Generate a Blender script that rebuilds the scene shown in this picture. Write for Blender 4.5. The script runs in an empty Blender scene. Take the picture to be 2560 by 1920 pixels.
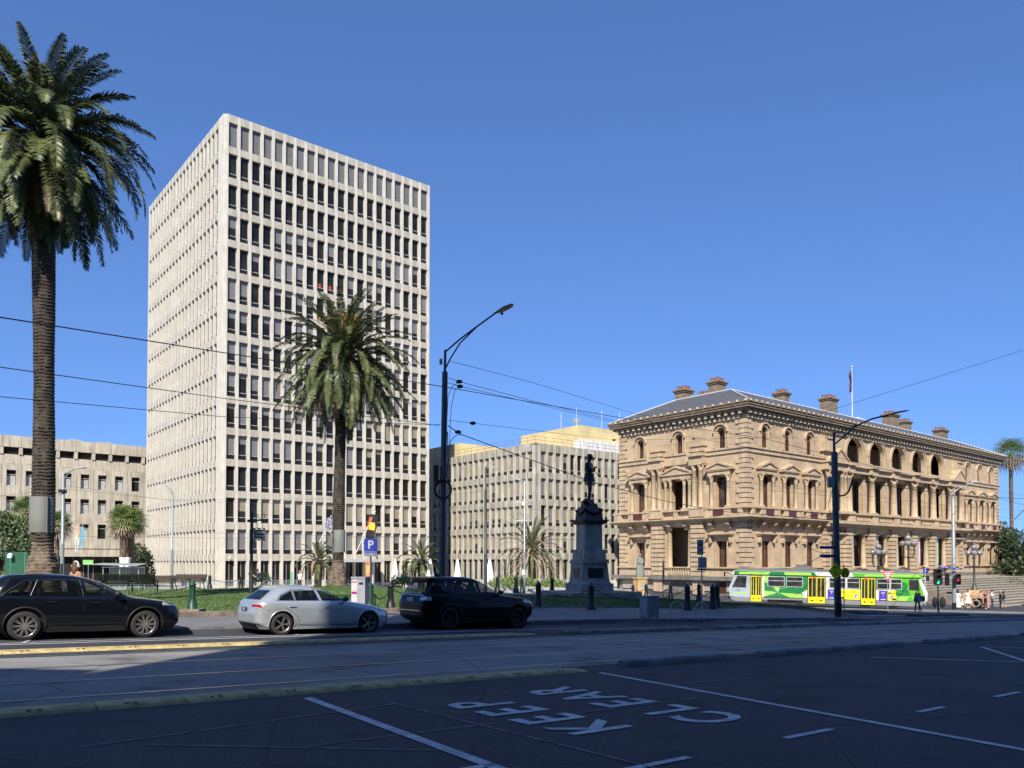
import bpy, bmesh, math, random
from mathutils import Vector, Matrix, noise as mnoise
R = math.radians
random.seed(7)
SC = bpy.context.scene
# ---------------------------------------------------------------- camera
FPX, HZ, CX = 1970.0, 1402.0, 1280.0          # focal length, horizon and centre in photo pixels (2560 wide)
PITCH = R(1.3)
YP = HZ - FPX*math.tan(PITCH)
CAMZ = 1.6
cd = bpy.data.cameras.new('camera'); cam = bpy.data.objects.new('camera', cd)
SC.collection.objects.link(cam); SC.camera = cam
cd.sensor_width = 36.0; cd.lens = FPX/2560*36
cd.shift_y = (YP-960)/2560
cd.clip_start = 0.1; cd.clip_end = 3000
cam.location = (0, 0, CAMZ); cam.rotation_euler = (R(90)+PITCH, 0, 0)
# ---------------------------------------------------------------- light
ANG = math.atan2(.633, .774)
U = Vector((math.cos(ANG), math.sin(ANG), 0)); N = Vector((-math.sin(ANG), math.cos(ANG), 0))
SEL = R(42)
sh = -(U*.72+N*.69).normalized()
SUN = Vector((sh.x*math.cos(SEL), sh.y*math.cos(SEL), math.sin(SEL)))
sl = bpy.data.lights.new('sun', 'SUN'); so = bpy.data.objects.new('sun', sl); SC.collection.objects.link(so)
sl.energy = 5.0; sl.angle = R(.53); sl.color = (1.0, .93, .82)
so.rotation_euler = (-SUN).to_track_quat('-Z', 'Y').to_euler()
so.location = (0, -40, 90)
W = bpy.data.worlds.new('World'); SC.world = W; W.use_nodes = True
nt = W.node_tree; bg = nt.nodes['Background']
sky = nt.nodes.new('ShaderNodeTexSky'); sky.sky_type = 'NISHITA'; sky.sun_disc = False
sky.sun_elevation = SEL; sky.sun_rotation = math.atan2(SUN.x, SUN.y)
sky.air_density = 1.0; sky.dust_density = .05; sky.ozone_density = 3.5; sky.altitude = 50
tcs = nt.nodes.new('ShaderNodeTexCoord'); mps = nt.nodes.new('ShaderNodeMapping'); mps.inputs['Scale'].default_value = (1, 1, .8); mps.inputs['Location'].default_value = (0, 0, .16)
nt.links.new(tcs.outputs['Generated'], mps.inputs[0]); nt.links.new(mps.outputs[0], sky.inputs[0])
hsv = nt.nodes.new('ShaderNodeMix'); hsv.data_type = 'RGBA'; hsv.blend_type = 'MULTIPLY'; hsv.inputs[0].default_value = 1; hsv.inputs[7].default_value = (.79, .99, 1.33, 1)
nt.links.new(sky.outputs[0], hsv.inputs[6]); nt.links.new(hsv.outputs[2], bg.inputs[0]); bg.inputs[1].default_value = .1
SC.view_settings.view_transform = 'Standard'; SC.view_settings.look = 'None'
SC.view_settings.exposure = .55; SC.view_settings.gamma = 1
SC.cycles.use_adaptive_sampling = True
SC.cycles.max_bounces = 6; SC.cycles.diffuse_bounces = 2; SC.cycles.glossy_bounces = 3
SC.cycles.transparent_max_bounces = 12
# ---------------------------------------------------------------- projection helpers
def ray(px, py):
    x = (px-CX)/FPX; y = -(py-YP)/FPX
    Y = math.cos(PITCH)-y*math.sin(PITCH); z = math.sin(PITCH)+y*math.cos(PITCH)
    return x/Y, z/Y
def at(px, py, Y):
    r, k = ray(px, py); return Vector((r*Y, Y, CAMZ+k*Y))
def ST(s, t, z=0): v = U*s+N*t; return Vector((v.x, v.y, z))
def toST(x, y): return x*U.x+y*U.y, x*N.x+y*N.y
def lerp(a, b, k): return a+(b-a)*k
def clamp(v, a, b): return max(a, min(b, v))
def interp(x, xs, ys):
    if x <= xs[0]: return ys[0]
    for i in range(len(xs)-1):
        if x <= xs[i+1]: return lerp(ys[i], ys[i+1], (x-xs[i])/(xs[i+1]-xs[i]))
    return ys[-1]
# ---------------------------------------------------------------- terrain: depth of the ground below the eye
COLS = [-80, -15, 0, 12, 24, 37, 45, 51, 57, 75, 115]
ROWS = [(23.0, [.8, 1.18, 1.67, 2.07, 2.46, 2.89, 3.3, 3.5, 3.7, 4.29, 5.6]),
        (29, [.8, 1.06, 1.56, 1.95, 2.35, 2.6, 2.95, 3.3, 3.77, 4.36, 5.6]),
        (37, [.8, 1.1, 1.5, 1.85, 2.05, 2.28, 2.8, 3.2, 3.87, 4.4, 5.6]),
        (46, [.9, 1.2, 1.5, 1.87, 1.65, 2.4, 2.8, 3.2, 3.75, 4.2, 5.4]),
        (62, [1.4, 1.5, 1.7, 2.1, 2.2, 2.8, 3.1, 3.3, 3.5, 3.6, 5.0]),
        (80, [2.5, 2.9, 3.0, 3.0, 3.05, 3.2, 3.3, 3.35, 3.4, 3.5, 4.5]),
        (130, [2.8, 3.0, 3.0, 3.1, 3.1, 3.3, 3.4, 3.4, 3.5, 3.5, 4.5])]
def kerbT(s): return interp(s, [24, 39.3, 60], [22.95, 20.2, 20.2])
def gH(s, t):
    road = 1.54+.033*clamp(s, -80, 115)+.012*clamp(t, -60, 45)
    kt = kerbT(s) if s < 43 else lerp(20.2, 23, clamp((s-43)/4, 0, 1))
    if t < kt: return road
    tt = max(23.0, t-(kt-23.0)*clamp((34-t)/8, 0, 1))
    vals = [interp(s, COLS, r[1]) for r in ROWS]
    return interp(tt, [r[0] for r in ROWS], vals)
def gz(x, y): s, t = toST(x, y); return CAMZ-gH(s, t)
def onG(px, Y, off=0):                                    # ground point seen in column px at depth Y
    x = (px-CX)/FPX*Y; return Vector((x, Y, gz(x, Y)+off))
# ---------------------------------------------------------------- materials
MATS = {}
def mat(name, col, rough=.6, metal=0, var=.12, scale=3.0, bump=0, bscale=40, spec=.5, col2=None, stain=0, coat=0, emit=0, alpha=1, detail=4):
    if name in MATS: return MATS[name]
    m = bpy.data.materials.new(name); m.use_nodes = True; t = m.node_tree; b = t.nodes['Principled BSDF']
    b.inputs['Roughness'].default_value = rough; b.inputs['Metallic'].default_value = metal
    b.inputs['Specular IOR Level'].default_value = spec
    if coat: b.inputs['Coat Weight'].default_value = coat; b.inputs['Coat Roughness'].default_value = .03
    tc = t.nodes.new('ShaderNodeTexCoord')
    no = t.nodes.new('ShaderNodeTexNoise'); no.inputs['Scale'].default_value = scale; no.inputs['Detail'].default_value = detail
    t.links.new(tc.outputs['Object'], no.inputs['Vector'])
    cr = t.nodes.new('ShaderNodeValToRGB')
    c2 = col2 if col2 else tuple(c*(1+var) for c in col); c1 = tuple(c*(1-var) for c in col) if not col2 else col
    cr.color_ramp.elements[0].color = (*c1, 1); cr.color_ramp.elements[1].color = (*c2, 1)
    cr.color_ramp.elements[0].position = .35; cr.color_ramp.elements[1].position = .65
    t.links.new(no.outputs[0], cr.inputs[0]); out = cr.outputs[0]
    if stain:
        mp = t.nodes.new('ShaderNodeMapping'); mp.inputs['Scale'].default_value = (2.2, 2.2, .18)
        n2 = t.nodes.new('ShaderNodeTexNoise'); n2.inputs['Scale'].default_value = 1.6; n2.inputs['Detail'].default_value = 6
        t.links.new(tc.outputs['Object'], mp.inputs[0]); t.links.new(mp.outputs[0], n2.inputs['Vector'])
        r2 = t.nodes.new('ShaderNodeValToRGB'); r2.color_ramp.elements[0].position = .38; r2.color_ramp.elements[1].position = .62
        k = 1-stain; r2.color_ramp.elements[0].color = (k, k, k*.96, 1); r2.color_ramp.elements[1].color = (1, 1, 1, 1)
        mx = t.nodes.new('ShaderNodeMix'); mx.data_type = 'RGBA'; mx.blend_type = 'MULTIPLY'; mx.inputs[0].default_value = 1
        t.links.new(n2.outputs[0], r2.inputs[0]); t.links.new(out, mx.inputs[6]); t.links.new(r2.outputs[0], mx.inputs[7]); out = mx.outputs[2]
    t.links.new(out, b.inputs['Base Color'])
    if emit:
        t.links.new(out, b.inputs['Emission Color']); b.inputs['Emission Strength'].default_value = emit
    if alpha < 1: b.inputs['Alpha'].default_value = alpha
    if bump:
        n3 = t.nodes.new('ShaderNodeTexNoise'); n3.inputs['Scale'].default_value = bscale; n3.inputs['Detail'].default_value = 5
        t.links.new(tc.outputs['Object'], n3.inputs['Vector'])
        bu = t.nodes.new('ShaderNodeBump'); bu.inputs['Strength'].default_value = bump; bu.inputs['Distance'].default_value = .02
        t.links.new(n3.outputs[0], bu.inputs['Height']); t.links.new(bu.outputs[0], b.inputs['Normal'])
    MATS[name] = m; return m
def brickmat(name, c1, c2, mortar, w, h, ms=.01, rough=.8, axis='xz', bump=.3, mot=.25):
    m = mat(name, c1, rough, bump=0); t = m.node_tree; b = t.nodes['Principled BSDF']
    tc = t.nodes['Texture Coordinate']; sp = t.nodes.new('ShaderNodeSeparateXYZ'); cb = t.nodes.new('ShaderNodeCombineXYZ')
    t.links.new(tc.outputs['Object'], sp.inputs[0])
    if axis == 'xz':
        ad = t.nodes.new('ShaderNodeMath'); ad.operation = 'ADD'; t.links.new(sp.outputs[0], ad.inputs[0]); t.links.new(sp.outputs[1], ad.inputs[1])
        t.links.new(ad.outputs[0], cb.inputs[0]); t.links.new(sp.outputs[2], cb.inputs[1])
    else: t.links.new(sp.outputs[0], cb.inputs[0]); t.links.new(sp.outputs[1], cb.inputs[1])
    br = t.nodes.new('ShaderNodeTexBrick'); br.inputs['Color1'].default_value = (*c1, 1); br.inputs['Color2'].default_value = (*c2, 1)
    br.inputs['Mortar'].default_value = (*mortar, 1); br.inputs['Scale'].default_value = 1; br.inputs['Mortar Size'].default_value = ms
    br.inputs['Brick Width'].default_value = w; br.inputs['Row Height'].default_value = h; br.inputs['Mortar Smooth'].default_value = .3
    t.links.new(cb.outputs[0], br.inputs[0])
    no = t.nodes.new('ShaderNodeTexNoise'); no.inputs['Scale'].default_value = .35; no.inputs['Detail'].default_value = 6
    t.links.new(tc.outputs['Object'], no.inputs['Vector'])
    r2 = t.nodes.new('ShaderNodeValToRGB'); r2.color_ramp.elements[0].position = .3; r2.color_ramp.elements[1].position = .7
    k = 1-mot; r2.color_ramp.elements[0].color = (k, k, k, 1); r2.color_ramp.elements[1].color = (1.08, 1.06, 1.0, 1)
    t.links.new(no.outputs[0], r2.inputs[0])
    mx = t.nodes.new('ShaderNodeMix'); mx.data_type = 'RGBA'; mx.blend_type = 'MULTIPLY'; mx.inputs[0].default_value = 1
    t.links.new(br.outputs[0], mx.inputs[6]); t.links.new(r2.outputs[0], mx.inputs[7]); t.links.new(mx.outputs[2], b.inputs['Base Color'])
    if bump:
        bu = t.nodes.new('ShaderNodeBump'); bu.inputs['Strength'].default_value = bump; bu.inputs['Distance'].default_value = .01; bu.invert = True
        t.links.new(br.outputs[1], bu.inputs['Height']); t.links.new(bu.outputs[0], b.inputs['Normal'])
    return m
# ---------------------------------------------------------------- mesh builder
class MB:
    def __init__(s): s.v = []; s.f = []; s.m = []; s.sm = []; s.M = None
    def add(s, vs, fs, mi=0, smooth=False):
        b = len(s.v)
        s.v += [(s.M @ Vector(p)) if s.M else Vector(p) for p in vs]
        for f in fs: s.f.append([b+i for i in f]); s.m.append(mi); s.sm.append(smooth)
        return s
    def box(s, a, b, mi=0):
        x0, y0, z0 = a; x1, y1, z1 = b
        return s.add([(x0,y0,z0),(x1,y0,z0),(x1,y1,z0),(x0,y1,z0),(x0,y0,z1),(x1,y0,z1),(x1,y1,z1),(x0,y1,z1)],
                     [(3,2,1,0),(4,5,6,7),(0,1,5,4),(1,2,6,5),(2,3,7,6),(3,0,4,7)], mi)
    def cbox(s, c, d, mi=0): return s.box([c[i]-d[i]/2 for i in range(3)], [c[i]+d[i]/2 for i in range(3)], mi)
    def taper(s, c0, w0, d0, z0, w1, d1, z1, mi=0, c1=None):
        c1 = c1 or c0; p = []
        for c, w, d, z in ((c0, w0, d0, z0), (c1, w1, d1, z1)):
            p += [(c[0]-w/2, c[1]-d/2, z), (c[0]+w/2, c[1]-d/2, z), (c[0]+w/2, c[1]+d/2, z), (c[0]-w/2, c[1]+d/2, z)]
        return s.add(p, [(3,2,1,0),(4,5,6,7),(0,1,5,4),(1,2,6,5),(2,3,7,6),(3,0,4,7)], mi)
    def tube(s, path, r, n=8, mi=0, cap=True, smooth=True):
        path = [Vector(p) for p in path]; rs = r if isinstance(r, (list, tuple)) else [r]*len(path)
        vs = []; fs = []; prev = None
        for i, p in enumerate(path):
            d = (path[min(i+1, len(path)-1)]-path[max(i-1, 0)]).normalized()
            if prev is None:
                a = Vector((0, 0, 1)) if abs(d.z) < .9 else Vector((1, 0, 0)); x = d.cross(a).normalized()
            else: x = (prev-d*prev.dot(d)).normalized()
            prev = x; y = d.cross(x)
            for k in range(n):
                an = 2*math.pi*k/n; vs.append(p+(x*math.cos(an)+y*math.sin(an))*rs[i])
        for i in range(len(path)-1):
            for k in range(n): fs.append((i*n+k, i*n+(k+1) % n, (i+1)*n+(k+1) % n, (i+1)*n+k))
        s.add(vs, fs, mi, smooth)
        if cap: s.add(vs[:n], [tuple(range(n))[::-1]], mi); s.add(vs[-n:], [tuple(range(n))], mi)
        return s
    def lathe(s, prof, n=12, c=(0, 0, 0), mi=0, smooth=True, rot=0):
        vs = []; fs = []
        for r, z in prof:
            for k in range(n):
                an = 2*math.pi*k/n+rot; vs.append((c[0]+r*math.cos(an), c[1]+r*math.sin(an), c[2]+z))
        m = len(prof)
        for i in range(m-1):
            for k in range(n): fs.append((i*n+k, i*n+(k+1) % n, (i+1)*n+(k+1) % n, (i+1)*n+k))
        s.add(vs, fs, mi, smooth); s.add(vs[:n], [tuple(range(n))[::-1]], mi); s.add(vs[-n:], [tuple(range(n))], mi)
        return s
    def prism(s, poly, o, ax, ay, az, d, mi=0, cap=True):      # 2-D polygon swept along az by d
        o, ax, ay, az = Vector(o), Vector(ax), Vector(ay), Vector(az); n = len(poly)
        a = [o+ax*x+ay*y for x, y in poly]; b = [p+az*d for p in a]
        fs = [(i, (i+1) % n, n+(i+1) % n, n+i) for i in range(n)]
        if cap: fs += [tuple(range(n))[::-1], tuple(range(n, 2*n))]
        return s.add(a+b, fs, mi)
    def sphere(s, c, r, n=10, m=6, mi=0, sc=(1, 1, 1), smooth=True):
        vs = []; fs = []
        for i in range(m+1):
            th = math.pi*i/m
            for k in range(n):
                ph = 2*math.pi*k/n
                vs.append((c[0]+r*sc[0]*math.sin(th)*math.cos(ph), c[1]+r*sc[1]*math.sin(th)*math.sin(ph), c[2]+r*sc[2]*math.cos(th)))
        for i in range(m):
            for k in range(n): fs.append((i*n+k, (i+1)*n+k, (i+1)*n+(k+1) % n, i*n+(k+1) % n))
        return s.add(vs, fs, mi, smooth)
    def text(s, body, size, o, ax, ay, mi=0, bold=.0, align='CENTER', off=0, fn=None, sx=1, ex=0):
        cu = bpy.data.curves.new('tmp', 'FONT'); cu.body = body; cu.size = size; cu.align_x = align; cu.align_y = 'CENTER'; cu.offset = bold*size
        cu.resolution_u = 3
        ob = bpy.data.objects.new('tmp', cu); SC.collection.objects.link(ob)
        me = bpy.data.meshes.new_from_object(ob.evaluated_get(bpy.context.evaluated_depsgraph_get()))
        o, ax, ay = Vector(o), Vector(ax), Vector(ay)
        if fn: vs = [fn(v.co.x*sx, v.co.y) for v in me.vertices]
        else: vs = [o+ax*v.co.x*sx+ay*v.co.y for v in me.vertices]
        s.add(vs, [tuple(p.vertices) for p in me.polygons], mi)
        bpy.data.objects.remove(ob); bpy.data.curves.remove(cu); bpy.data.meshes.remove(me); return s
    def build(s, name, mats, parent=None, loc=None, rotz=None):
        me = bpy.data.meshes.new(name); me.from_pydata([tuple(v) for v in s.v], [], s.f); 
        for m in (mats if isinstance(mats, (list, tuple)) else [mats]): me.materials.append(m)
        me.polygons.foreach_set('material_index', s.m); me.polygons.foreach_set('use_smooth', s.sm); me.update()
        ob = bpy.data.objects.new(name, me); SC.collection.objects.link(ob)
        if parent: ob.parent = parent
        if loc is not None: ob.location = loc
        if rotz is not None: ob.rotation_euler = (0, 0, rotz)
        return ob
def tag(o, label, cat, group=None):
    o['label'] = label; o['category'] = cat
    if group: o['group'] = group
    return o
def thing(name, label, cat, loc=(0, 0, 0), rotz=0, group=None):
    o = bpy.data.objects.new(name, None); SC.collection.objects.link(o); o.empty_display_size = .2
    o.location = loc; o.rotation_euler = (0, 0, rotz); return tag(o, label, cat, group)
def struct(o): o['kind'] = 'structure'; return o
def dup(root, loc, rotz=0, label=None, scale=None):
    r = root.copy(); SC.collection.objects.link(r); r.location = loc; r.rotation_euler = (0, 0, rotz)
    if label: r['label'] = label
    if scale: r.scale = scale
    for ch in list(root.children):
        c = ch.copy(); SC.collection.objects.link(c); c.parent = r
        for g in list(ch.children):
            d = g.copy(); SC.collection.objects.link(d); d.parent = c
    return r
X_, Y_, Z_ = Vector((1, 0, 0)), Vector((0, 1, 0)), Vector((0, 0, 1))
def drape(name, m, f0, f1, ns, ntt, off):                     # sheet lofted between two (s,t) polylines
    b = MB(); vs = []
    def pl(f, k):
        i = min(int(k*(len(f)-1)), len(f)-2); q = k*(len(f)-1)-i
        return lerp(f[i][0], f[i+1][0], q), lerp(f[i][1], f[i+1][1], q)
    for i in range(ns+1):
        a = pl(f0, i/ns); c = pl(f1, i/ns)
        for j in range(ntt+1):
            s, t = lerp(a[0], c[0], j/ntt), lerp(a[1], c[1], j/ntt); vs.append(ST(s, t, CAMZ-gH(s, t)+off))
    w = ntt+1
    b.add(vs, [(i*w+j, (i+1)*w+j, (i+1)*w+j+1, i*w+j+1) for i in range(ns) for j in range(ntt)], 0, True)
    return b.build(name, m)
# ================================================================ SETTING
asphalt = mat('asphalt', (.031, .034, .041), .85, col2=(.045, .048, .055), scale=.35, bump=.6, bscale=150, detail=12)
def _asphalt(m):                                              # aggregate speckle, tar patches and fine cracks
    t = m.node_tree; b = t.nodes['Principled BSDF']; tc = t.nodes['Texture Coordinate']; src = b.inputs['Base Color'].links[0].from_socket
    n1 = t.nodes.new('ShaderNodeTexNoise'); n1.inputs['Scale'].default_value = 55; n1.inputs['Detail'].default_value = 3
    r1 = t.nodes.new('ShaderNodeValToRGB'); r1.color_ramp.elements[0].position = .35; r1.color_ramp.elements[1].position = .72; r1.color_ramp.elements[0].color = (.72, .72, .72, 1); r1.color_ramp.elements[1].color = (1.7, 1.7, 1.7, 1)
    v = t.nodes.new('ShaderNodeTexVoronoi'); v.feature = 'DISTANCE_TO_EDGE'; v.inputs['Scale'].default_value = .28
    nd = t.nodes.new('ShaderNodeTexNoise'); nd.inputs['Scale'].default_value = 1.2; nd.inputs['Detail'].default_value = 6
    mv = t.nodes.new('ShaderNodeMix'); mv.data_type = 'VECTOR'; mv.inputs[0].default_value = .12
    t.links.new(tc.outputs['Object'], nd.inputs['Vector']); t.links.new(tc.outputs['Object'], mv.inputs[4]); t.links.new(nd.outputs['Color'], mv.inputs[5]); t.links.new(mv.outputs[1], v.inputs['Vector'])
    r2 = t.nodes.new('ShaderNodeValToRGB'); r2.color_ramp.elements[0].position = .0; r2.color_ramp.elements[1].position = .006; r2.color_ramp.elements[0].color = (.45, .45, .45, 1); r2.color_ramp.elements[1].color = (1, 1, 1, 1)
    n3 = t.nodes.new('ShaderNodeTexNoise'); n3.inputs['Scale'].default_value = .9; n3.inputs['Detail'].default_value = 2
    r3 = t.nodes.new('ShaderNodeValToRGB'); r3.color_ramp.elements[0].position = .3; r3.color_ramp.elements[1].position = .42; r3.color_ramp.elements[0].color = (.6, .6, .62, 1); r3.color_ramp.elements[1].color = (1, 1, 1, 1)
    t.links.new(tc.outputs['Object'], n1.inputs['Vector']); t.links.new(tc.outputs['Object'], n3.inputs['Vector'])
    t.links.new(n1.outputs[0], r1.inputs[0]); t.links.new(v.outputs['Distance'], r2.inputs[0]); t.links.new(n3.outputs[0], r3.inputs[0])
    for r in (r1, r2, r3):
        mx = t.nodes.new('ShaderNodeMix'); mx.data_type = 'RGBA'; mx.blend_type = 'MULTIPLY'; mx.inputs[0].default_value = 1
        t.links.new(src, mx.inputs[6]); t.links.new(r.outputs[0], mx.inputs[7]); src = mx.outputs[2]
    t.links.new(src, b.inputs['Base Color'])
_asphalt(asphalt)
slabm = mat('tram_slab_concrete', (.15, .147, .138), .8, col2=(.23, .222, .2), scale=.45, bump=.35, bscale=90, stain=.0, detail=8)
pathm = brickmat('bluestone_paving', (.165, .165, .17), (.2, .2, .205), (.09, .09, .09), .9, .6, .012, .75, 'xy', .2)
plazam = brickmat('pale_paving', (.36, .345, .31), (.42, .40, .37), (.22, .21, .2), 1.2, .8, .012, .8, 'xy', .2)
kerbm = mat('bluestone_kerb', (.13, .13, .135), .8, var=.3, scale=2.5, bump=.4, bscale=30)
paintw = mat('road_paint_white', (.62, .62, .62), .7, col2=(.36, .37, .38), scale=5, detail=9)
paintf = mat('road_paint_faded', (.3, .3, .3), .8, col2=(.07, .075, .08), scale=7, detail=8)
steel = mat('rail_steel', (.32, .32, .33), .35, .8, var=.25, scale=4)
_asphalt(slabm)
grassm = mat('lawn_soil', (.035, .07, .012), .9, col2=(.07, .12, .025), scale=1.5, bump=.8, bscale=60, detail=8)
def lines():
    sv = [-400, -250, -160, -120]+[-80+i*2.5 for i in range(0, 26)]+[-14+i*1.0 for i in range(0, 76)]+[64, 68, 72, 76, 80, 88, 96, 104, 115, 140, 180, 260, 500, 1200]
    tv = [-300, -120, -60, -30]+[-10+i*1.5 for i in range(19)]+[19, 20, 20.15, 20.25, 21, 22, 22.9, 22.98, 23.5]+[24.5+i*1.5 for i in range(26)]+[66, 72, 78, 84, 92, 100, 115, 130, 160, 220, 400, 1200]
    return sorted(set(sv)), sorted(set(tv))
sv, tv = lines(); b = MB()
vs = [ST(s, t, CAMZ-gH(s, t)) for s in sv for t in tv]; w = len(tv)
b.add(vs, [(i*w+j, (i+1)*w+j, (i+1)*w+j+1, i*w+j+1) for i in range(len(sv)-1) for j in range(w-1)], 0, True)
struct(b.build('ground', asphalt))
struct(drape('tram_lane', slabm, [(-60, 10.85), (150, 10.85)], [(-60, 17.3), (150, 17.3)], 210, 4, .006))
# pale lane under the tram crossing in front of the old stone building
def lane_pt(a, o):
    p = Vector((26.7, 68.0, 0)); d = Vector((15.1, -4.7, 0)).normalized(); q = Vector((-d.y, d.x, 0)); v = p+d*a+q*o
    return toST(v.x, v.y)
struct(drape('tram_lane', slabm, [lane_pt(-14, -4.6), lane_pt(26, -4.6)], [lane_pt(-14, 3.2), lane_pt(26, 3.2)], 60, 10, .02))
fp0 = [(s, kerbT(s)+.28) for s in [-60+i*2.5 for i in range(34)]]+[(27, kerbT(27)+.28), (32, kerbT(32)+.28), (36, kerbT(36)+.28), (39.2, 20.6), (41.4, 21.6)]
fp1 = [(s, 30.5) for s in [-60+i*2.5 for i in range(34)]]+[(28, 30.5), (33, 29.6), (38, 28), (41.6, 26), (42.4, 23.6)]
struct(drape('footpath', pathm, fp0, fp1, 150, 12, .012))
struct(drape('pavement', plazam, [(-70, 37), (-10, 37), (20, 37), (33, 36), (45, 33.5), (52, 38), (56, 46)], [(-70, 128), (-10, 128), (20, 128), (40, 110), (66, 100), (72, 84), (74, 66)], 120, 50, .02))
lawn0 = [(-30, 27.3), (-12, 27.1), (0, 27), (7, 27), (17.7, 28.4), (27, 29.8), (31, 28.4), (34, 26.8), (37.5, 26.1), (41.5, 27.6)]
lawn1 = [(-30, 62), (-12, 62), (0, 62), (14, 63), (24, 56), (28.5, 50), (31.5, 38.2), (37.5, 36.9), (43, 37.2), (50.5, 41)]
lawn = struct(drape('lawn', grassm, lawn0, lawn1, 140, 50, .04))
# kerb along the footpath
b = MB()
for i in range(-24, 43):
    s0, s1 = i*1.0*1.0+0, i*1.0+1.0
    for k in range(1):
        if s1 > 41.6: break
        c = []
        for s in (s0+.012, s1-.012):
            t = kerbT(s)
            if s > 39.5: t += (s-39.5)**2*.5
            zb = CAMZ-gH(s, t-.12)-.1; zt = CAMZ-gH(s, t+.45)+.03 if s < 41 else zb+.2
            c += [ST(s, t-.02, zb), ST(s, t+.3, zb), ST(s, t+.3, zt), ST(s, t+.02, zt-.015)]
        b.add(c, [(0, 4, 7, 3), (3, 7, 6, 2), (0, 3, 2, 1), (4, 5, 6, 7), (1, 2, 6, 5)])
struct(b.build('kerb', kerbm))
# stone edging of the lawn
edgem = mat('rough_stone_edging', (.2, .16, .12), .9, var=.35, scale=2.5, bump=.9, bscale=14)
b = MB(); L = []
for i in range(len(lawn0)-1):
    n_ = max(1, int(abs(lawn0[i+1][0]-lawn0[i][0])/.9))
    for k in range(n_): L.append((lerp(lawn0[i][0], lawn0[i+1][0], k/n_), lerp(lawn0[i][1], lawn0[i+1][1], k/n_)))
L.append(lawn0[-1])
for i in range(len(L)-1):
    (s0, t0), (s1, t1) = L[i], L[i+1]; s1 -= .02; h = .17 if s0 < 22 else .07; h += random.uniform(-.015, .015)
    c = []
    for s, t in ((s0, t0), (s1, t1)):
        z = CAMZ-gH(s, t); c += [ST(s, t-.2, z-.1), ST(s, t+.12, z-.1), ST(s, t+.12, z+h), ST(s, t-.18, z+h)]
    b.add(c, [(0, 4, 7, 3), (3, 7, 6, 2), (0, 3, 2, 1), (4, 5, 6, 7), (1, 2, 6, 5)])
struct(b.build('kerb', edgem))
# rails
for t in (11.33, 13.1, 15.2, 17.42):
    struct(drape('rail', steel, [(-60, t-.035), (150, t-.035)], [(-60, t+.035), (150, t+.035)], 120, 1, .014))
b = MB()
for o in (-.72, .72):
    pts = [lane_pt(-16+i*1.5, o) for i in range(30)]
    vs = []
    for s, t in pts: z = CAMZ-gH(s, t)+.028; vs += [ST(s, t-.03, z), ST(s, t+.03, z)]
    b.add(vs, [(2*i, 2*i+2, 2*i+3, 2*i+1) for i in range(len(pts)-1)])
struct(b.build('rail', steel))
# painted markings
def gp(s, t, o=.008): return ST(s, t, CAMZ-gH(s, t)+o)
def pline(b, a, c, wd, o=.008):
    a, c = Vector(a), Vector(c); d = (c-a).normalized(); q = Vector((-d.y, d.x))*wd/2; n_ = max(1, int((c-a).length/1.0)); vs = []
    for i in range(n_+1):
        p = a.lerp(c, i/n_); vs += [gp(*(p+q), o), gp(*(p-q), o)]
    b.add(vs, [(2*i, 2*i+1, 2*i+3, 2*i+2) for i in range(n_)])
b = MB()
pline(b, (4.5, 9.75), (4.05, 4.6), .13); pline(b, (4.17, 5.33), (2.6, 5.35), .1); pline(b, (3.95, 4.7), (3.0, 3.9), .1)
pline(b, (10.1, 9.88), (8.3, -.2), .13)
for s0, s1 in ((4.9, 5.8), (7.37, 8.3), (10.42, 11.2), (12.98, 13.95), (15.6, 16.5), (18.2, 19.1)): pline(b, (s0, 4.55), (s1, 4.55), .09)
pline(b, (18.1, 8.95), (20.3, 6.35), .1); pline(b, (24.6, 8.95), (20.5, 6.55), .12); pline(b, (24.72, 8.9), (26.5, 7.0), .07)
struct(b.build('road_marking', paintw))
b = MB(); linem = mat('road_line_white', (.75, .75, .74), .7, col2=(.58, .58, .57), scale=4, detail=9)
pline(b, (-40, 20.72), (20, 20.68), .11); pline(b, (-40, 21.25), (3.0, 21.1), .08); pline(b, (3, 21.2), (16, 21.2), .08); struct(b.build('road_marking', linem)); b = MB()
pline(b, (9.5, 21.2), (9.9, 22.7), .07); pline(b, (2.8, 21.2), (3.3, 22.7), .07)
for s0 in range(42, 60, 3): pline(b, (s0, 21.4), (s0+1.2, 21.0), .35)
pline(b, (41, 19.5), (54, 18.6), .1); pline(b, (43, 24.0), (60, 22.0), .3)
struct(b.build('road_marking', paintw))
b = MB()
for tt in ((5.2, 8.9, 5.2, 3.9), (3.2, 6.9, 9.0, 6.9), (1.5, 8.0, 5.2, 8.7), (2.0, 7.8, 4.3, 5.9), (9.7, 8.2, 12, 7.9)): pline(b, tt[:2], tt[2:], .03)
struct(b.build('road_marking', paintf))
def keep(word, s0, s1, t0, t1):
    b = MB()
    n = len(word); st = (t1-t0)/n
    for k, ch in enumerate(word):
        tc_ = t0+(k+.5)*st; b.text(ch, 1.0, (0, 0, 0), X_, Y_, fn=lambda x, y, tc_=tc_: gp(lerp(s1, s0, (y+.36)/.72), tc_+x*st*1.35, .009), bold=.02)
    return b
ktext = keep('KEEP', 5.70, 6.60, 5.80, 8.42); struct(ktext.build('road_marking', paintw))
ktext = keep('CLEAR', 7.36, 8.30, 5.45, 8.85); struct(ktext.build('road_marking', paintw))
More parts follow.
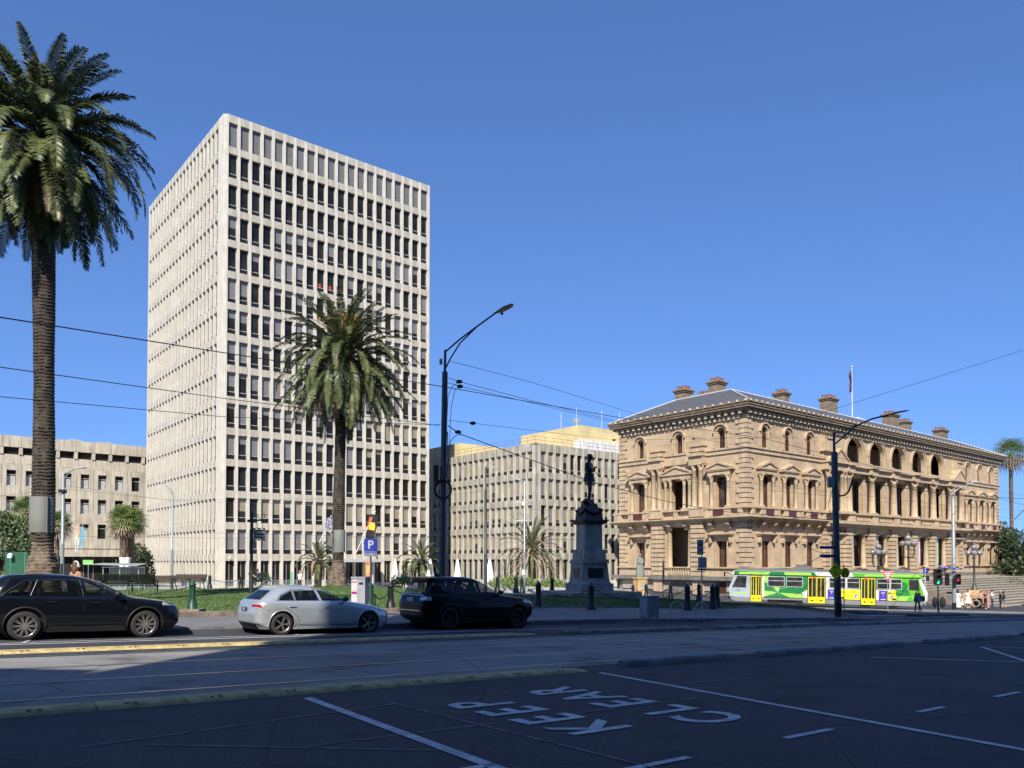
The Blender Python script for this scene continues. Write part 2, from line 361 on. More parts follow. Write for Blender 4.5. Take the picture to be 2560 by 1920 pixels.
# small loose bits on the road: leaves and litter
b = MB()
for i in range(150):
    s = random.uniform(-3, 26); t = random.uniform(3, 22); a = random.uniform(0, 6.3); r = random.uniform(.012, .035)
    vs = [ST(s+r*math.cos(a+k*1.57)*(1 if k % 2 else .5), t+r*math.sin(a+k*1.57)*(1 if k % 2 else .5), CAMZ-gH(s, t)+.022+.01*(k % 2)) for k in range(4)]
    b.add(vs, [(0, 1, 2, 3)])
lf = b.build('leaf_litter', mat('dry_leaf', (.3, .26, .19), .8, var=.4)); lf['kind'] = 'stuff'; tag(lf, 'small dry leaves and litter scattered over the asphalt', 'litter')
# yellow rubber separators and concrete separators
yel = mat('yellow_rubber', (.46, .36, .15), .75, var=.3, scale=5, bump=.6, bscale=60)
blk = mat('black_rubber', (.02, .02, .02), .6)
def yellow_sep(s0, s1, t0, t1, label):
    b = MB(); n_ = int((s1-s0)/1.0)
    for i in range(n_):
        a, c = s0+i*(s1-s0)/n_, s0+(i+1)*(s1-s0)/n_-.012; cs = []
        for s in (a, c):
            k = (s-s0)/(s1-s0); t = lerp(t0, t1, k); z = CAMZ-gH(s, t); hs = 1 if s < s1-.6 else .45
            cs += [ST(s, t-.25, z), ST(s, t-.21, z+.04*hs), ST(s, t-.12, z+.06*hs), ST(s, t+.12, z+.06*hs), ST(s, t+.17, z+.04*hs), ST(s, t+.2, z)]
        b.add(cs, [(j, 6+j, 7+j, j+1) for j in range(5)]+[(0, 1, 2, 3, 4, 5), (11, 10, 9, 8, 7, 6)])
    o = b.build('lane_separator', yel)
    b = MB()
    for i in range(n_):
        s = s0+(i+.3)*(s1-s0)/n_; t = lerp(t0, t1, (s-s0)/(s1-s0)); z = CAMZ-gH(s, t)
        for q in (0, .1): b.add([ST(s+q, t-.2, z+.049), ST(s+q+.05, t-.2, z+.049), ST(s+q+.05, t-.15, z+.058), ST(s+q, t-.15, z+.058)], [(0, 1, 2, 3)])
    b.build('bolt_recess', blk, o)['kind'] = 'stuff'
    tag(o, label, 'lane separator', 'yellow rubber lane separators beside the tram rails'); return o
yellow_sep(-40, 10.1, 10.05, 10.4, 'long yellow rubber strip on the camera side of the tram rails')
yellow_sep(-40, 16.1, 17.75, 18.75, 'long yellow rubber strip on the parked cars side of the tram rails')
sepm = mat('separator_bluestone', (.2, .2, .2), .8, var=.3, scale=2, bump=.5, bscale=25)
nl = ['shortest', 'second from the left', 'third from the left', 'fourth from the left']
def cseg(s0, s1, tt, label, wd=.42):
    b = MB(); n_ = max(3, int((s1-s0)/.8)); prof = [(-.5, -.05), (-.5, .08), (-.42, .125), (.42, .125), (.5, .08), (.5, -.05)]; vs = []
    for i in range(n_+5):
        if i < 2: s = s0+[0, .12][i]; e = [.62, .92][i]
        elif i > n_+2: s = s1-[.12, 0][i-n_-3]; e = [.92, .62][i-n_-3]
        else: s = lerp(s0+.25, s1-.25, (i-2)/n_); e = 1
        t = tt(s); z = CAMZ-gH(s, t); vs += [ST(s, t+wd*p*e, z+h*(1 if 0 < i < n_+4 else .8)) for p, h in prof]
    m = n_+5
    b.add(vs, [(6*i+j, 6*i+6+j, 6*i+7+j, 6*i+j+1) for i in range(m-1) for j in range(5)], 0, True)
    b.add(vs[:6], [tuple(range(6))]); b.add(vs[-6:], [tuple(range(6))[::-1]])
    o = b.build('kerb_separator', sepm); tag(o, label, 'kerb separator', 'raised stone separators beside the rails'); return o
for i, (a, c) in enumerate([(11.35, 14.75), (16.0, 22.95), (24.7, 31.15), (32.8, 42), (43.5, 54)]):
    cseg(a, c, lambda s: 10.5, 'near side stone separator by the rails, %s' % ['first and shortest', 'second from the left', 'third from the left', 'fourth from the left', 'fifth and farthest right'][i])
for i, (a, c) in enumerate([(17.1, 23.7), (24.9, 31.9), (33.3, 39.3), (40.2, 51.5)]):
    cseg(a, c, lambda s: interp(s, [17, 33, 52], [18.35, 17.95, 16.6]), 'far side stone separator by the rails, %s' % ['first from the left', 'second from the left', 'third from the left', 'fourth and farthest right'][i], .36)
# two traffic islands by the crossing
def island(pts, label):
    b = MB(); n_ = len(pts); lo = [gp(s, t, -.05) for s, t in pts]; hi = [gp(s, t, .16) for s, t in pts]
    b.add(lo+hi, [(i, (i+1) % n_, n_+(i+1) % n_, n_+i) for i in range(n_)]+[tuple(range(n_, 2*n_))])
    o = b.build('traffic_island', kerbm); tag(o, label, 'traffic island'); return o
island([(50.9, 21.9), (56.8, 21.4), (57.4, 22.2), (56.9, 23.1), (51.6, 23.4), (50.6, 22.7)], 'low dark kerbed island under the green traffic light')
island([(48.7, 24.5), (52.8, 24.9), (54.2, 25.8), (53.4, 26.4), (49.0, 26.0), (48.2, 25.2)], 'low dark kerbed island under the give way sign')
# ================================================================ CONCRETE OFFICE BUILDINGS
conc = mat('pale_concrete', (.60, .56, .475), .85, var=.07, scale=.8, bump=.25, bscale=30, stain=.1, detail=8)
conc2 = mat('weathered_concrete', (.52, .49, .42), .88, var=.13, scale=.7, bump=.3, bscale=30, stain=.3, detail=9)
conc3 = mat('tan_concrete', (.50, .445, .36), .88, var=.1, scale=.5, bump=.3, bscale=25, stain=.3, detail=9)
glass = mat('dark_window_glass', (.010, .010, .010), .06, col2=(.028, .026, .024), scale=.45, spec=.22)
concs = mat('spandrel_concrete', (.47, .43, .355), .88, var=.1, scale=.9, bump=.25, bscale=30, stain=.2, detail=9)
dpan = mat('dark_window_panel', (.012, .011, .011), .35, var=.3)
frm = mat('pale_window_frame', (.38, .37, .35), .5)
blindg = mat('grey_blind', (.17, .165, .16), .45, var=.1, coat=.25)
blindb = mat('beige_blind', (.26, .23, .17), .45, var=.1, coat=.25)
red_thing = mat('orange_red_board', (.42, .06, .02), .5)
louv = mat('grey_louvre', (.18, .18, .18), .6, var=.2, scale=3)
def _louvre(m):
    t = m.node_tree; b = t.nodes['Principled BSDF']; tc = t.nodes['Texture Coordinate']
    sp = t.nodes.new('ShaderNodeSeparateXYZ'); cb = t.nodes.new('ShaderNodeCombineXYZ'); t.links.new(tc.outputs['Object'], sp.inputs[0])
    ad = t.nodes.new('ShaderNodeMath'); ad.operation = 'ADD'; t.links.new(sp.outputs[0], ad.inputs[0]); t.links.new(sp.outputs[1], ad.inputs[1])
    t.links.new(ad.outputs[0], cb.inputs[0]); t.links.new(sp.outputs[2], cb.inputs[1])
    br = t.nodes.new('ShaderNodeTexBrick'); br.inputs['Color1'].default_value = (.30, .30, .29, 1); br.inputs['Color2'].default_value = (.2, .2, .2, 1)
    br.inputs['Mortar'].default_value = (.03, .03, .03, 1); br.inputs['Scale'].default_value = 1; br.inputs['Brick Width'].default_value = .2
    br.inputs['Row Height'].default_value = .1; br.inputs['Mortar Size'].default_value = .022
    t.links.new(cb.outputs[0], br.inputs[0]); t.links.new(br.outputs[0], b.inputs['Base Color'])
_louvre(louv)
class Face:                                  # a facade plane: a along the face, z up, d into the building
    def __init__(s, o, da, dd): s.o, s.da, s.dd = Vector(o), Vector(da), Vector(dd)
    def p(s, a, z, d): return s.o+s.da*a+s.dd*d+Z_*z
    def box(s, b, a0, a1, z0, z1, d0, d1, mi=0):
        c = [s.p(a, z, d) for z in (z0, z1) for a, d in ((a0, d0), (a1, d0), (a1, d1), (a0, d1))]
        b.add(c, [(3,2,1,0),(4,5,6,7),(0,1,5,4),(1,2,6,5),(2,3,7,6),(3,0,4,7)], mi)
    def quad(s, b, a0, a1, z0, z1, d, mi=0): b.add([s.p(a0, z0, d), s.p(a1, z0, d), s.p(a1, z1, d), s.p(a0, z1, d)], [(0, 1, 2, 3)], mi)
def grid(wall, fc, a0, n, pitch, ow, rows, oh, zb, ztop, aend0, aend1, dep=.42, sp_rec=.014):
    """piers and spandrels of one face; rows = opening tops"""
    pw = pitch-ow
    fc.box(wall, aend0, a0, zb, ztop, 0, dep+.1); fc.box(wall, a0+n*pitch-pw, aend1, zb, ztop, 0, dep+.1)
    for i in range(1, n): fc.box(wall, a0+i*pitch-pw, a0+i*pitch, zb, ztop-.01, 0, dep+.08)
    zs = sorted(rows); 
    for i, zt in enumerate(zs):
        z1 = zs[i+1]-oh if i+1 < len(zs) else ztop
        fc.box(wall, a0-.05, a0+n*pitch-pw+.05, zt, z1, sp_rec, dep+.12, 1)
def fill_windows(parent, fcs, maxn, mats, rule):
    """fcs: list of (face, a0, n, pitch, ow, rows, oh, dep, near-first columns)"""
    cells = []
    for fi, (fc, a0, n, pitch, ow, rows, oh, dep, pri) in enumerate(fcs):
        for ri, zt in enumerate(rows):
            for i in range(n): cells.append((pri+i*.3+abs(ri-4)*.6, fi, i, ri, zt))
    cells.sort(); rest = MB(); k = 0
    for pr, fi, i, ri, zt in cells:
        fc, a0, n, pitch, ow, rows, oh, dep, pri = fcs[fi]
        x0, x1 = a0+i*pitch+.002, a0+i*pitch+ow-.002; z0 = zt-oh
        kind, frac, bm, extra = rule(fi, i, ri, n, len(rows))
        single = k < maxn; b = MB() if single else rest
        if kind == 'louvre': fc.quad(b, x0, x1, z0, zt, dep-.06, 5)
        elif kind == 'plain':
            fc.quad(b, x0, x1, z0, zt, dep, 0); fc.box(b, (x0+x1)/2-.02, (x0+x1)/2+.02, z0, zt, dep-.03, dep+.01, 1)
        else:
            fc.quad(b, x0, x1, z0+.55, zt, dep, 0); fc.quad(b, x0, x1, z0, z0+.55, dep-.03, 4); fc.box(b, x0, x1, z0+.53, z0+.6, dep-.07, dep+.02, 1)
            fc.box(b, x0, x0+.04, z0+.6, zt, dep-.05, dep+.02, 1); fc.box(b, x1-.04, x1, z0+.6, zt, dep-.05, dep+.02, 1)
            if extra: fc.quad(b, x0+.1, x0+.7, z0+.65, z0+1.1, dep-.015, 6)
        w = None
        if single: w = b.build('window', mats, parent); k += 1
        if kind == 'blind' and frac > .02:
            zb = lerp(zt, z0+.62, frac)
            if single:
                q = MB(); fc.quad(q, x0+.04, x1-.04, zb, zt, dep-.02, 0); q.build('blind', [mats[bm]], w)
            else: fc.quad(rest, x0+.04, x1-.04, zb, zt, dep-.02, bm)
    if rest.v: r = rest.build('window', mats, parent); r['kind'] = 'stuff'
WM = [glass, frm, blindg, blindb, dpan, louv, red_thing]
# ---- the tower
TZ = 89.0; TX0 = (552-CX)/FPX*TZ
tower = thing('office_tower', 'tall pale concrete office tower of fourteen storeys with deep grid of narrow windows', 'building', (TX0, TZ, CAMZ), ANG)
pit = 3.60; trows = [k*pit for k in range(15)]
f_r = Face((0, 0, 0), X_, Y_); f_l = Face((0, 0, 0), Y_, X_)
wall = MB(); ZT = trows[-1]+.9
grid(wall, f_r, .52, 20, 1.37, 1.05, trows, 2.79, -4.2, ZT, .3, 27.95, .36)
grid(wall, f_l, 1.95, 21, 1.385, 1.12, trows, 2.79, -4.2, ZT, .25, 31.2, .31, .02)
wall.box((.12, .12, -4.2), (.5, .5, ZT-.35))
wall.box((.5, .5, -4.2), (27.9, 31.1, 47))
wall.box((.55, .55, ZT-.7), (27.4, 30.6, ZT-.35))
wall.box((27.6, .25, -4.2), (28.15, 31.0, ZT-.75))
# floor joints
wall.build('wall', [conc, concs], tower)
rnd = random.Random(3)
lvl = [1.0, .95, .75, .35, .7, .85, .8, .7, .6, .45, .5, .4, .3, .02, 0]
def rule_t(fi, i, ri, n, nr):
    if ri == 14: return 'louvre', 0, 2, 0
    if ri == 0: return 'plain', 0, 2, 0
    if ri == 1: return ('blind', rnd.choice([1, 1, 1, 1, .6]), 2, 0)
    red = (ri == 10 and fi == 0 and i in (8, 9, 10))
    if fi == 1: return 'blind', (rnd.uniform(0, .3) if rnd.random() < .25 else 0), 2, 0
    f = rnd.random(); m = 3 if (i > 12 and ri < 6 or ri in (2,) or (ri == 4 and i > 14)) else 2
    base = lvl[ri]
    fr = 0 if ri in (3, 12, 13) and f < .8 else (1.0 if f < base*.35 else (0 if f > .55+base*.4 else rnd.uniform(.2, .85)))
    return 'blind', 0 if red else fr, m, red
fill_windows(tower, [(f_r, .52, 20, 1.37, 1.05, trows, 2.79, .36, 0), (f_l, 1.95, 21, 1.385, 1.12, trows, 2.79, .31, 6)], 100, WM, rule_t)
b = MB()                                      # concrete edge of the ground floor, entrance canopy and fin arches
b.box((12.4, -2.6, -.1), (19.5, 0, .12)); b.box((12.4, -2.7, -.16), (19.5, -2.6, .2))
b.build('canopy', mat('canopy_metal', (.5, .5, .48), .4, .2), tower)
b = MB()
for x in (12.9, 18.4):
    pts = [(x, -2.2+math.sin(a)*-.1, 0) for a in (0,)]
    arc = [(x-1.4*math.cos(R(a)), -1.2, -.1+4.1*math.sin(R(a))) for a in range(20, 91, 10)]
    arc = [(x-1.7+1.9*math.sin(R(a)), -1.3, 3.9-1.1*(1-math.cos(R(a)))) for a in range(0, 91, 10)]+[(x+.2, -1.4, 1.0), (x+.2, -1.4, 0)]
    b.tube(arc, .09, 6); b.tube([(x+.2, -1.4, -3.3), (x+.2, -1.4, 1)], .12, 8)
b.build('canopy_frame', mat('canopy_metal', (.5, .5, .48), .4, .2), tower)
cammat = mat('white_plastic', (.75, .75, .72), .4)
def dome_cam(parent, fc, a, z):
    q = MB(); c = fc.p(a, z, -.35); q.sphere(c, .16, 8, 5, sc=(1, 1, .8)); q.tube([fc.p(a, z+.35, 0), fc.p(a, z+.35, -.35), fc.p(a, z+.1, -.35)], .035, 6)
    q.build('security_camera', cammat, parent)
dome_cam(tower, f_r, .9, .35); dome_cam(tower, f_l, 31, .5)
# ---- lower office block
LZ = 106.0
low = thing('office_block', 'weathered concrete office block of five storeys with yellow plant rooms on its roof', 'building', ((1338-CX)/FPX*LZ, LZ, CAMZ), ANG)
lrows = [.2+3.67*k for k in range(5)]; ZL = 15.95
wall = MB()
grid(wall, f_r, 1.04, 19, 1.37, .98, lrows, 2.78, -4.6, ZL, .05, 27.6, .36)
grid(wall, f_l, .62, 18, 1.37, 1.06, lrows, 2.78, -4.6, ZL, -.0, 25.6, .34)
wall.box((.5, .5, -4.6), (27.5, 25.5, ZL-.9)); wall.box((0, 0, ZL-.3), (.62, .62, ZL-.005))
wall.build('wall', [conc2, mat('spandrel_weathered', (.44, .41, .34), .9, var=.16, scale=.8, bump=.3, bscale=30, stain=.45, detail=9)], low)
def rule_l(fi, i, ri, n, nr):
    if ri == 0: return 'plain', 0, 2, 0
    f = rnd.random()
    if fi == 1: return 'blind', 1 if f < .75 else rnd.uniform(.5, 1), 3 if f < .9 else 2, 0
    return 'blind', (0 if f > .8 else rnd.uniform(.5, 1) if f > .3 else 1), rnd.choice([2, 3, 3]), 0
fill_windows(low, [(f_r, 1.04, 19, 1.37, .98, lrows, 2.78, .36, 0), (f_l, .62, 18, 1.37, 1.06, lrows, 2.78, .34, 2)], 100, WM, rule_l)
ycl = brickmat('yellow_cladding', (.62, .5, .24), (.66, .54, .28), (.72, .66, .5), 1.4, .9, .03, .7)
ph = MB(); ph.box((13.4, 5.2, ZL-1), (34, 19, 20.5)); ph.build('plant_or_shade_block', ycl, low)
ph = MB(); ph.box((2.2, 20.5, ZL-1), (12, 40, 18.5)); ph.build('plant_or_shade_block', ycl, low)
ph = MB(); ph.box((12.2, 3.2, ZL-1), (30, 5.19, ZL+2.1)); ph.build('parapet', mat('white_render', (.74, .73, .7), .8, stain=.25), low)
ph = MB()
for i in range(16): ph.tube([(.25+i*1.7, .25, ZL-.05), (.25+i*1.7, .25, ZL+.95)], .022, 5)
for i in range(1, 16): ph.tube([(.25, .25+i*1.62, ZL-.05), (.25, .25+i*1.62, ZL+.95)], .022, 5)
for z in (.5, .95): ph.tube([(.25, 25.4, ZL+z), (.25, .25, ZL+z), (27, .25, ZL+z)], .025, 5)
ph.build('roof_railing', mat('dark_railing', (.12, .12, .12), .6), low)
ph = MB()
for x, y, h in ((13.6, 9.5, 2.6), (14, 6.5, 3), (19, 6, 3.1), (23, 6, 3.3)): ph.tube([(x, y, 20.4), (x, y, 20.4+h)], .03, 5)
ph.lathe([(.05, 0), (.6, .25), (.75, .5)], 12, (15.5, 8, 21.4)); ph.tube([(15.5, 8, 20.4), (15.5, 8, 21.5)], .08, 6)
ph.build('antenna', cammat, low)
ph = MB(); ph.box((1.5, 25.7, -4.6), (10, 36, ZL-1.3)); 
for k in range(5): ph.box((1.3, 25.7, k*3.66-.9), (1.5, 36, k*3.66-.35), 1)
ph.build('stair_block', [glass, conc2], low)
# ---- long block at the far left
FZ = 113.0
far = thing('office_block', 'long tan concrete building behind the left palm, with recessed square-framed windows', 'building', ((215-CX)/FPX*FZ, FZ, CAMZ), ANG)
wall = MB(); fr = Face((0, 0, 0), X_, Y_)
frows = [5.25, 8.83, 12.4]; A0, NB = -21.6, 17
for i in range(NB+1):
    j = .9+2.25*(i-10)
    fr.box(wall, j-.56, j-.02, 1.75, 13.25, 0, .6); fr.box(wall, j+.02, j+.56, 1.75, 13.25, 0, .6)
    fr.box(wall, j-.1, j+.1, 1.75, 13.2, .06, .5)
a_l, a_r = .9+2.25*-10-.5, .9+2.25*(NB-10)+.5
for z0, z1 in ((1.75, 3.05), (5.25, 6.63), (8.83, 10.2), (12.4, 13.2)):
    for i in range(NB):
        j = .9+2.25*(i-10); fr.box(wall, j+.55, j+1.7, z0, z1, .004, .58)
fr.box(wall, a_l, a_r, .6, 1.68, .1, .9); fr.box(wall, a_l, a_r, 13.3, 14.6, .55, 1.2); fr.box(wall, a_l, a_r, 15.6, 17.15, .35, 1.2)
for i in range(NB+1):
    j = .9+2.25*(i-10); fr.box(wall, j-.22, j+.22, 14.6, 15.6, .4, 1.1); fr.box(wall, j-.03, j+.03, 15.7, 17.2, .3, .4)
wall.box((a_l, .6, 1), (a_r, 12, 14.6)); wall.box((a_l, 1.25, 14.5), (a_r, 12, 16.9)); wall.box((a_l, 2.8, -4.2), (a_r, 12, 1.2))
wall.build('wall', conc3, far)
for r_ in (0, 1, 2):
    for i in range(NB):
        j = .9+2.25*(i-10); z1 = frows[r_]; q = MB()
        fr.quad(q, j+.55, j+1.7, z1-2.2, z1, .5, 0); fr.box(q, j+.55, j+1.7, z1-.62, z1-.54, .42, .52, 1)
        if (i*7+r_*3) % 5: fr.quad(q, j+.62, j+1.63, z1-2.1, z1-.75, .48, 2)
        fr.box(q, j+.55, j+1.7, z1-2.2, z1-2.06, .1, .52, 1)
        q.build('window', [glass, frm, mat('striped_blind', (.38, .38, .37), .6, var=.3, scale=9)], far)
for i in range(NB):
    j = .9+2.25*(i-10); q = MB(); fr.quad(q, j+.2, j+2.05, 14.58, 15.62, .85, 0); fr.box(q, j+1.1, j+1.15, 14.6, 15.6, .8, .87, 1); q.build('window', [glass, dpan], far)
q = MB(); fr.quad(q, a_l, a_r, -4.2, .62, 1.9, 0)
for i in range(30): fr.box(q, a_l+1.3*i, a_l+1.3*i+.05, -4.2, .6, 1.82, 1.92, 1)
q.build('shopfront', [glass, frm], far)
for x_ in (-1.8, 2.3): q = MB(); q.box((x_, 4, 17), (x_+1.8, 5, 17.85)); q.build('roof_vent', mat('zinc', (.5, .5, .5), .4, .4), far)
# ---- the buildings behind the camera that shade the road
bk = thing('office_tower', 'tall dark glass office tower standing behind the camera and shading the road', 'building', (0, 0, 0))
q = MB(); q.box((-8.9, -32, -6), (130, -5, 55.2)); q.build('wall', mat('grey_precast', (.22, .22, .22), .8, var=.1), bk)
q = MB()
for k in range(15): q.box((-8.4, -4.99, -2+k*3.6), (129, -4.93, k*3.6-.2))
q.build('window', glass, bk)
q = MB(); q.box((-6.5, -16, 55.2), (3.5, -8, 64.8)); q.build('plant_or_shade_block', MATS['grey_precast'], bk)  # unseen roof block, added so that its shadow covers the monument
bk2 = thing('office_block', 'lower office block behind the camera, left of the tall tower', 'building', (0, 0, 0))
q = MB(); q.box((-90, -32, -6), (-9.0, -5.1, 16.3)); q.build('wall', mat('brown_precast', (.25, .2, .16), .8, var=.1), bk2)
q = MB()
for k in range(4): q.box((-89, -5.07, -1+k*3.8), (-10, -5.0, 1+k*3.8))
q.build('window', glass, bk2)
# ================================================================ SANDSTONE TREASURY BUILDING
sand = brickmat('sandstone_blocks', (.435, .33, .215), (.525, .41, .28), (.34, .255, .165), 1.15, .46, .008, .85, 'xz', .25, .22)
sandt = mat('sandstone_trim', (.49, .375, .25), .85, var=.12, scale=1.2, bump=.25, bscale=25, stain=.18, detail=8)
sandd = mat('weathered_shade_cornice', (.20, .155, .105), .9, var=.25, scale=2, bump=.3, bscale=25, detail=8)  # weathered stone tone, with the cornice underside shade put into the colour
slate = mat('roof_slate', (.085, .087, .09), .6, var=.18, scale=2.5, bump=.3, bscale=30)
cap = mat('roof_cap_white', (.5, .5, .49), .7)
redw = mat('oxblood_timber', (.09, .022, .016), .5, var=.2)
wglass = mat('old_window_glass', (.03, .028, .025), .08, col2=(.10, .075, .05), scale=.9)
potm = mat('terracotta', (.34, .16, .11), .8)
ironr = mat('red_ironwork', (.02, .008, .008), .5, col2=(.16, .04, .045), scale=14)
vermm = mat('vermiculated_stone', (.34, .30, .25), .9, var=.4, scale=9, bump=1, bscale=14)
blue = mat('bluestone_base', (.16, .15, .135), .85, var=.25, scale=2, bump=.3, bscale=25)
TRZ = 85.0; TRX = (1867-CX)/FPX*TRZ
tr = thing('treasury_building', 'ornate sandstone building with arched loggia, quoins and slate hipped roof', 'building', (TRX, TRZ, CAMZ), ANG)
LX, WY = 71.0, 18.4
FF = Face((0, 0, 0), X_, Y_); FS = Face((0, 0, 0), Y_, X_)
def front_x(px, y=0.0):                               # facade coordinate seen in a pixel column
    r = (px-CX)/FPX; ox, oy = TRX+N.x*y, TRZ+N.y*y
    return (oy*r-ox)/(U.x-U.y*r)
wall = MB(); trim = MB(); dark = MB()
zt, zb = 15.9, -3.9
# openings: (facade, centre, width, z0, z1, arched, depth)
ops_f, ops_s = [], []
endb = [3.47, 8.05, 12.66]; endb += [LX-x for x in endb]
for x in endb:
    ops_f += [(x, 1.55, -.75, 2.2, 0), (x, 1.55, 5.0, 9.4, 0), (x, 1.2, 12.55, 14.3, 1)]
arches = [23.5, 29.4, 35.5, 41.6, 47.5]
for x in arches: ops_f += [(x, 3.7, -.9, 3.4, 0), (x, 3.9, 5.0, 10.6, 0), (x, 4.1, 12.0, 13.55, 1)]
for x in (18.0, LX-18.0): ops_f += [(x, 1.9, -.9, 2.5, 0), (x, 1.9, 5.0, 9.0, 1)]
sb = [3.2, 9.1, 15.0]
for i, y in enumerate(sb):
    ops_s += [(y, 1.4 if i != 1 else 3.6, -.75, 2.2 if i != 1 else 3.9, 0), (y, 1.45 if i != 1 else 2.6, 5.0, 9.4, 0), (y, 1.1, 12.55, 14.3, 1)]
def wall_with_holes(b, fc, a0, a1, z0, z1, ops, dep, mi=0):
    """columns of boxes around the openings; arched heads are filled by spandrel prisms"""
    cs = sorted(set([o[0] for o in ops])); edges = [a0]+[(cs[i]+cs[i+1])/2 for i in range(len(cs)-1)]+[a1]
    for i, c in enumerate(cs):
        e0, e1 = edges[i], edges[i+1]; col = sorted([o for o in ops if o[0] == c], key=lambda o: o[2]); z = z0
        for (_, w, oz0, oz1, ar) in col:
            top = oz1+w/2 if ar else oz1
            fc.box(b, e0, e1, z, oz0, 0, dep, mi); fc.box(b, e0, c-w/2, oz0, top, 0, dep, mi); fc.box(b, c+w/2, e1, oz0, top, 0, dep, mi)
            if ar:
                n = 14
                for sgn in (-1, 1):
                    poly = [(sgn*w/2, w/2)]+[(sgn*w/2*math.cos(math.pi/2*k/n), w/2*math.sin(math.pi/2*k/n)) for k in range(n+1)]
                    for k in range(1, n+1):
                        q = [poly[0], poly[k], poly[k+1]] 
                        p = [fc.p(c+x, oz1+y, 0) for x, y in q]+[fc.p(c+x, oz1+y, dep) for x, y in q]
                        f = [(0, 1, 2), (5, 4, 3), (1, 4, 5, 2)]
                        b.add(p, f, mi)
            z = top
        fc.box(b, e0, e1, z, z1, 0, dep, mi)
wall_with_holes(wall, FF, 0, LX, zb, zt, ops_f, .5); 
FS2 = Face((0, .5, 0), Y_, X_)
wall_with_holes(wall, FS2, 0, WY-.5, zb, zt, [(o[0]-.5,)+o[1:] for o in ops_s], .9)
wall.box((LX-.9, .9, zb), (LX, WY, zt)); wall.box((.9, WY-.9, zb), (LX-.9, WY, zt))
for z in (4.2, 11.3): dark.box((.8, .8, z), (LX-.8, WY-.8, z+.3))
dark.box((15, 4.5, zb), (56, 4.8, zt)); dark.box((3.5, .9, zb), (3.7, WY-1, zt))
wall.build('wall', sand, tr); dark.build('inner_wall', sandt, tr)
def band(b, z0, z1, pr, x0=0, x1=LX, y1=WY, side=True, mi=0):
    b.box((x0-pr if side else x0, -pr, z0), (x1+pr if side else x1, .3, z1), mi)
    if side: b.box((-pr, .3, z0), (.3, y1+pr, z1), mi); b.box((x1-.3, .3, z0), (x1+pr, y1+pr, z1), mi); b.box((.3, y1-.3, z0), (x1-.3, y1+pr, z1), mi)
def window_at(fc, c, w, z0, z1, ar, dep=None, lower=False):
    b = MB(); dep = dep or (.3 if fc is FF else .62)
    fc.quad(b, c-w/2+.0, c+w/2-.0, z0, z1, dep, 1)
    if ar:
        n = 12; pts = [fc.p(c+w/2*math.cos(math.pi*k/n), z1+w/2*math.sin(math.pi*k/n), dep) for k in range(n+1)]
        b.add(pts, [tuple(range(n+1))], 1)
    fw = .1
    fc.box(b, c-w/2, c-w/2+fw, z0, z1, dep-.12, dep+.02); fc.box(b, c+w/2-fw, c+w/2, z0, z1, dep-.12, dep+.02)
    fc.box(b, c-.05, c+.05, z0, z1, dep-.1, dep+.02); fc.box(b, c-w/2, c+w/2, z0, z0+.12, dep-.13, dep+.02)
    zm = z0+(z1-z0)*(.72 if not lower else .74); fc.box(b, c-w/2, c+w/2, zm, zm+.09, dep-.11, dep+.02)
    if not ar: fc.box(b, c-w/2, c+w/2, z1-.1, z1, dep-.13, dep+.02)
    b.build('window', [redw, wglass], tr)
def column(b, fc, a, z0, z1, r, d, order='cor', mi=0):
    c = fc.p(a, 0, -d); h = z1-z0
    b.box((c.x-r*1.4, c.y-r*1.4, z0), (c.x+r*1.4, c.y+r*1.4, z0+.18), mi)
    if order == 'cor': pr = [(r*1.25, .18), (r*1.1, .3), (r, .36), (r*.87, h-.75), (r*1.0, h-.72), (r*.9, h-.66), (r*1.05, h-.4), (r*1.4, h-.2), (r*1.15, h-.17)]
    else: pr = [(r*1.25, .18), (r*1.05, .3), (r, .34), (r*.85, h-.4), (r*.95, h-.36), (r*.86, h-.3), (r*1.25, h-.15)]
    b.lathe([(q, z0+z) for q, z in pr], 12, (c.x, c.y, 0), mi)
    if order == 'cor':
        for k in range(8):
            an = k*math.pi/4; b.sphere((c.x+r*1.12*math.cos(an), c.y+r*1.12*math.sin(an), z1-.5+.22*(k % 2)), r*.26, 5, 4, mi)
    b.box((c.x-r*1.45, c.y-r*1.45, z1-.15), (c.x+r*1.45, c.y+r*1.45, z1), mi)
def pediment(b, fc, c, hw, z, h, d, mi=0, t=.16):
    q = fc.dd; o = fc.p(c, z, -d)
    b.prism([(-hw, 0), (hw, 0), (hw, .02), (0, h-.18), (-hw, .02)], o, fc.da, Z_, q, d-.32+.3, mi)     # tympanum set back below
    for sg in (-1, 1):
        b.prism([(sg*hw, .0), (sg*hw, t*1.0), (0, h+t*.4), (0, h-t*1.1)] if sg > 0 else [(0, h-t*1.1), (0, h+t*.4), (sg*hw, t), (sg*hw, 0)], o-q*.16, fc.da, Z_, q, d+.16, mi)
    fc.box(b, c-hw, c+hw, z-.14, z+.0, -d-.16, 0, mi)
def quoins(b, corner, sx, sy):
    z = -1.75; k = 0
    while z < 15.3:
        if not (4.1 < z+.25 < 5.9 or 11.7 < z+.25 < 12.4):
            l = (1.25, .85)[k % 2]; l2 = (.85, 1.25)[k % 2]; x, y = corner
            b.box((min(x-sx*.13, x+sx*l), min(y-sy*.13, y+sy*l2), z), (max(x-sx*.13, x+sx*l), max(y-sy*.13, y+sy*l2), z+.44))
        z += .54; k += 1
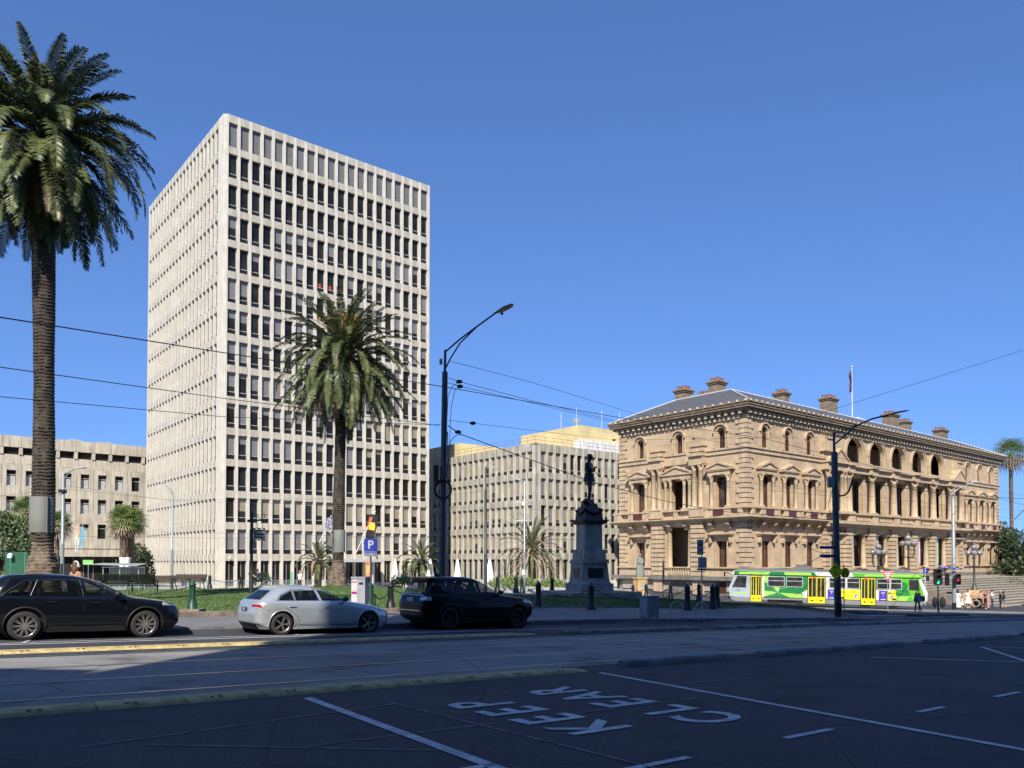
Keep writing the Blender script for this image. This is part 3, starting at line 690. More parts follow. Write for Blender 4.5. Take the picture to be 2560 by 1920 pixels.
for c_, sx_, sy_ in (((0, 0), 1, 1), ((LX, 0), -1, 1), ((0, WY), 1, -1)):
    q = MB(); quoins(q, c_, sx_, sy_); q.box((c_[0]-.02*sx_ if sx_ > 0 else c_[0]-.1, c_[1]-.02 if sy_ > 0 else c_[1]-.1, -1.75), (c_[0]+.1 if sx_ > 0 else c_[0]+.02, c_[1]+.1 if sy_ > 0 else c_[1]+.02, 15.4)); q.build('quoin', sandt, tr)
# ---- string courses and cornices
b = MB()
band(b, 11.85, 12.3, .16); band(b, 12.3, 12.42, .3)
band(b, 4.55, 4.72, .95); band(b, 4.72, 4.85, 1.15); band(b, 5.72, 5.88, .72); band(b, 4.3, 4.55, .3)
band(b, -.85, -.7, .35); band(b, -1.75, -.9, .12); 
b.build('string_course', sandt, tr)
b = MB(); band(b, -2.2, -1.75, .75); band(b, -3.9, -2.2, .1); b.build('base_course', blue, tr)
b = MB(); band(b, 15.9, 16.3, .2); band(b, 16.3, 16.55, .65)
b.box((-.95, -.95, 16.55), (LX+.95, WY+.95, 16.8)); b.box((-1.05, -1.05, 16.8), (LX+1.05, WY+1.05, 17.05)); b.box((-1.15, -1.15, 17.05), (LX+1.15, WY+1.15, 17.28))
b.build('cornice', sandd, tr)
b = MB(); z = 15.42
for i in range(int(LX/.62)+1): b.box((i*.62, -.28, 15.55), (i*.62+.32, 0, 15.9))
for i in range(1, int(WY/.62)+1): b.box((-.28, i*.62, 15.55), (0, i*.62+.32, 15.9))
for i in range(int(LX/.9)+1): b.box((i*.9-.1, -.6, 16.0), (i*.9+.28, -.19, 16.3))
for i in range(int(WY/.9)+1): b.box((-.6, i*.9+.2, 16.0), (-.19, i*.9+.58, 16.3))
for i in range(int((LX+2)/1.05)): b.box((-.9+i*1.05, -1.22, 17.12), (-.65+i*1.05, -1.1, 17.33))
for i in range(int((WY+2)/1.05)): b.box((-1.22, -.9+i*1.05, 17.12), (-1.1, -.65+i*1.05, 17.33))
b.build('dentil_course', mat('pale_sandstone', (.58, .48, .34), .85, var=.15), tr)['kind'] = 'stuff'
# ---- roof
b = MB(); e = 1.0; i_ = 5.2; zr = 20.05
o4 = [(-e, -e, 17.28), (LX+e, -e, 17.28), (LX+e, WY+e, 17.28), (-e, WY+e, 17.28)]; n4 = [(i_-.6, i_, zr), (LX-i_+.6, i_, zr), (LX-i_+.6, WY-i_, zr), (i_-.6, WY-i_, zr)]
b.add(o4+n4, [(0, 1, 5, 4), (1, 2, 6, 5), (2, 3, 7, 6), (3, 0, 4, 7), (4, 5, 6, 7)]); roof = b.build('roof', slate, tr)
b = MB()
for a, c in ((0, 1), (1, 2), (3, 0)): b.tube([Vector(n4[a])+Z_*.03, Vector(n4[c])+Z_*.03], .09, 6)
for a in (0, 1, 3): b.tube([Vector(o4[a])+Z_*.05, Vector(n4[a])+Z_*.05], .07, 6)
for i in range(60): b.sphere((i_+i*1.02, i_, zr+.06), .1, 6, 4)
b.build('ridge_cap', cap, roof)
def chimney(x, y, w, d, z0, z1, npot):
    b = MB(); b.box((x-w/2, y-d/2, z0), (x+w/2, y+d/2, z1-.5)); b.box((x-w/2-.12, y-d/2-.12, z0+(z1-z0)*.35), (x+w/2+.12, y+d/2+.12, z0+(z1-z0)*.35+.15))
    b.box((x-w/2-.12, y-d/2-.12, z1-.5), (x+w/2+.12, y+d/2+.12, z1-.3)); b.box((x-w/2-.24, y-d/2-.24, z1-.3), (x+w/2+.24, y+d/2+.24, z1-.1))
    for i in range(npot):
        for j in (0, 1): b.lathe([(.2, 0), (.2, .4), (.24, .45)], 8, (x-w/2+.3+(w-.6)*i/max(1, npot-1), y-d/4+j*d/2, z1-.1), 1)
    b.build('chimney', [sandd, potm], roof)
for px, y, w, z1, n_ in ((1711, 13, 2.2, 21.9, 4), (1795, 10, 2.3, 24.0, 3), (1762, 14, 1.8, 21.6, 3), (1957, 9, 2.0, 22.1, 3), (2075, 8, 3.0, 22.3, 4), (2230, 8, 3.4, 21.6, 4), (2265, 10, 2.2, 21.4, 3), (2355, 9, 3.2, 21.9, 4)):
    xx_ = front_x(px, y); chimney(xx_, y, w*.72, 1.5, 18, at(px, {1711: 974, 1795: 953, 1762: 986, 1957: 981, 2075: 995, 2230: 1035, 2265: 1053, 2355: 1074}[px], TRZ+U.y*xx_+N.y*y).z-CAMZ, n_)
# ---- windows and their surrounds
def hood(b, fc, c, hw, z, pr):
    fc.box(b, c-hw, c+hw, z, z+.16, -pr, 0); fc.box(b, c-hw-.1, c+hw+.1, z+.16, z+.3, -pr-.15, 0); fc.box(b, c-hw+.15, c+hw-.15, z-.35, z, -.14, 0)
    for sg in (-1, 1): fc.box(b, c+sg*(hw-.25)-.12, c+sg*(hw-.25)+.12, z-.75, z, -pr+.12, 0)
def frame(b, fc, c, w, z0, z1, t=.22, pr=.12): 
    fc.box(b, c-w/2-t, c-w/2, z0, z1+t, -pr, .02); fc.box(b, c+w/2, c+w/2+t, z0, z1+t, -pr, .02); fc.box(b, c-w/2, c+w/2, z1, z1+t, -pr, .02)
def arch_ring(b, fc, c, zc, r0, r1, pr, n=16, mi=0):
    for k in range(n):
        a0, a1 = math.pi*k/n, math.pi*(k+1)/n
        p = [fc.p(c+r*math.cos(a), zc+r*math.sin(a), d) for d in (-pr, .02) for r, a in ((r0, a0), (r1, a0), (r1, a1), (r0, a1))]
        b.add(p, [(0, 1, 2, 3), (1, 5, 6, 2), (0, 3, 7, 4)], mi)
def upper_win(fc, c, w):
    b = MB(); fc.box(b, c-w/2-.16, c-w/2, 12.42, 14.3, -.1, .02); fc.box(b, c+w/2, c+w/2+.16, 12.42, 14.3, -.1, .02); arch_ring(b, fc, c, 14.3, w/2, w/2+.18, .1); arch_ring(b, fc, c, 14.3, w/2+.3, w/2+.46, .28, 12)
    fc.box(b, c-w/2-.42, c-w/2-.3, 12.6, 14.3, -.12, .02); fc.box(b, c+w/2+.3, c+w/2+.42, 12.6, 14.3, -.12, .02)
    b.build('window_surround', sandt, tr); window_at(fc, c, w, 12.55, 14.3, 1)
def mid_win(fc, c, w, hw, ph=1.25):
    b = MB(); 
    for sg in (-1, 1): column(b, fc, c+sg*(w/2+.38), 5.9, 9.55, .21, .34)
    fc.box(b, c-w/2-.75, c+w/2+.75, 9.55, 9.95, -.6, 0); fc.box(b, c-w/2-.85, c+w/2+.85, 9.95, 10.05, -.72, 0)
    pediment(b, fc, c, hw, 10.2, ph*.62, .62); fc.box(b, c-w/2-.85, c+w/2+.85, 5.0, 5.72, -.62, -.02)
    b.build('window_surround', sandt, tr); window_at(fc, c, w, 5.9, 9.4, 0)
    q = MB(); fc.box(q, c-w/2, c+w/2, 5.0, 5.7, -.66, -.63)
    q.build('grille', ironr, tr)
def low_win(fc, c, w):
    b = MB(); frame(b, fc, c, w, -.7, 2.2); hood(b, fc, c, w/2+.85, 2.75, .55); b.build('window_surround', sandt, tr); window_at(fc, c, w, -.7, 2.2, 0, lower=True)
for x in endb: upper_win(FF, x, 1.2); mid_win(FF, x, 1.55, 1.75); low_win(FF, x, 1.55)
for i, y in enumerate(sb):
    upper_win(FS, y, 1.1)
    if i != 1: mid_win(FS, y, 1.45, 1.85); low_win(FS, y, 1.4)
# balustrade pedestals, panels and corbels
b = MB()
def bal(fc, a0, a1, step, pr=.6):
    n = int(round((a1-a0)/step))
    for i in range(n+1): a = a0+i*(a1-a0)/n; fc.box(b, a-.28, a+.28, 4.86, 5.71, -pr-.05, 0)
    fc.box(b, a0, a1, 4.86, 5.0, -pr+.02, 0)
bal(FF, .4, 15, 2.3); bal(FF, LX-15, LX-.4, 2.3); bal(FS, .4, WY-.4, 2.2)
fcx = 15.2
for fc, cs in ((FF, endb), (FS, sb)):
    for c in cs:
        for sg in (-1, 1):
            a = c+sg*1.15; fc.box(b, a-.22, a+.22, 4.0, 4.54, -.55, 0); fc.box(b, a-.22, a+.22, 3.6, 4.0, -.3, 0)
            o = fc.p(a-.22, 4.1, -.52); b.tube([o, fc.p(a+.22, 4.1, -.52)], .2, 8)
FF.box(b, .4, LX-.4, 4.86, 5.71, -.3, -.05); FS.box(b, -.3, WY-.4, 4.86, 5.71, -.3, -.05)
b.build('balustrade', sandt, tr)
# ---- central projecting part of the front with loggia
b = MB(); x0, x1 = 15.4, LX-15.4; PR = 1.1
for sx in (15.4, LX-15.4-5.0):                        # flanking bays
    for z0, z1 in ((zb, 4.3),): 
        FF.box(b, sx, sx+1.1, z0, z1, -.35, 0); FF.box(b, sx+3.9, sx+5.0, z0, z1, -.35, 0)
    for a in (.55, 1.35, 3.85, 4.6): column(b, FF, sx+a, 5.9, 11.0, .27, .55)
    FF.box(b, sx+.0, sx+5.0, 11.0, 11.85, -.95, 0); FF.box(b, sx-.15, sx+5.15, 11.85, 12.05, -1.3, 0)
    pediment(b, FF, sx+2.6, 2.1, 12.1, 1.55, 1.1)
    arch_ring(b, FF, sx+2.6, 9.0, .95, 1.2, .12); FF.box(b, sx+1.4, sx+1.65, 5.9, 9.0, -.12, 0); FF.box(b, sx+3.55, sx+3.8, 5.9, 9.0, -.12, 0)
    fx = sx+(-.3 if sx < 30 else 2.3)
    FF.box(b, fx, fx+3, 13.2, 13.4, -.8, 0); FF.box(b, fx+.1, fx+2.9, 14.75, 14.95, -.75, 0); FF.box(b, fx+.3, fx+2.7, 13.4, 14.75, -.2, 0); FF.box(b, fx+.1, fx+.6, 13.4, 14.75, -.7, 0); FF.box(b, fx+2.4, fx+2.9, 13.4, 14.75, -.7, 0)
    for k in range(7): FF.box(b, fx+.78+k*.22, fx+.9+k*.22, 13.4, 14.75, -.6, -.48)
    FF.box(b, sx, sx+5.0, 12.3, 13.2, -.4, 0)
    z = -1.7
    while z < 4.0: 
        for a in (0, 3.9): FF.box(b, sx+a-.1, sx+a+1.2, z, z+.42, -.5, -.1)
        z += .54
    for a in (18.0 if sx < 30 else LX-18.0,):
        frame(b, FF, a, 1.9, -.9, 2.5, .3, .3); hood(b, FF, a, 1.9, 3.1, .8)
for i, a in enumerate(arches):
    arch_ring(b, FF, a, 13.55, 2.05, 2.28, .12, 22); arch_ring(b, FF, a, 13.55, 2.36, 2.56, .2, 22)
    for sg in (-1, 1): FF.box(b, a+sg*2.3-.22, a+sg*2.3+.22, 12.42, 13.55, -.12, 0)
piers = [20.6]+[(arches[i]+arches[i+1])/2 for i in range(4)]+[LX-20.6]
for i, a in enumerate(piers):
    column(b, FF, a, 5.9, 11.0, .42, .75)
    for sg in (-.85, .85): FF.box(b, a+sg-.22, a+sg+.22, 5.9, 10.9, -.22, 0)
    FF.box(b, a-.75, a+.75, 11.0, 11.75, -1.25, 0); FF.box(b, a-.9, a+.9, 11.75, 12.0, -1.6, 0); FF.box(b, a-.8, a+.8, 4.86, 5.9, -1.25, 0)
    FF.box(b, a-.65, a+.65, zb, 4.3, -.7, 0)
    z = -1.7
    while z < 4.0: FF.box(b, a-.78, a+.78, z, z+.42, -.85, -.1); z += .54
FF.box(b, 20.4, LX-20.4, 11.0, 11.7, -.7, 0); FF.box(b, 20.4, LX-20.4, 11.7, 11.95, -1.05, 0); FF.box(b, 20.4, LX-20.4, 11.95, 12.3, -.5, 0)
FF.box(b, 15.2, LX-15.2, 4.5, 4.86, -1.65, 0); FF.box(b, 15.2, LX-15.2, 4.15, 4.5, -1.1, 0); FF.box(b, 15.2, LX-15.2, 5.72, 5.89, -1.4, -.9)
FF.box(b, 20.5, LX-20.5, 3.4, 4.15, -.55, 0)
for i in range(5):
    for sg in (-1, 1): column(b, FF, arches[i]+sg*1.5, -1.0, 3.4, .33, .25, 'tus')
    for k in range(9): b.lathe([(.06, 0), (.11, .2), (.05, .5), (.1, .7)], 6, tuple(FF.p(arches[i]-1.6+k*.4, 4.95, -1.15)))
b.build('loggia', sandt, tr)
for i, a in enumerate(arches):
    q = MB(); FF.quad(q, a-1.75, a+1.75, -.9, 3.4, 3.2, 1); FF.box(q, a-.7, a+.7, -.9, 2.0, 3.0, 3.19, 0); q.build('door', [redw, wglass], tr)
    q = MB(); FF.quad(q, a-1.65, a+1.65, 5.0, 10.6, 2.5, 1)
    for k in (-.8, 0, .8): FF.box(q, a+k-.05, a+k+.05, 5, 10.6, 2.4, 2.49, 0)
    q.build('window', [redw, wglass], tr)
    q = MB(); FF.box(q, a-1.4, a+1.4, 12.0, 15.7, 2.0, 2.1)
    q.box((a-1.75, .9, 11.9), (a+1.75, 3, 12.0)); q.sphere(tuple(FF.p(a-.2, 14.4, 1.95)), .45, 8, 6); q.box((a-.9, 1.0, 12.0), (a+.9, 1.5, 12.9)); q.build('loggia_vault', sandt, tr)
bann = [(29.4, ((.55, .6, .45), (.2, .3, .2))), (41.6, ((.7, .7, .72), (.7, .25, .4))), (47.5, ((.3, .5, .15), (.45, .7, .75)))]
for i, (a, cc) in enumerate(bann):
    q = MB(); FF.box(q, a-1.0, a-.25, -.6, 3.2, -.25, -.22); q.build('banner', mat('banner_%s' % ['sage', 'pink', 'green'][i], cc[0], .7, col2=cc[1], scale=.8), tr)
window_at(FF, 18.0, 1.9, -.9, 2.5, 0); window_at(FF, LX-18.0, 1.9, -.9, 2.5, 0); window_at(FF, 18.0, 1.9, 5.0, 9.0, 1); window_at(FF, LX-18.0, 1.9, 5.0, 9.0, 1)
# ---- side central bay
b = MB(); c = 9.1
for sg in (-1, 1):
    for a in (2.55, 3.45): column(b, FS, c+sg*a, 5.9, 11.0, .3, .5)
    FS.box(b, c+sg*3.0-.95, c+sg*3.0+.95, 11.0, 11.85, -.9, 0); FS.box(b, c+sg*3.0-1.05, c+sg*3.0+1.05, 11.85, 12.2, -1.15, 0)
    FS.box(b, c+sg*3.0-.9, c+sg*3.0+.9, 12.42, 13.0, -.6, 0); FS.box(b, c+sg*3.0-1.05, c+sg*3.0+1.05, 13.0, 13.15, -.75, 0); FS.box(b, c+sg*3.0-.95, c+sg*3.0+.95, 5.0, 5.9, -.85, 0)
    FS.box(b, c+sg*2.9-.7, c+sg*2.9+.7, zb, 4.3, -.45, 0)
    z = -1.7
    while z < 4.0: FS.box(b, c+sg*2.9-.85, c+sg*2.9+.85, z, z+.42, -.62, -.1); z += .54
    column(b, FS, c+sg*1.5, -.9, 3.9, .3, -.1, 'tus'); column(b, FS, c+sg*1.0, 5.9, 9.5, .2, .35)
    column(b, FS, c+sg*1.75, 5.9, 9.5, .2, .35)
FS.box(b, c-2.1, c+2.1, 9.5, 9.95, -.65, 0); pediment(b, FS, c, 2.35, 10.1, .9, .65)
FS.box(b, c-2.1, c+2.1, 11.2, 11.85, -.25, 0); FS.box(b, c-3.7, c+3.7, 4.0, 4.55, -.55, 0)
for k in range(9): b.lathe([(.07, 0), (.12, .25), (.06, .55), (.11, .75)], 6, tuple(FS.p(c-1.4+k*.35, -1.65, -.2)))
b.build('portico', sandt, tr)
q = MB(); FS.quad(q, c-.7, c+.7, -.9, 2.3, 3.0, 1); FS.box(q, c-.75, c-.6, -.9, 2.3, 2.85, 2.98); FS.box(q, c+.6, c+.75, -.9, 2.3, 2.85, 2.98); q.build('door', [redw, wglass], tr)
q = MB(); FS.quad(q, c-1.3, c+1.3, 5.9, 9.4, 1.6, 1); FS.box(q, c-.05, c+.05, 5.9, 9.4, 1.5, 1.58); q.build('window', [redw, wglass], tr)
# basement panels on the side
for y in (.8, 3.9, 6.3, 10.2, 12.6, 16.2): b = MB(); FS.box(b, y, y+1.7, -3.4, -2.35, -.2, -.1); b.build('basement_panel', vermm, tr)
for y in (1.5, 8, 14): b = MB(); FF.box(b, y, y+2.2, -3.4, -2.35, -.2, -.1); b.build('basement_panel', vermm, tr)
for y in (2.6, 5.65, 12.1, 14.4): q = MB(); FS.box(q, y, y+.9, -3.6, -2.35, -.14, -.105); q.build('basement_grille', mat('dark_red_grille', (.06, .02, .015), .7), tr)
# flag on the roof
fx = front_x(2134, 9)
fl = thing('flagpole', 'white flagpole with limp navy flag on the slate roof', 'flagpole', tuple(ST(0, 0)+Vector((TRX, TRZ, 0))+U*fx+N*9+Z_*(CAMZ+19.8)), ANG)
b = MB(); b.tube([(0, 0, 0), (0, 0, 9.2)], [.13, .08], 8); b.sphere((0, 0, 9.3), .16, 8, 6); b.build('pole', cap, fl)
def limp_flag(name, m, parent, z1, w, h, side=1, r=.1):
    b = MB(); vs = []; n = 14
    for j in range(9):
        z = z1-h*j/8; wd = w*(.75+.25*math.sin(j*1.3))
        for i in range(n+1): a = i/n; vs.append((side*(r+wd*a*.8), .16*math.sin(a*16+j*.5)*a**.5, z-wd*a*a*.9))
    b.add(vs, [(j*(n+1)+i, j*(n+1)+i+1, (j+1)*(n+1)+i+1, (j+1)*(n+1)+i) for j in range(8) for i in range(n)], 0, True)
    mm = m if isinstance(m, list) else [m]
    return b.build(name, mm, parent)
limp_flag('flag', mat('navy_flag', (.03, .035, .1), .7, col2=(.12, .05, .08), scale=3), fl, 8.8, .9, 3.0, -1, .05)
fx = front_x(2152, 9)
q = thing('rooftop_camera', 'white camera housing on a bracket above the slate roof ridge', 'camera', tuple(Vector((TRX, TRZ, 0))+U*fx+N*9+Z_*(CAMZ+19.9)), ANG+.2)
b = MB(); b.tube([(0, 0, 0), (0, 0, 1.0), (0, 0, 1.2)], .1, 8); b.taper((0, 0), 2.2, .5, 1.2, 2.3, .55, 1.7); b.build('camera_body', cammat, q)
# ---- terrace, stairs and balustrade in front of the right end
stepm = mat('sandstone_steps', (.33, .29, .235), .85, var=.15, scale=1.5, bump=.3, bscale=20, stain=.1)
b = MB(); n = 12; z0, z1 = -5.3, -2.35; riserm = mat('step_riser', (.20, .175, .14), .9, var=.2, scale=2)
for i in range(n):
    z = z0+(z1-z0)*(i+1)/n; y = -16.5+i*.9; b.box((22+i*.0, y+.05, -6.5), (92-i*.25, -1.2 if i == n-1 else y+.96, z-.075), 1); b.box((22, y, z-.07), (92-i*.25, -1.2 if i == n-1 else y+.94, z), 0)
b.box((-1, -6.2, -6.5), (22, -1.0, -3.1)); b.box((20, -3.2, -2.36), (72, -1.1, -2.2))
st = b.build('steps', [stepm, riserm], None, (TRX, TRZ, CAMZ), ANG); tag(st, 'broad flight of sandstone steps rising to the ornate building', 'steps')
b = MB(); bx0, bx1 = 30.0, 45.5; by = -17.6; bz = -6.0
b.box((bx0, by, bz-.6), (bx1, by+.7, bz+.85)); b.box((bx0, by+.1, bz+.85), (bx1, by+.6, bz+1.0)); b.box((bx0, by-.05, bz+1.85), (bx1, by+.75, bz+2.1))
for k in range(int((bx1-bx0)/.42)): b.lathe([(.09, 1.0), (.15, 1.2), (.07, 1.6), (.13, 1.85)], 7, (bx0+.25+k*.42, by+.35, bz))
for x in (bx0, 35.5, 40.5, bx1-.6): b.box((x, by-.12, bz-.6), (x+.6, by+.82, bz+1.86))
bs = b.build('balustrade', mat('golden_sandstone', (.46, .31, .15), .85, var=.2, scale=1.5, bump=.3, bscale=20), None, (TRX, TRZ, CAMZ), ANG)
tag(bs, 'golden sandstone balustrade at the foot of the broad steps, behind the waiting people', 'balustrade')
# ================================================================ PALMS, TREES, SHRUBS, GRASS
leafg = mat('palm_leaf_green', (.05, .068, .02), .45, col2=(.125, .145, .05), scale=1.2, spec=.35)
leafd = mat('palm_leaf_dry', (.27, .20, .13), .8, var=.35, scale=1.5)
leafy = mat('palm_fruit_orange', (.40, .23, .05), .7, var=.3)
trunkm = mat('palm_trunk', (.06, .048, .038), .95, var=.35, scale=3, bump=1, bscale=12, detail=9)
trunkb = mat('palm_root_bulge', (.15, .115, .085), .95, var=.4, scale=4, bump=1, bscale=10, detail=9)
sleevem = mat('grey_metal_sleeve', (.19, .195, .18), .6, 0, var=.1, scale=1)
def frond(b, o, az, el, L, droop, rnd, w=.5, n=34, mi=0, rachis=.035, vee=.5, cut=0):
    """pinnate frond: curved rachis with narrow leaflets both sides"""
    d = Vector((math.cos(az), math.sin(az), 0)); side = Vector((-d.y, d.x, 0)); pts = []; a = el; p = Vector(o); st = L/12
    tw = rnd.uniform(-.3, .3); pts.append(p.copy()); ang = [a]
    for i in range(12):
        p = p+(d*math.cos(a)+Z_*math.sin(a))*st+side*tw*st*.12*(i/12); a -= droop/12*(1+i*.08); a = max(a, -1.5); pts.append(p.copy()); ang.append(a)
    b.tube(pts, [rachis*(1-.8*i/12) for i in range(13)], 4, mi, False)
    vs = []; fs = []
    for i in range(n):
        k = .13+.87*i/n; q = k*12; j = min(int(q), 11); f = q-j; c = pts[j].lerp(pts[j+1], f); aa = lerp(ang[j], ang[j+1], f)
        t = d*math.cos(aa)+Z_*math.sin(aa); up = -d*math.sin(aa)+Z_*math.cos(aa)
        ll = w*math.sin(math.pi*min(1, .12+k*.86))**.6*rnd.uniform(.85, 1.1)
        for sg in (-1, 1):
            v = (side*sg*(.82)+t*.62+up*(vee*rnd.uniform(.3, 1.3)-.25)).normalized()
            e = c+v*ll-Z_*ll*.18; m = c+v*ll*.5+up*.01; h = t*(L/n*.34+.008)
            bi = len(vs); vs += [c-h*.7, c+h*.7, m+h, e, m-h]; fs.append((bi, bi+1, bi+2, bi+3, bi+4))
    b.add(vs, fs, mi)
def palm_trunk(name, par, z0, z1, r, lean=(0, 0), seed=1, bulge=0, ring=.14, mats=None, crownr=1.15, ragged=0):
    rnd = random.Random(seed); b = MB(); n = 28; z = z0; vs = []; rows = 0; mi = []
    while z < z1:
        k = (z-z0)/(z1-z0)
        for ph, dr in ((0, .0), (.55, .03), (.85, .045), (1.0, -.005)):
            rr = r*(1+.06*math.sin(z*.7+seed)); 
            if bulge and z-z0 < bulge: rr *= 1+.85*(1-((z-z0)/bulge)**2)
            if ragged and z > ragged: rr *= 1.12
            ox, oy = lean[0]*k*k, lean[1]*k*k
            for i in range(n):
                an = 2*math.pi*i/n+(.5 if rows % 2 else 0)*2*math.pi/n
                q = mnoise.noise(Vector((math.cos(an)*2.2, math.sin(an)*2.2, z*1.6+seed*7)))
                bb = .16*(mnoise.noise(Vector((math.cos(an)*4, math.sin(an)*4, z*5+ph*2)))+.25) if bulge and z-z0 < bulge*.92 else 0
                if ragged and z > ragged: bb += .12*mnoise.noise(Vector((math.cos(an)*3, math.sin(an)*3, z*4+ph*3)))
                R_ = rr+dr*r*1.6+q*.05*r+bb*r*1.1+dr*.6*r*math.sin(i*1.57)
                vs.append((ox+R_*math.cos(an), oy+R_*math.sin(an), z+ph*ring+.05*ring*math.sin(an*3+rows)+ring*.35*mnoise.noise(Vector((math.cos(an)*3, math.sin(an)*3, z)))))
            mi.append(1 if bulge and z-z0 < bulge*1.15 else 0)
        z += ring; rows += 1
    m = len(vs)//n
    for k in range(m-1): b.add([], [], 0)
    base = len(b.v); b.add(vs, [], 0)
    for k in range(m-1):
        for i in range(n): b.f.append([base+k*n+i, base+k*n+(i+1) % n, base+(k+1)*n+(i+1) % n, base+(k+1)*n+i]); b.m.append(mi[k]); b.sm.append(True)
    b.f.append([base+(m-1)*n+i for i in range(n)]); b.m.append(0); b.sm.append(False)
    return b.build(name, mats or [trunkm, trunkb], par)
def canary(label, px, Y, zc, R_, tr, seed, fr_n=110, green=1.0, group=None, sleeve=None, bulge=0, lean=(0, 0), fruit=False, el_lo=-1.25, dry=.16, w=.5, ragged=None, cat='palm tree', base=None, nl=34):
    g = onG(px, Y); rnd = random.Random(seed); t = thing('palm_tree', label, cat, tuple(g)); H_ = zc-g.z
    palm_trunk('trunk', t, -.1, H_-.2, tr, lean, seed, bulge, .13 if tr > .3 else .1, None, ragged=(H_-ragged if ragged else 0))
    b = MB(); c = Vector((lean[0], lean[1], H_))
    for i in range(fr_n):
        k = (i+.5)/fr_n; el = lerp(1.5, el_lo, k**.9)+rnd.uniform(-.12, .12); az = i*2.39996+rnd.uniform(-.2, .2)
        L = R_*lerp(.92, 1.12, math.sin(k*math.pi))*rnd.uniform(.9, 1.08); dr = lerp(.5, 1.9, min(1, k*1.7)) if el > -.2 else .5
        isdry = k > 1-dry and rnd.random() < .7 or rnd.random() < dry*.2
        o = c+Vector((math.cos(az), math.sin(az), 0))*tr*.8*min(1, k*3)-Z_*(k*1.0*tr*2.2)
        frond(b, o, az, el, L*(.82 if isdry else 1), dr, rnd, w*(.6 if isdry else 1), nl, 1 if isdry else 0, .03, .5)
    b.build('crown', [leafg, leafd], t)
    b = MB()
    for i in range(40):                                # old leaf bases under the crown
        az = i*2.4; k = i/40; o = c+Vector((math.cos(az), math.sin(az), 0))*tr*1.0-Z_*(.2+k*1.3); b.tube([o, o+Vector((math.cos(az)*.3, math.sin(az)*.3, .32))], [.06, .03], 4, 0)
    b.build('leaf_bases', trunkm, t)
    if fruit:
        for i in range(4):
            b = MB(); az = -1.57+(i-1.5)*.55; o = c+Z_*.7+Vector((math.cos(az), math.sin(az), 0))*.45; 
            for j in range(46):
                a2 = az+rnd.uniform(-.25, .25); e2 = rnd.uniform(.9, 1.45); l = rnd.uniform(.9, 2.0) 
                m = o+Vector((math.cos(a2)*math.cos(e2), math.sin(a2)*math.cos(e2), math.sin(e2)))*l
                b.tube([o, m, m+Vector((math.cos(a2)*.3, math.sin(a2)*.3, -.25))], [.02, .035, .035], 3, 0, False)
            b.build('fruit_cluster', leafy, t)
    if sleeve:
        b = MB(); z0, z1 = sleeve[0]-g.z, sleeve[1]-g.z; rr = sleeve[2]
        b.lathe([(rr, z0), (rr*1.01, z0+.02), (rr*1.01, z1-.02), (rr, z1)], 32, (lean[0]*.2, 0, 0)); b.box((rr*.72, -rr*.72-.03, z0), (rr*.78, -rr*.6, z1))
        b.build('sleeve', sleevem, t)
    return t
def zat(px, py, Y): return at(px, py, Y).z
canary('tallest date palm with grey metal sleeve on its trunk, at the left edge', 108, 30, zat(95, 335, 30), 4.0, .36, 5, 150, sleeve=(zat(100, 1332, 30), zat(100, 1243, 30), .43), bulge=2.1, lean=(-.25, 0), w=.55, el_lo=-1.4, dry=.2, ragged=3.6, nl=60)
canary('date palm with orange fruit stalks and grey sleeve, in front of the tower', 845, 52, zat(855, 888, 52), 5.0, .36, 11, 170, sleeve=(zat(845, 1381, 52), zat(845, 1325, 52), .41), bulge=1.5, lean=(.3, 0), fruit=True, w=.5, el_lo=-1.42, ragged=2.2, dry=.24, nl=50)
canary('small yellowish date palm left of the parking sign', 795, 77, zat(797, 1395, 77), 2.3, .33, 21, 28, w=.36, el_lo=-.3, dry=.25)
canary('small green date palm between closed white parasols', 1053, 79, zat(1053, 1395, 79), 2.5, .36, 23, 26, w=.36, el_lo=-.1, dry=.03)
canary('half dead date palm with drooping brown fronds, in front of the weathered block', 1330, 82, zat(1330, 1372, 82), 4.5, .38, 33, 90, w=.26, el_lo=-.65, dry=.75)
leaff = mat('fan_palm_green', (.08, .13, .03), .5, col2=(.22, .28, .08), scale=1)
def fan_crown(b, c, R_, n, rnd, skirt=.25, mats=2):
    for i in range(n):
        k = (i+.5)/n; el = lerp(1.4, -1.1, k); az = i*2.4+rnd.uniform(-.2, .2); d = Vector((math.cos(az)*math.cos(el), math.sin(az)*math.cos(el), math.sin(el)))
        pe = c+d*R_*.45-Z_*.05; side = Vector((-math.sin(az), math.cos(az), 0)); up = side.cross(d)
        b.tube([c, pe], [.025, .018], 3, 0, False); mi = 1 if k > 1-skirt else 0; fr = R_*.68*rnd.uniform(.8, 1.15); vs = [pe]; fs = []
        for j in range(15):
            a = lerp(-1.9, 1.9, j/14); v = (d*math.cos(a)+side*math.sin(a)); e = pe+v*fr*(.75+.25*math.cos(a))-Z_*fr*.28; w_ = (side*math.cos(a)-d*math.sin(a))*.06
            bi = len(vs); m = pe+v*fr*.55; vs += [m-w_, m+w_, e]; fs.append((0, bi, bi+2, bi+1))
        b.add(vs, fs, mi)
def fan_palm(label, px, Y, zc, R_, tr, seed, n=60, skirt=.25, group=None):
    g = onG(px, Y); rnd = random.Random(seed); t = thing('palm_tree', label, 'palm tree', tuple(g), 0, group); H_ = zc-g.z
    palm_trunk('trunk', t, -.1, H_, tr, (0, 0), seed, 0, .12, [mat('fan_palm_trunk', (.17, .12, .08), .95, var=.35, bump=1, bscale=20)])
    b = MB(); fan_crown(b, Vector((0, 0, H_)), R_, n, rnd, skirt); b.build('crown', [leaff, leafd], t); return t
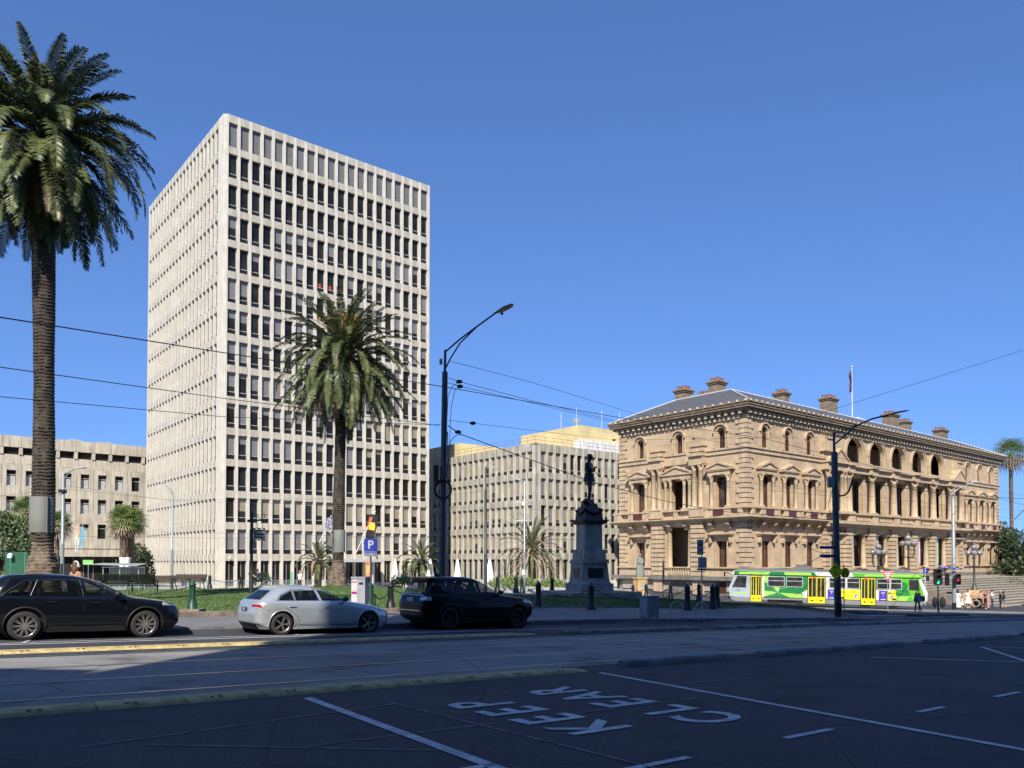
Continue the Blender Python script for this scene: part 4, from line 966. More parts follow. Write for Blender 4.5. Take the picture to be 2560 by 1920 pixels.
fan_palm('bushy fan palm with hairy trunk, left one beside the bus shelter', 308, 88, zat(308, 1300, 88), 2.1, .35, 41, 44, .2)
fan_palm('bushy fan palm with hairy trunk, right one beside the bus shelter', 327, 90, zat(327, 1302, 90), 2.2, .35, 42, 44, .2)
fan_palm('fan palm partly hidden behind the sleeved palm trunk', 62, 84, zat(60, 1285, 84), 2.3, .3, 43, 40, .15)
fan_palm('slim yellowish fan palm just right of the sleeved trunk', 143, 86, zat(143, 1310, 86), 1.9, .2, 44, 34, .4)
fan_palm('very tall slender fan palm right of the sandstone building', 2530, 152, zat(2530, 1135, 152), 3.9, .33, 45, 64, .35)
def tree(label, px, Y, ztop, rad, seed, col, h0=.25, n=2600, tr=.25, leaf=.3, cat='tree', name='tree', squash=1.0):
    g = onG(px, Y); rnd = random.Random(seed); t = thing(name, label, cat, tuple(g)); H_ = ztop-g.z; b = MB()
    b.tube([(0, 0, -.1), (.1, 0, H_*.3), (0, .1, H_*.55)], [tr, tr*.75, tr*.4], 8)
    cl = []
    for i in range(16):
        a = rnd.uniform(0, 6.28); rr = rad*rnd.uniform(.15, .75); z = lerp(H_*h0, H_*.86, rnd.random()); sh_ = math.sin(math.pi*clamp((z/H_-h0)/(1-h0)*.8+.2, 0, 1)); c = Vector((math.cos(a)*rr*sh_, math.sin(a)*rr*sh_, z)); cl.append((c, rad*rnd.uniform(.28, .48)))
        b.tube([(0, 0, min(z*.6, H_*.5)), c*.6+Vector((0, 0, z*.3)), c], [tr*.35, tr*.2, tr*.08], 5)
    b.build('trunk', mat('tree_bark', (.10, .08, .06), .95, var=.3, bump=.8), t)
    b = MB(); vs = []; fs = []
    for i in range(n):
        c, r = rnd.choice(cl); v = Vector((rnd.gauss(0, 1), rnd.gauss(0, 1), rnd.gauss(0, 1))).normalized(); p = c+v*r*rnd.uniform(.55, 1.08)**.7; p.z = max(p.z, .2)
        a = Vector((rnd.gauss(0, 1), rnd.gauss(0, 1), rnd.gauss(0, 1))).normalized(); q = v.cross(a).normalized(); w_ = (v*.5+a*.6).normalized(); l = leaf*rnd.uniform(.6, 1.3); bi = len(vs)
        vs += [p-w_*l, p+q*l*.45, p+w_*l, p-q*l*.45]; fs.append((bi, bi+1, bi+2, bi+3))
    b.add(vs, fs); b.build('crown', col, t); return t
dg = mat('dark_green_leaves', (.022, .04, .014), .6, col2=(.06, .09, .03), scale=.8)
mg = mat('mid_green_leaves', (.05, .08, .03), .6, col2=(.10, .14, .05), scale=.8)
tree('dark leafy tree at the far left behind the green hoarding', 12, 78, zat(12, 1275, 78), 3.2, 51, mg, .05, 3500, .2, .22)
tree('dark leafy tree left of the sleeved palm trunk', 62, 80, zat(60, 1320, 80), 2.6, 52, mg, .05, 2600, .2, .22)
tree('shadowy tree behind the pair of fan palms', 345, 96, zat(345, 1355, 96), 2.6, 53, dg, .05, 2600, .25, .22)
tree('tall dark tree at the right edge behind the sandstone building', 2540, 128, zat(2540, 1315, 128), 5.8, 54, dg, .1, 5200, .4, .34)
tree('dark round tree touching the right end of the sandstone building', 2505, 132, zat(2508, 1330, 132), 4.2, 55, dg, .05, 3600, .3, .3)
tree('sparse pale tree standing above the dark trees at the right edge', 2514, 150, zat(2514, 1282, 150), 3.0, 56, mg, .5, 900, .2, .28)
tree('broad dark tree filling the right edge above the steps', 2590, 122, zat(2590, 1335, 122), 6.5, 57, dg, .02, 5200, .4, .34)
def shrub(label, px, Y, h, rad, seed, col, n=500, zoff=0, long=1):
    g = onG(px, Y); rnd = random.Random(seed); b = MB(); vs = []; fs = []
    for i in range(n):
        a = rnd.uniform(0, 6.28); rr = rad*math.sqrt(rnd.random()); z = h*rnd.random()*(1-(rr/rad)**2*.5)*(1+.25*math.sin(a*3+seed)); p = Vector((math.cos(a)*rr*long, math.sin(a)*rr, z+zoff)); bi = len(vs)
        v = Vector((rnd.gauss(0, .6), rnd.gauss(0, .6), 1)).normalized(); q = v.cross(Vector((rnd.gauss(0, 1), rnd.gauss(0, 1), .1))).normalized(); l = rnd.uniform(.07, .15)
        vs += [p-v*l, p+q*l*.5, p+v*l, p-q*l*.5]; fs.append((bi, bi+1, bi+2, bi+3))
    b.add(vs, fs); o = b.build('shrub', col, None, tuple(g), ANG); return tag(o, label, 'shrub')
lg = mat('light_green_leaves', (.10, .15, .035), .6, col2=(.18, .24, .07), scale=1.5)
shrub('low light green hedge in front of the half dead palm, left part', 1282, 66, .95, 1.2, 61, lg, 1300, .55, 2.0)
shrub('low light green hedge in front of the half dead palm, right part', 1368, 67, .85, 1.2, 62, lg, 1300, .5, 2.0)
shrub('small green shrub behind the colourful banner', 1005, 68, .9, .7, 63, lg, 500, .6, 1.6)
shrub('green bush beside the bus shelter and tower corner', 353, 82, 2.0, 1.4, 64, mg, 900)
shrub('dark leafy shrub at the top of the steps by the right tree', 2520, 112, 2.4, 3.0, 65, mg, 1600, .8)
# lawn grass blades: stuff
rnd = random.Random(9); vs = []; fs = []
def in_lawn(s, t):
    f0 = interp(s, [p[0] for p in lawn0], [p[1] for p in lawn0]); f1 = interp(s, [p[0] for p in lawn1], [p[1] for p in lawn1]); return f0+.1 < t < f1-.1
for i in range(90000):
    s = rnd.uniform(-12, 50); u_ = rnd.random(); t = 27+u_*u_*30
    if not in_lawn(s, t): continue
    p = ST(s, t, CAMZ-gH(s, t)+.035); d = p.y
    if abs(p.x) > .72*d: continue
    h = rnd.uniform(.025, .06)*(1+d*.004); a = rnd.uniform(0, 6.28); w_ = .008+d*.0006; bi = len(vs)
    vs += [p+Vector((math.cos(a)*w_, math.sin(a)*w_, 0)), p-Vector((math.cos(a)*w_, math.sin(a)*w_, 0)), p+Vector((rnd.uniform(-.03, .03), rnd.uniform(-.03, .03), h))]; fs.append((bi, bi+1, bi+2))
b = MB(); b.add(vs, fs); g_ = b.build('grass', mat('grass_blades', (.055, .105, .014), .7, col2=(.12, .2, .035), scale=.25, detail=8)); g_['kind'] = 'stuff'; tag(g_, 'short green grass of the reserve lawn', 'grass')
# ================================================================ CARS
tyre = mat('tyre_rubber', (.022, .021, .02), .8, bump=.2)
rimm = mat('alloy_silver', (.45, .43, .41), .3, .8)
rimb = mat('alloy_dark', (.02, .02, .02), .3, .5)
carglass = mat('car_glass', (.006, .008, .009), .02, spec=.5, alpha=.62)
blackpl = mat('black_plastic', (.018, .018, .019), .5)
chrome = mat('chrome', (.55, .55, .55), .15, 1)
redl = mat('tail_light_red', (.45, .01, .015), .15, coat=.6)
clrl = mat('lamp_clear', (.5, .52, .55), .1, .3, coat=.6)
platew = mat('plate_white', (.6, .6, .58), .5)
platek = mat('plate_black', (.04, .04, .04), .5)
def sup(v, n): return (max(0.0, 1-abs(v)**n))**(1.0/n)
class Car:
    """closed shell: stacked superellipse outlines between a rear profile and a front profile; x forward"""
    def __init__(s, rear, front, width, n=5.0): s.rear, s.front, s.width, s.n = rear, front, width, n
    def lim(s, z): return (interp(z, [p[1] for p in s.rear], [p[0] for p in s.rear]), interp(z, [p[1] for p in s.front], [p[0] for p in s.front]), interp(z, [p[0] for p in s.width], [p[1] for p in s.width]))
    def side(s, x, z):
        a, b, w = s.lim(z); c, h = (a+b)/2, (b-a)/2; n = s.n-(1.6 if z > s.belt else 0); return w*sup(clamp((x-c)/h, -1, 1), n)
    def end(s, y, z, sg=-1):
        a, b, w = s.lim(z); c, h = (a+b)/2, (b-a)/2; n = s.n-(1.6 if z > s.belt else 0); return c+sg*h*sup(clamp(y/w, -1, 1), n)
    def shell(s, b, zs, m=72, mi=0):
        vs = []; L = len(zs)
        for z in zs:
            a, f, w = s.lim(z); c, h = (a+f)/2, (f-a)/2; n = s.n-(1.6 if z > s.belt else 0); q = []
            for i in range(121): x = -.93+1.86*i/120; q.append((c+h*x, w*sup(x, n)))
            ye = w*sup(.93, n)
            for i in range(1, 16): y = ye*(1-2*i/16); q.append((c+h*sup(y/w, n), y))
            for i in range(121): x = .93-1.86*i/120; q.append((c+h*x, -w*sup(x, n)))
            for i in range(1, 16): y = -ye*(1-2*i/16); q.append((c-h*sup(y/w, n), y))
            m = len(q); vs += [[x, y, z] for x, y in q]
        for ax in s.arches:                                 # snap the nearest vertices onto the wheel arch circles
            for v in vs:
                if abs(v[1]) > s.wmin:
                    dx, dz = v[0]-ax, v[2]-s.ac; d = math.hypot(dx, dz)
                    if abs(d-s.ar) < .034 and d > 0: v[0] = ax+dx/d*s.ar; v[2] = s.ac+dz/d*s.ar
        def inside(i): v = vs[i]; return abs(v[1]) > s.wmin and any(math.hypot(v[0]-ax, v[2]-s.ac) < s.ar+.004 for ax in s.arches)
        fs = [(i*m+k, i*m+(k+1) % m, (i+1)*m+(k+1) % m, (i+1)*m+k) for i in range(L-1) for k in range(m)]
        fs = [f for f in fs if not all(inside(i) for i in f)]
        def pin(poly, x, z):
            r = False
            for k in range(len(poly)):
                (xa, za), (xb, zb_) = poly[k], poly[(k+1) % len(poly)]
                if (za > z) != (zb_ > z) and x < (xb-xa)*(z-za)/(zb_-za)+xa: r = not r
            return r
        fs = [f for f in fs if not (vs[f[0]][2] > s.belt-.05 and (all(abs(vs[i][1]) > s.lim(vs[i][2])[2]*.6 and any(pin(p, vs[i][0], vs[i][2]) for p in s.wins) for i in f) or any(all(abs(vs[i][1]) < .8 and (vs[i][0]-s.mid)*sg > 0 and pin(p, vs[i][1], vs[i][2]) for i in f) for p, sg in s.ends)))]
        b.add(vs, fs+[tuple((L-1)*m+k for k in range(m))], mi, True)
    def patch(s, b, poly, sy, off=.006, mi=0, fn='side', dz=.07):
        """polygon in (x,z) [side] or (y,z) [rear/front] laid on the shell, subdivided"""
        xs = [p[0] for p in poly]; zs_ = [p[1] for p in poly]; z0, z1 = min(zs_), max(zs_); n = max(1, int((z1-z0)/dz)); rows = []
        for i in range(n+1):
            z = clamp(lerp(z0, z1, i/n), z0+1e-4, z1-1e-4); cr = []
            for k in range(len(poly)):
                (xa, za), (xb, zb_) = poly[k], poly[(k+1) % len(poly)]
                if (za-z)*(zb_-z) < 0 or za == z: cr.append(xa+(xb-xa)*(z-za)/(zb_-za) if zb_ != za else xa)
            if len(cr) >= 2: rows.append((z, min(cr), max(cr)))
        m = 8; vs = []
        for z, a, c in rows:
            for j in range(m+1):
                u = lerp(a, c, j/m)
                if fn == 'side': vs.append((u, sy*(s.side(u, z)+off), z))
                else: sg = -1 if fn == 'rear' else 1; vs.append((s.end(u, z, sg)+sg*(off+.01), u, z))
        fs = [(i*(m+1)+j, i*(m+1)+j+1, (i+1)*(m+1)+j+1, (i+1)*(m+1)+j) for i in range(len(rows)-1) for j in range(m)]
        b.add(vs, fs, mi, True)
    def line(s, b, pts, sy, r=.008, off=.004, mi=0): b.tube([(x, sy*(s.side(x, z)+off), z) for x, z in pts], r, 5, mi, True)
def arch_pts(x, r, z0, a0=-20, a1=200, n=18): return [(x+r*math.cos(R(a)), z0+r*math.sin(R(a))) for a in [a0+(a1-a0)*i/n for i in range(n+1)]]
def make_wheel(parent, x, y, r, w, sg, spokes, rimr, two, mt):
    wh = MB(); prof = [(r*.72, -w/2), (r*.9, -w/2), (r*.985, -w*.38), (r, -w*.2), (r, w*.2), (r*.985, w*.38), (r*.9, w/2), (r*.72, w/2)]
    n = 36; vs = []
    for q, a in prof:
        for k in range(n): t = 2*math.pi*k/n; vs.append((q*math.cos(t), a, q*math.sin(t)))
    wh.add(vs, [(i*n+k, i*n+(k+1) % n, (i+1)*n+(k+1) % n, (i+1)*n+k) for i in range(7) for k in range(n)], 0, True)
    o = wh.build('wheel', tyre, parent, (x, y, r))
    b = MB(); vs = []
    for q, a in ((r*.74, sg*w*.46), (rimr, sg*w*.47), (rimr*.9, sg*w*.30), (rimr*.88, -sg*w*.1)):
        for k in range(n): t = 2*math.pi*k/n; vs.append((q*math.cos(t), a, q*math.sin(t)))
    b.add(vs, [(i*n+k, i*n+(k+1) % n, (i+1)*n+(k+1) % n, (i+1)*n+k) for i in range(3) for k in range(n)], 0, True)
    b.add([(rimr*.9*math.cos(2*math.pi*k/n), -sg*w*.08, rimr*.9*math.sin(2*math.pi*k/n)) for k in range(n)], [tuple(range(n))], 1)
    for k in range(spokes):
        for dd in ((-.085, .085) if two else (0,)):
            t = 2*math.pi*k/spokes+dd*1.1; c, s_ = math.cos(t), math.sin(t); wd = rimr*(.034 if two else .055); q = (-s_, c)
            t2 = 2*math.pi*k/spokes+(dd*.35 if two else 0); c2, s2 = math.cos(t2)*.08*rimr, math.sin(t2)*.08*rimr; e = rimr*.97
            ya, yb = sg*w*.40, sg*w*.33
            p = [(c2-q[0]*wd*1.3, ya, s2-q[1]*wd*1.3), (c2+q[0]*wd*1.3, ya, s2+q[1]*wd*1.3), (c*e+q[0]*wd, sg*w*.46, s_*e+q[1]*wd), (c*e-q[0]*wd, sg*w*.46, s_*e-q[1]*wd)]
            p += [(v[0], v[1]-sg*.04, v[2]) for v in p]; b.add(p, [(0, 1, 2, 3), (0, 4, 5, 1), (1, 5, 6, 2), (2, 6, 7, 3), (3, 7, 4, 0)], 0)
    b.tube([(0, sg*w*.3, 0), (0, sg*w*.43, 0)], rimr*.11, 12, 0)
    b.build('rim', [mt, rimb], o)
def build_car(name, label, cat, paint, K, s, t, rim):
    g = ST(s, t); slope = -.033; z = CAMZ-gH(s, t)
    o = thing(name, label, cat, (g.x, g.y, z), ANG); o.rotation_euler = (Matrix.Rotation(ANG, 3, 'Z') @ Matrix.Rotation(math.atan(.033), 3, 'Y')).to_euler()
    c = Car(K['rear'], K['front'], K['width'], K.get('n', 5)); c.belt = K['belt']; c.arches = K['ax']; c.ar = K['ar']; c.ac = K['wr']+.015; c.wmin = K['width'][2][1]-.3; c.wins = K['glass']; c.mid = 1.2; c.ends = [(p, 1 if n_ == 'windscreen' else -1) for n_, p, _, _ in K['rearp']+K['frontp'] if n_ in ('windscreen', 'rear_window')]
    b = MB(); zs = sorted(set([K['zb']+.005]+[K['zb']+i*.035 for i in range(1, int((K['belt']-K['zb'])/.035))]+[K['belt']-.02, K['belt']+.02]+[K['belt']+.02+i*(K['zt']-K['belt']-.02)/22 for i in range(23)]+K.get('zx', [])))
    c.shell(b, zs, 84); body = b.build('body', paint, o)
    W0 = K['width'][2][1]; bt = K['belt']; zt_ = K['zt']
    b = MB(); b.box((-.35, -W0+.16, K['zb']+.1), (2.3, W0-.16, bt-.1)); b.build('cabin_floor', blackpl, o)
    for x in (.35, 1.25):
        for y in (-.38, .38): b = MB(); b.taper((x, y), .16, .5, bt-.3, .12, .42, zt_-.33); b.taper((x-.02, y), .1, .26, zt_-.33, .08, .22, zt_-.16); b.build('seat', mat('seat_fabric', (.05, .05, .052), .8), o)
    b = MB(); b.tube([(1.72, -.38+.18*math.cos(R(a)), bt+.02+.18*math.sin(R(a))) for a in range(0, 361, 24)], .018, 5); b.box((1.8, -W0+.2, bt-.12), (2.3, W0-.2, bt-.02)); b.build('dashboard', blackpl, o)
    for x in K['ax']:
        b = MB()
        b.tube([(x, -W0+.06, K['wr']+.015), (x, W0-.06, K['wr']+.015)], K['ar']+.004, 24, 0, False); b.tube([(x, -.4, K['wr']+.01), (x, .4, K['wr']+.01)], K['ar'], 20)
        b.build('wheel_well', blackpl, o)
    W_ = K['width'][2][1]
    for x in K['ax']:
        for sy in (-1, 1): make_wheel(o, x, sy*(W_-.135), K['wr'], .225, sy, K['spokes'], K['rr'], K['two'], rim)
    for sy in (-1, 1):
        for poly in K['glass']: b = MB(); c.patch(b, poly, sy, .004); b.build('side_window', carglass, o)
        if K.get('surround'): b = MB(); [c.line(b, pl, sy, .009, .007) for pl in K['surround']]; b.build('window_trim', K['trimm'], o)
        b = MB()
        for pl in K['seams']: c.line(b, pl, sy, .006, .001)
        b.build('door_seam', blackpl, o)
        for x, z in K['handles']: b = MB(); y = c.side(x, z); b.box((x-.1, sy*y-.012 if sy > 0 else sy*y-.035, z-.016), (x+.1, sy*y+.035 if sy > 0 else sy*y+.012, z+.016)); b.build('door_handle', paint if K['hp'] else chrome, o)
        x, z = K['mirror']; b = MB(); y = c.side(x, z-.05)
        b.sphere((x, sy*(y+.16), z+.04), .12, 10, 7, 0, (.75, 1.0, .62)); b.box((x-.03, min(sy*y, sy*(y+.12)), z-.04), (x+.05, max(sy*y, sy*(y+.12)), z)); b.build('mirror', blackpl, o)
        b = MB()
        for poly in K['cladding']: c.patch(b, poly, sy, .01)
        for x in K['ax']: c.line(b, arch_pts(x, K['ar']+.02, K['wr']+.015, -8, 188), sy, .022, .0)
        b.build('sill', blackpl if K['blackclad'] else paint, o)
        b = MB(); c.patch(b, K['tail_side'], sy, .012); b.build('tail_light', redl, o)
        b = MB(); c.patch(b, K['head_side'], sy, .012); b.build('headlight', clrl, o)
    for nm, poly, m, off in K['rearp']: b = MB(); c.patch(b, poly, 1, off, fn='rear', dz=.05); b.build(nm, m, o)
    for nm, poly, m, off in K['frontp']: b = MB(); c.patch(b, poly, 1, off, fn='front', dz=.05); b.build(nm, m, o)
    if 'plate' in K:
        txt, y, z, mm, tm = K['plate']; x = c.end(y, z)-.02; b = MB(); b.box((x-.01, y-.19, z-.06), (x, y+.19, z+.06)); pl = b.build('number_plate', mm, o)
        b = MB(); b.text(txt, .115, (x-.014, y, z-.005), (0, -1, 0), (0, 0, 1), bold=.01); b.build('plate_lettering', tm, pl)
    return o, c
# --- black SUV at the left
K = dict(zb=.2, zt=1.60, belt=1.05, wr=.355, ar=.415, rr=.262, ax=[0, 2.69], spokes=10, two=True, hp=False, n=7, blackclad=True, trimm=chrome,
  rear=[(-.62, .2), (-.84, .42), (-.88, .7), (-.86, .95), (-.80, 1.07), (-.72, 1.25), (-.52, 1.48), (-.38, 1.555), (.1, 1.6)],
  front=[(3.45, .2), (3.62, .4), (3.62, .68), (3.52, .86), (3.3, .94), (2.9, 1.0), (2.45, 1.05), (2.15, 1.19), (1.7, 1.41), (1.38, 1.52), (1.05, 1.58), (.6, 1.6)],
  width=[(.2, .84), (.4, .91), (.6, .92), (.85, .915), (1.0, .88), (1.05, .84), (1.3, .76), (1.5, .67), (1.56, .6), (1.6, .42)],
  glass=[[(-.42, 1.08), (-.3, 1.2), (-.02, 1.4), (.22, 1.42), (.06, 1.1)], [(.16, 1.1), (.3, 1.43), (1.12, 1.45), (1.2, 1.1)], [(1.3, 1.1), (1.22, 1.47), (1.5, 1.42), (2.0, 1.2), (2.16, 1.1)]],
  surround=[[(-.5, 1.07), (-.3, 1.24), (-.02, 1.44), (.6, 1.47), (1.2, 1.47), (1.5, 1.42), (1.95, 1.24), (2.25, 1.08)], [(.1, 1.08), (.24, 1.44)], [(1.24, 1.08), (1.16, 1.46)]],
  seams=[[(1.25, .35), (1.25, .8), (1.22, 1.08)], [(.5, .36), (.42, .6), (.2, .8), (.12, 1.08)], [(2.2, .35), (2.2, .8), (2.15, 1.04)], [(.5, .34), (1.3, .32), (2.2, .34)]],
  handles=[(.52, .93), (1.5, .915)], mirror=(1.98, 1.1), cladding=[[(.45, .2), (.48, .33), (2.2, .33), (2.24, .2)]],
  tail_side=[(-.86, .93), (-.82, 1.02), (-.5, 1.0), (-.46, .95)], head_side=[(2.98, .88), (3.1, .93), (3.5, .86), (3.56, .76), (3.3, .78)],
  rearp=[('rear_window', [(-.62, 1.1), (-.5, 1.4), (.5, 1.4), (.62, 1.1)], carglass, .006), ('bumper', [(-.8, .25), (-.8, .48), (.8, .48), (.8, .25)], blackpl, .01)],
  frontp=[('windscreen', [(-.7, 1.1), (-.55, 1.45), (.55, 1.45), (.7, 1.1)], carglass, .006), ('grille', [(-.35, .45), (-.4, .8), (.4, .8), (.35, .45)], blackpl, .012)])
blackpaint = mat('black_car_paint', (.004, .005, .007), .15, spec=.3, coat=.55, var=.1)
build_car('parked_car', 'black estate style SUV with bright multi spoke wheels, parked nearest at the left', 'car', blackpaint, K, 2.9, 22.75, rimm)
# --- silver hatchback
K2 = dict(zb=.17, zt=1.42, belt=.95, wr=.318, ar=.355, rr=.235, ax=[0, 2.73], spokes=5, two=True, hp=True, n=6.2, blackclad=False, trimm=blackpl,
  rear=[(-.6, .17), (-.74, .35), (-.78, .6), (-.74, .85), (-.66, .98), (-.42, 1.14), (-.15, 1.32), (.0, 1.38), (.35, 1.42)],
  front=[(3.42, .17), (3.56, .3), (3.56, .55), (3.46, .7), (3.2, .79), (2.8, .87), (2.42, .93), (2.15, .98), (1.75, 1.15), (1.35, 1.3), (1.05, 1.38), (.75, 1.42)],
  width=[(.17, .82), (.35, .89), (.55, .898), (.78, .89), (.9, .86), (.95, .83), (1.15, .74), (1.32, .64), (1.38, .56), (1.42, .4)],
  glass=[[(-.12, .98), (-.02, 1.12), (.3, 1.26), (.36, .98)], [(.4, .98), (.35, 1.27), (1.0, 1.3), (1.12, .98)], [(1.2, .98), (1.08, 1.3), (1.3, 1.27), (1.75, 1.1), (1.95, .98)]],
  surround=[[(-.16, .97), (-.04, 1.13), (.3, 1.28), (1.05, 1.32), (1.35, 1.27), (1.78, 1.11), (2.05, .97)], [(.38, .98), (.33, 1.27)]],
  seams=[[(1.17, .3), (1.17, .7), (1.13, .96)], [(.5, .36), (.42, .55), (.1, .78), (-.02, .96)], [(2.2, .3), (2.22, .6), (2.12, .93)], [(.5, .3), (1.3, .27), (2.2, .29)], [(-.7, .62), (-.4, .7), (-.05, .72)]],
  handles=[(.28, .82), (1.35, .8)], mirror=(1.88, 1.0), cladding=[[(.42, .2), (.46, .27), (2.3, .27), (2.32, .2)]],
  tail_side=[(-.76, .77), (-.72, .87), (-.5, .89), (-.2, .87), (-.3, .8), (-.5, .76)], head_side=[(2.95, .7), (3.1, .76), (3.4, .68), (3.45, .6), (3.2, .62)],
  rearp=[('rear_window', [(-.6, 1.0), (-.46, 1.26), (.46, 1.26), (.6, 1.0)], carglass, .006), ('bumper', [(-.78, .19), (-.7, .34), (.7, .34), (.78, .19)], blackpl, .012), ('tail_light', [(-.8, .76), (-.76, .87), (-.5, .87), (-.45, .8)], redl, .01), ('tail_light', [(.8, .76), (.76, .87), (.5, .87), (.45, .8)], redl, .01)],
  frontp=[('windscreen', [(-.68, 1.0), (-.5, 1.3), (.5, 1.3), (.68, 1.0)], carglass, .006), ('grille', [(-.45, .4), (-.5, .6), (.5, .6), (.45, .4)], blackpl, .012)],
  plate=('7BX', -.0, .72, platek, platew))
silverpaint = mat('silver_car_paint', (.50, .54, .56), .28, .55, coat=1, var=.04)
build_car('parked_car', 'silver hatchback with dark five spoke wheels, half in shade', 'car', silverpaint, K2, 9.05, 22.15, rimm)
# --- dark blue SUV
K3 = dict(zb=.28, zt=1.78, belt=1.16, wr=.385, ar=.45, rr=.27, ax=[0, 2.92], spokes=5, two=True, hp=True, n=8, blackclad=True, trimm=blackpl,
  rear=[(-.75, .28), (-.95, .45), (-.98, .8), (-.95, 1.05), (-.88, 1.17), (-.78, 1.35), (-.62, 1.62), (-.7, 1.68), (-.6, 1.74), (.1, 1.78)],
  front=[(3.55, .28), (3.78, .5), (3.8, .8), (3.68, .98), (3.4, 1.06), (2.9, 1.12), (2.42, 1.16), (2.15, 1.28), (1.8, 1.48), (1.5, 1.62), (1.25, 1.72), (.9, 1.78)],
  width=[(.28, .9), (.45, .98), (.75, .99), (1.0, .975), (1.12, .95), (1.16, .92), (1.4, .84), (1.6, .77), (1.72, .68), (1.78, .5)],
  glass=[[(-.66, 1.22), (-.56, 1.58), (.18, 1.62), (.2, 1.2)], [(.26, 1.2), (.26, 1.62), (1.12, 1.64), (1.2, 1.2)], [(1.28, 1.2), (1.2, 1.64), (1.42, 1.6), (1.85, 1.4), (2.15, 1.2)]],
  surround=[[(-.9, 1.18), (.6, 1.18), (2.3, 1.17)]], seams=[[(1.24, .5), (1.24, 1.16)], [(.6, .5), (.5, .75), (.24, .9), (.22, 1.16)], [(2.25, .5), (2.25, 1.12)], [(-.95, .68), (-.5, .7)]],
  handles=[(.45, 1.03), (1.5, 1.02)], mirror=(2.05, 1.24), cladding=[[(.5, .28), (.52, .4), (2.4, .4), (2.42, .28)]],
  tail_side=[(-.96, .98), (-.92, 1.1), (-.55, 1.08), (-.6, 1.0)], head_side=[(3.1, .95), (3.2, 1.03), (3.6, .95), (3.7, .82), (3.4, .86)],
  rearp=[('rear_window', [(-.76, 1.22), (-.62, 1.58), (.62, 1.58), (.76, 1.22)], carglass, .006), ('bumper', [(-.9, .3), (-.9, .55), (.9, .55), (.9, .3)], blackpl, .01),
         ('trim_bar', [(-.72, 1.13), (-.72, 1.155), (.72, 1.155), (.72, 1.13)], chrome, .014), ('tail_light', [(-.92, .98), (-.9, 1.1), (-.6, 1.1), (-.58, .98)], clrl, .012), ('tail_light', [(.92, .98), (.9, 1.1), (.6, 1.1), (.58, .98)], clrl, .012), ('bumper_strip', [(-.6, .62), (-.6, .65), (.6, .65), (.6, .62)], chrome, .014)],
  frontp=[('windscreen', [(-.74, 1.25), (-.6, 1.6), (.6, 1.6), (.74, 1.25)], carglass, .006), ('grille', [(-.5, .75), (-.52, .95), (.52, .95), (.5, .75)], blackpl, .012)],
  plate=('1TR 2ZT', 0, 1.0, platew, platek))
navypaint = mat('dark_blue_car_paint', (.002, .003, .007), .25, spec=.15, coat=.15, var=.1)
o3, c3 = build_car('parked_car', 'large dark blue SUV in full shade, parked in front of the silver hatchback', 'car', navypaint, K3, 15.0, 22.55, rimb)
b = MB(); b.text('RANGE ROVER', .1, (c3.end(0, 1.22)-.03, 0, 1.2), (0, -1, 0), (0, 0, 1), bold=.012, sx=1.6); b.build('tailgate_lettering', chrome, o3)
b = MB(); b.box((-.75, -.66, 1.66), (-.3, .66, 1.7)); b.build('roof_spoiler', navypaint, o3)
b = MB(); b.sphere((.1, 0, 1.8), .1, 8, 5, sc=(1.6, .5, .8)); b.build('roof_antenna', blackpl, o3)
# ================================================================ TRAM
tg1 = mat('tram_green', (.10, .42, .04), .3, coat=.5, var=.04); tg2 = mat('tram_dark_green', (.02, .19, .06), .3, coat=.5, var=.04)
tg3 = mat('tram_lime', (.33, .6, .10), .3, coat=.5, var=.04); tw = mat('tram_white', (.6, .6, .58), .3, coat=.5, var=.03)
tgy = mat('tram_grey', (.20, .21, .23), .4, var=.06); tyl = mat('tram_yellow', (.75, .66, .01), .35, coat=.4, var=.03)
tdk = mat('tram_dark', (.012, .012, .014), .35); troof = mat('tram_roof_grey', (.13, .14, .145), .7, var=.1)
tpur = mat('advert_purple', (.06, .04, .38), .4); tade = mat('advert_yellow', (.75, .72, .02), .4)
P0 = Vector((19.45, 70.4, 0)); D0 = Vector((15.1, -4.7, 0)).normalized(); TA = math.atan2(D0.y, D0.x)
zg0 = gz(P0.x, P0.y); P1 = P0+D0*15.7; zg1 = gz(P1.x, P1.y)
tram = thing('tram', 'white and green city tram with yellow doors crossing in front of the sandstone building', 'tram', (P0.x, P0.y, zg0+.03))
tram.rotation_euler = (Matrix.Rotation(TA, 3, 'Z') @ Matrix.Rotation(-math.atan2(zg1-zg0, 15.7), 3, 'Y')).to_euler()
TLn, TW = 15.7, 2.6
def tprism(b, pts, y0, y1, mi=0): b.prism(pts, (0, y0, 0), X_, Z_, Y_, y1-y0, mi)
hull = [(.95, .55), (TLn-.55, .55), (TLn+.12, .75), (TLn+.16, 1.45), (TLn-.35, 2.55), (TLn-.15, 2.75), (TLn-.25, 3.0), (.3, 3.0), (.15, 2.75), (.35, 2.55), (-.1, 1.45), (-.06, .75)]
b = MB(); tprism(b, hull, 0, TW); b.build('body', tw, tram)
b = MB(); tprism(b, [(.5, .28), (1.35, .28), (2.35, .3), (2.7, .5), (TLn-.1, .5), (TLn+.05, .66), (.0, .66), (.1, .45)], -.012, TW+.012); 
tprism(b, [(6.1, .28), (TLn-.9, .28), (TLn-.3, .4), (TLn, .62), (6.1, .62)], -.01, TW+.01); tprism(b, [(2.0, .3), (2.6, .3), (2.9, .56), (2.0, .56)], -.01, TW+.01); b.build('skirt', tgy, tram)
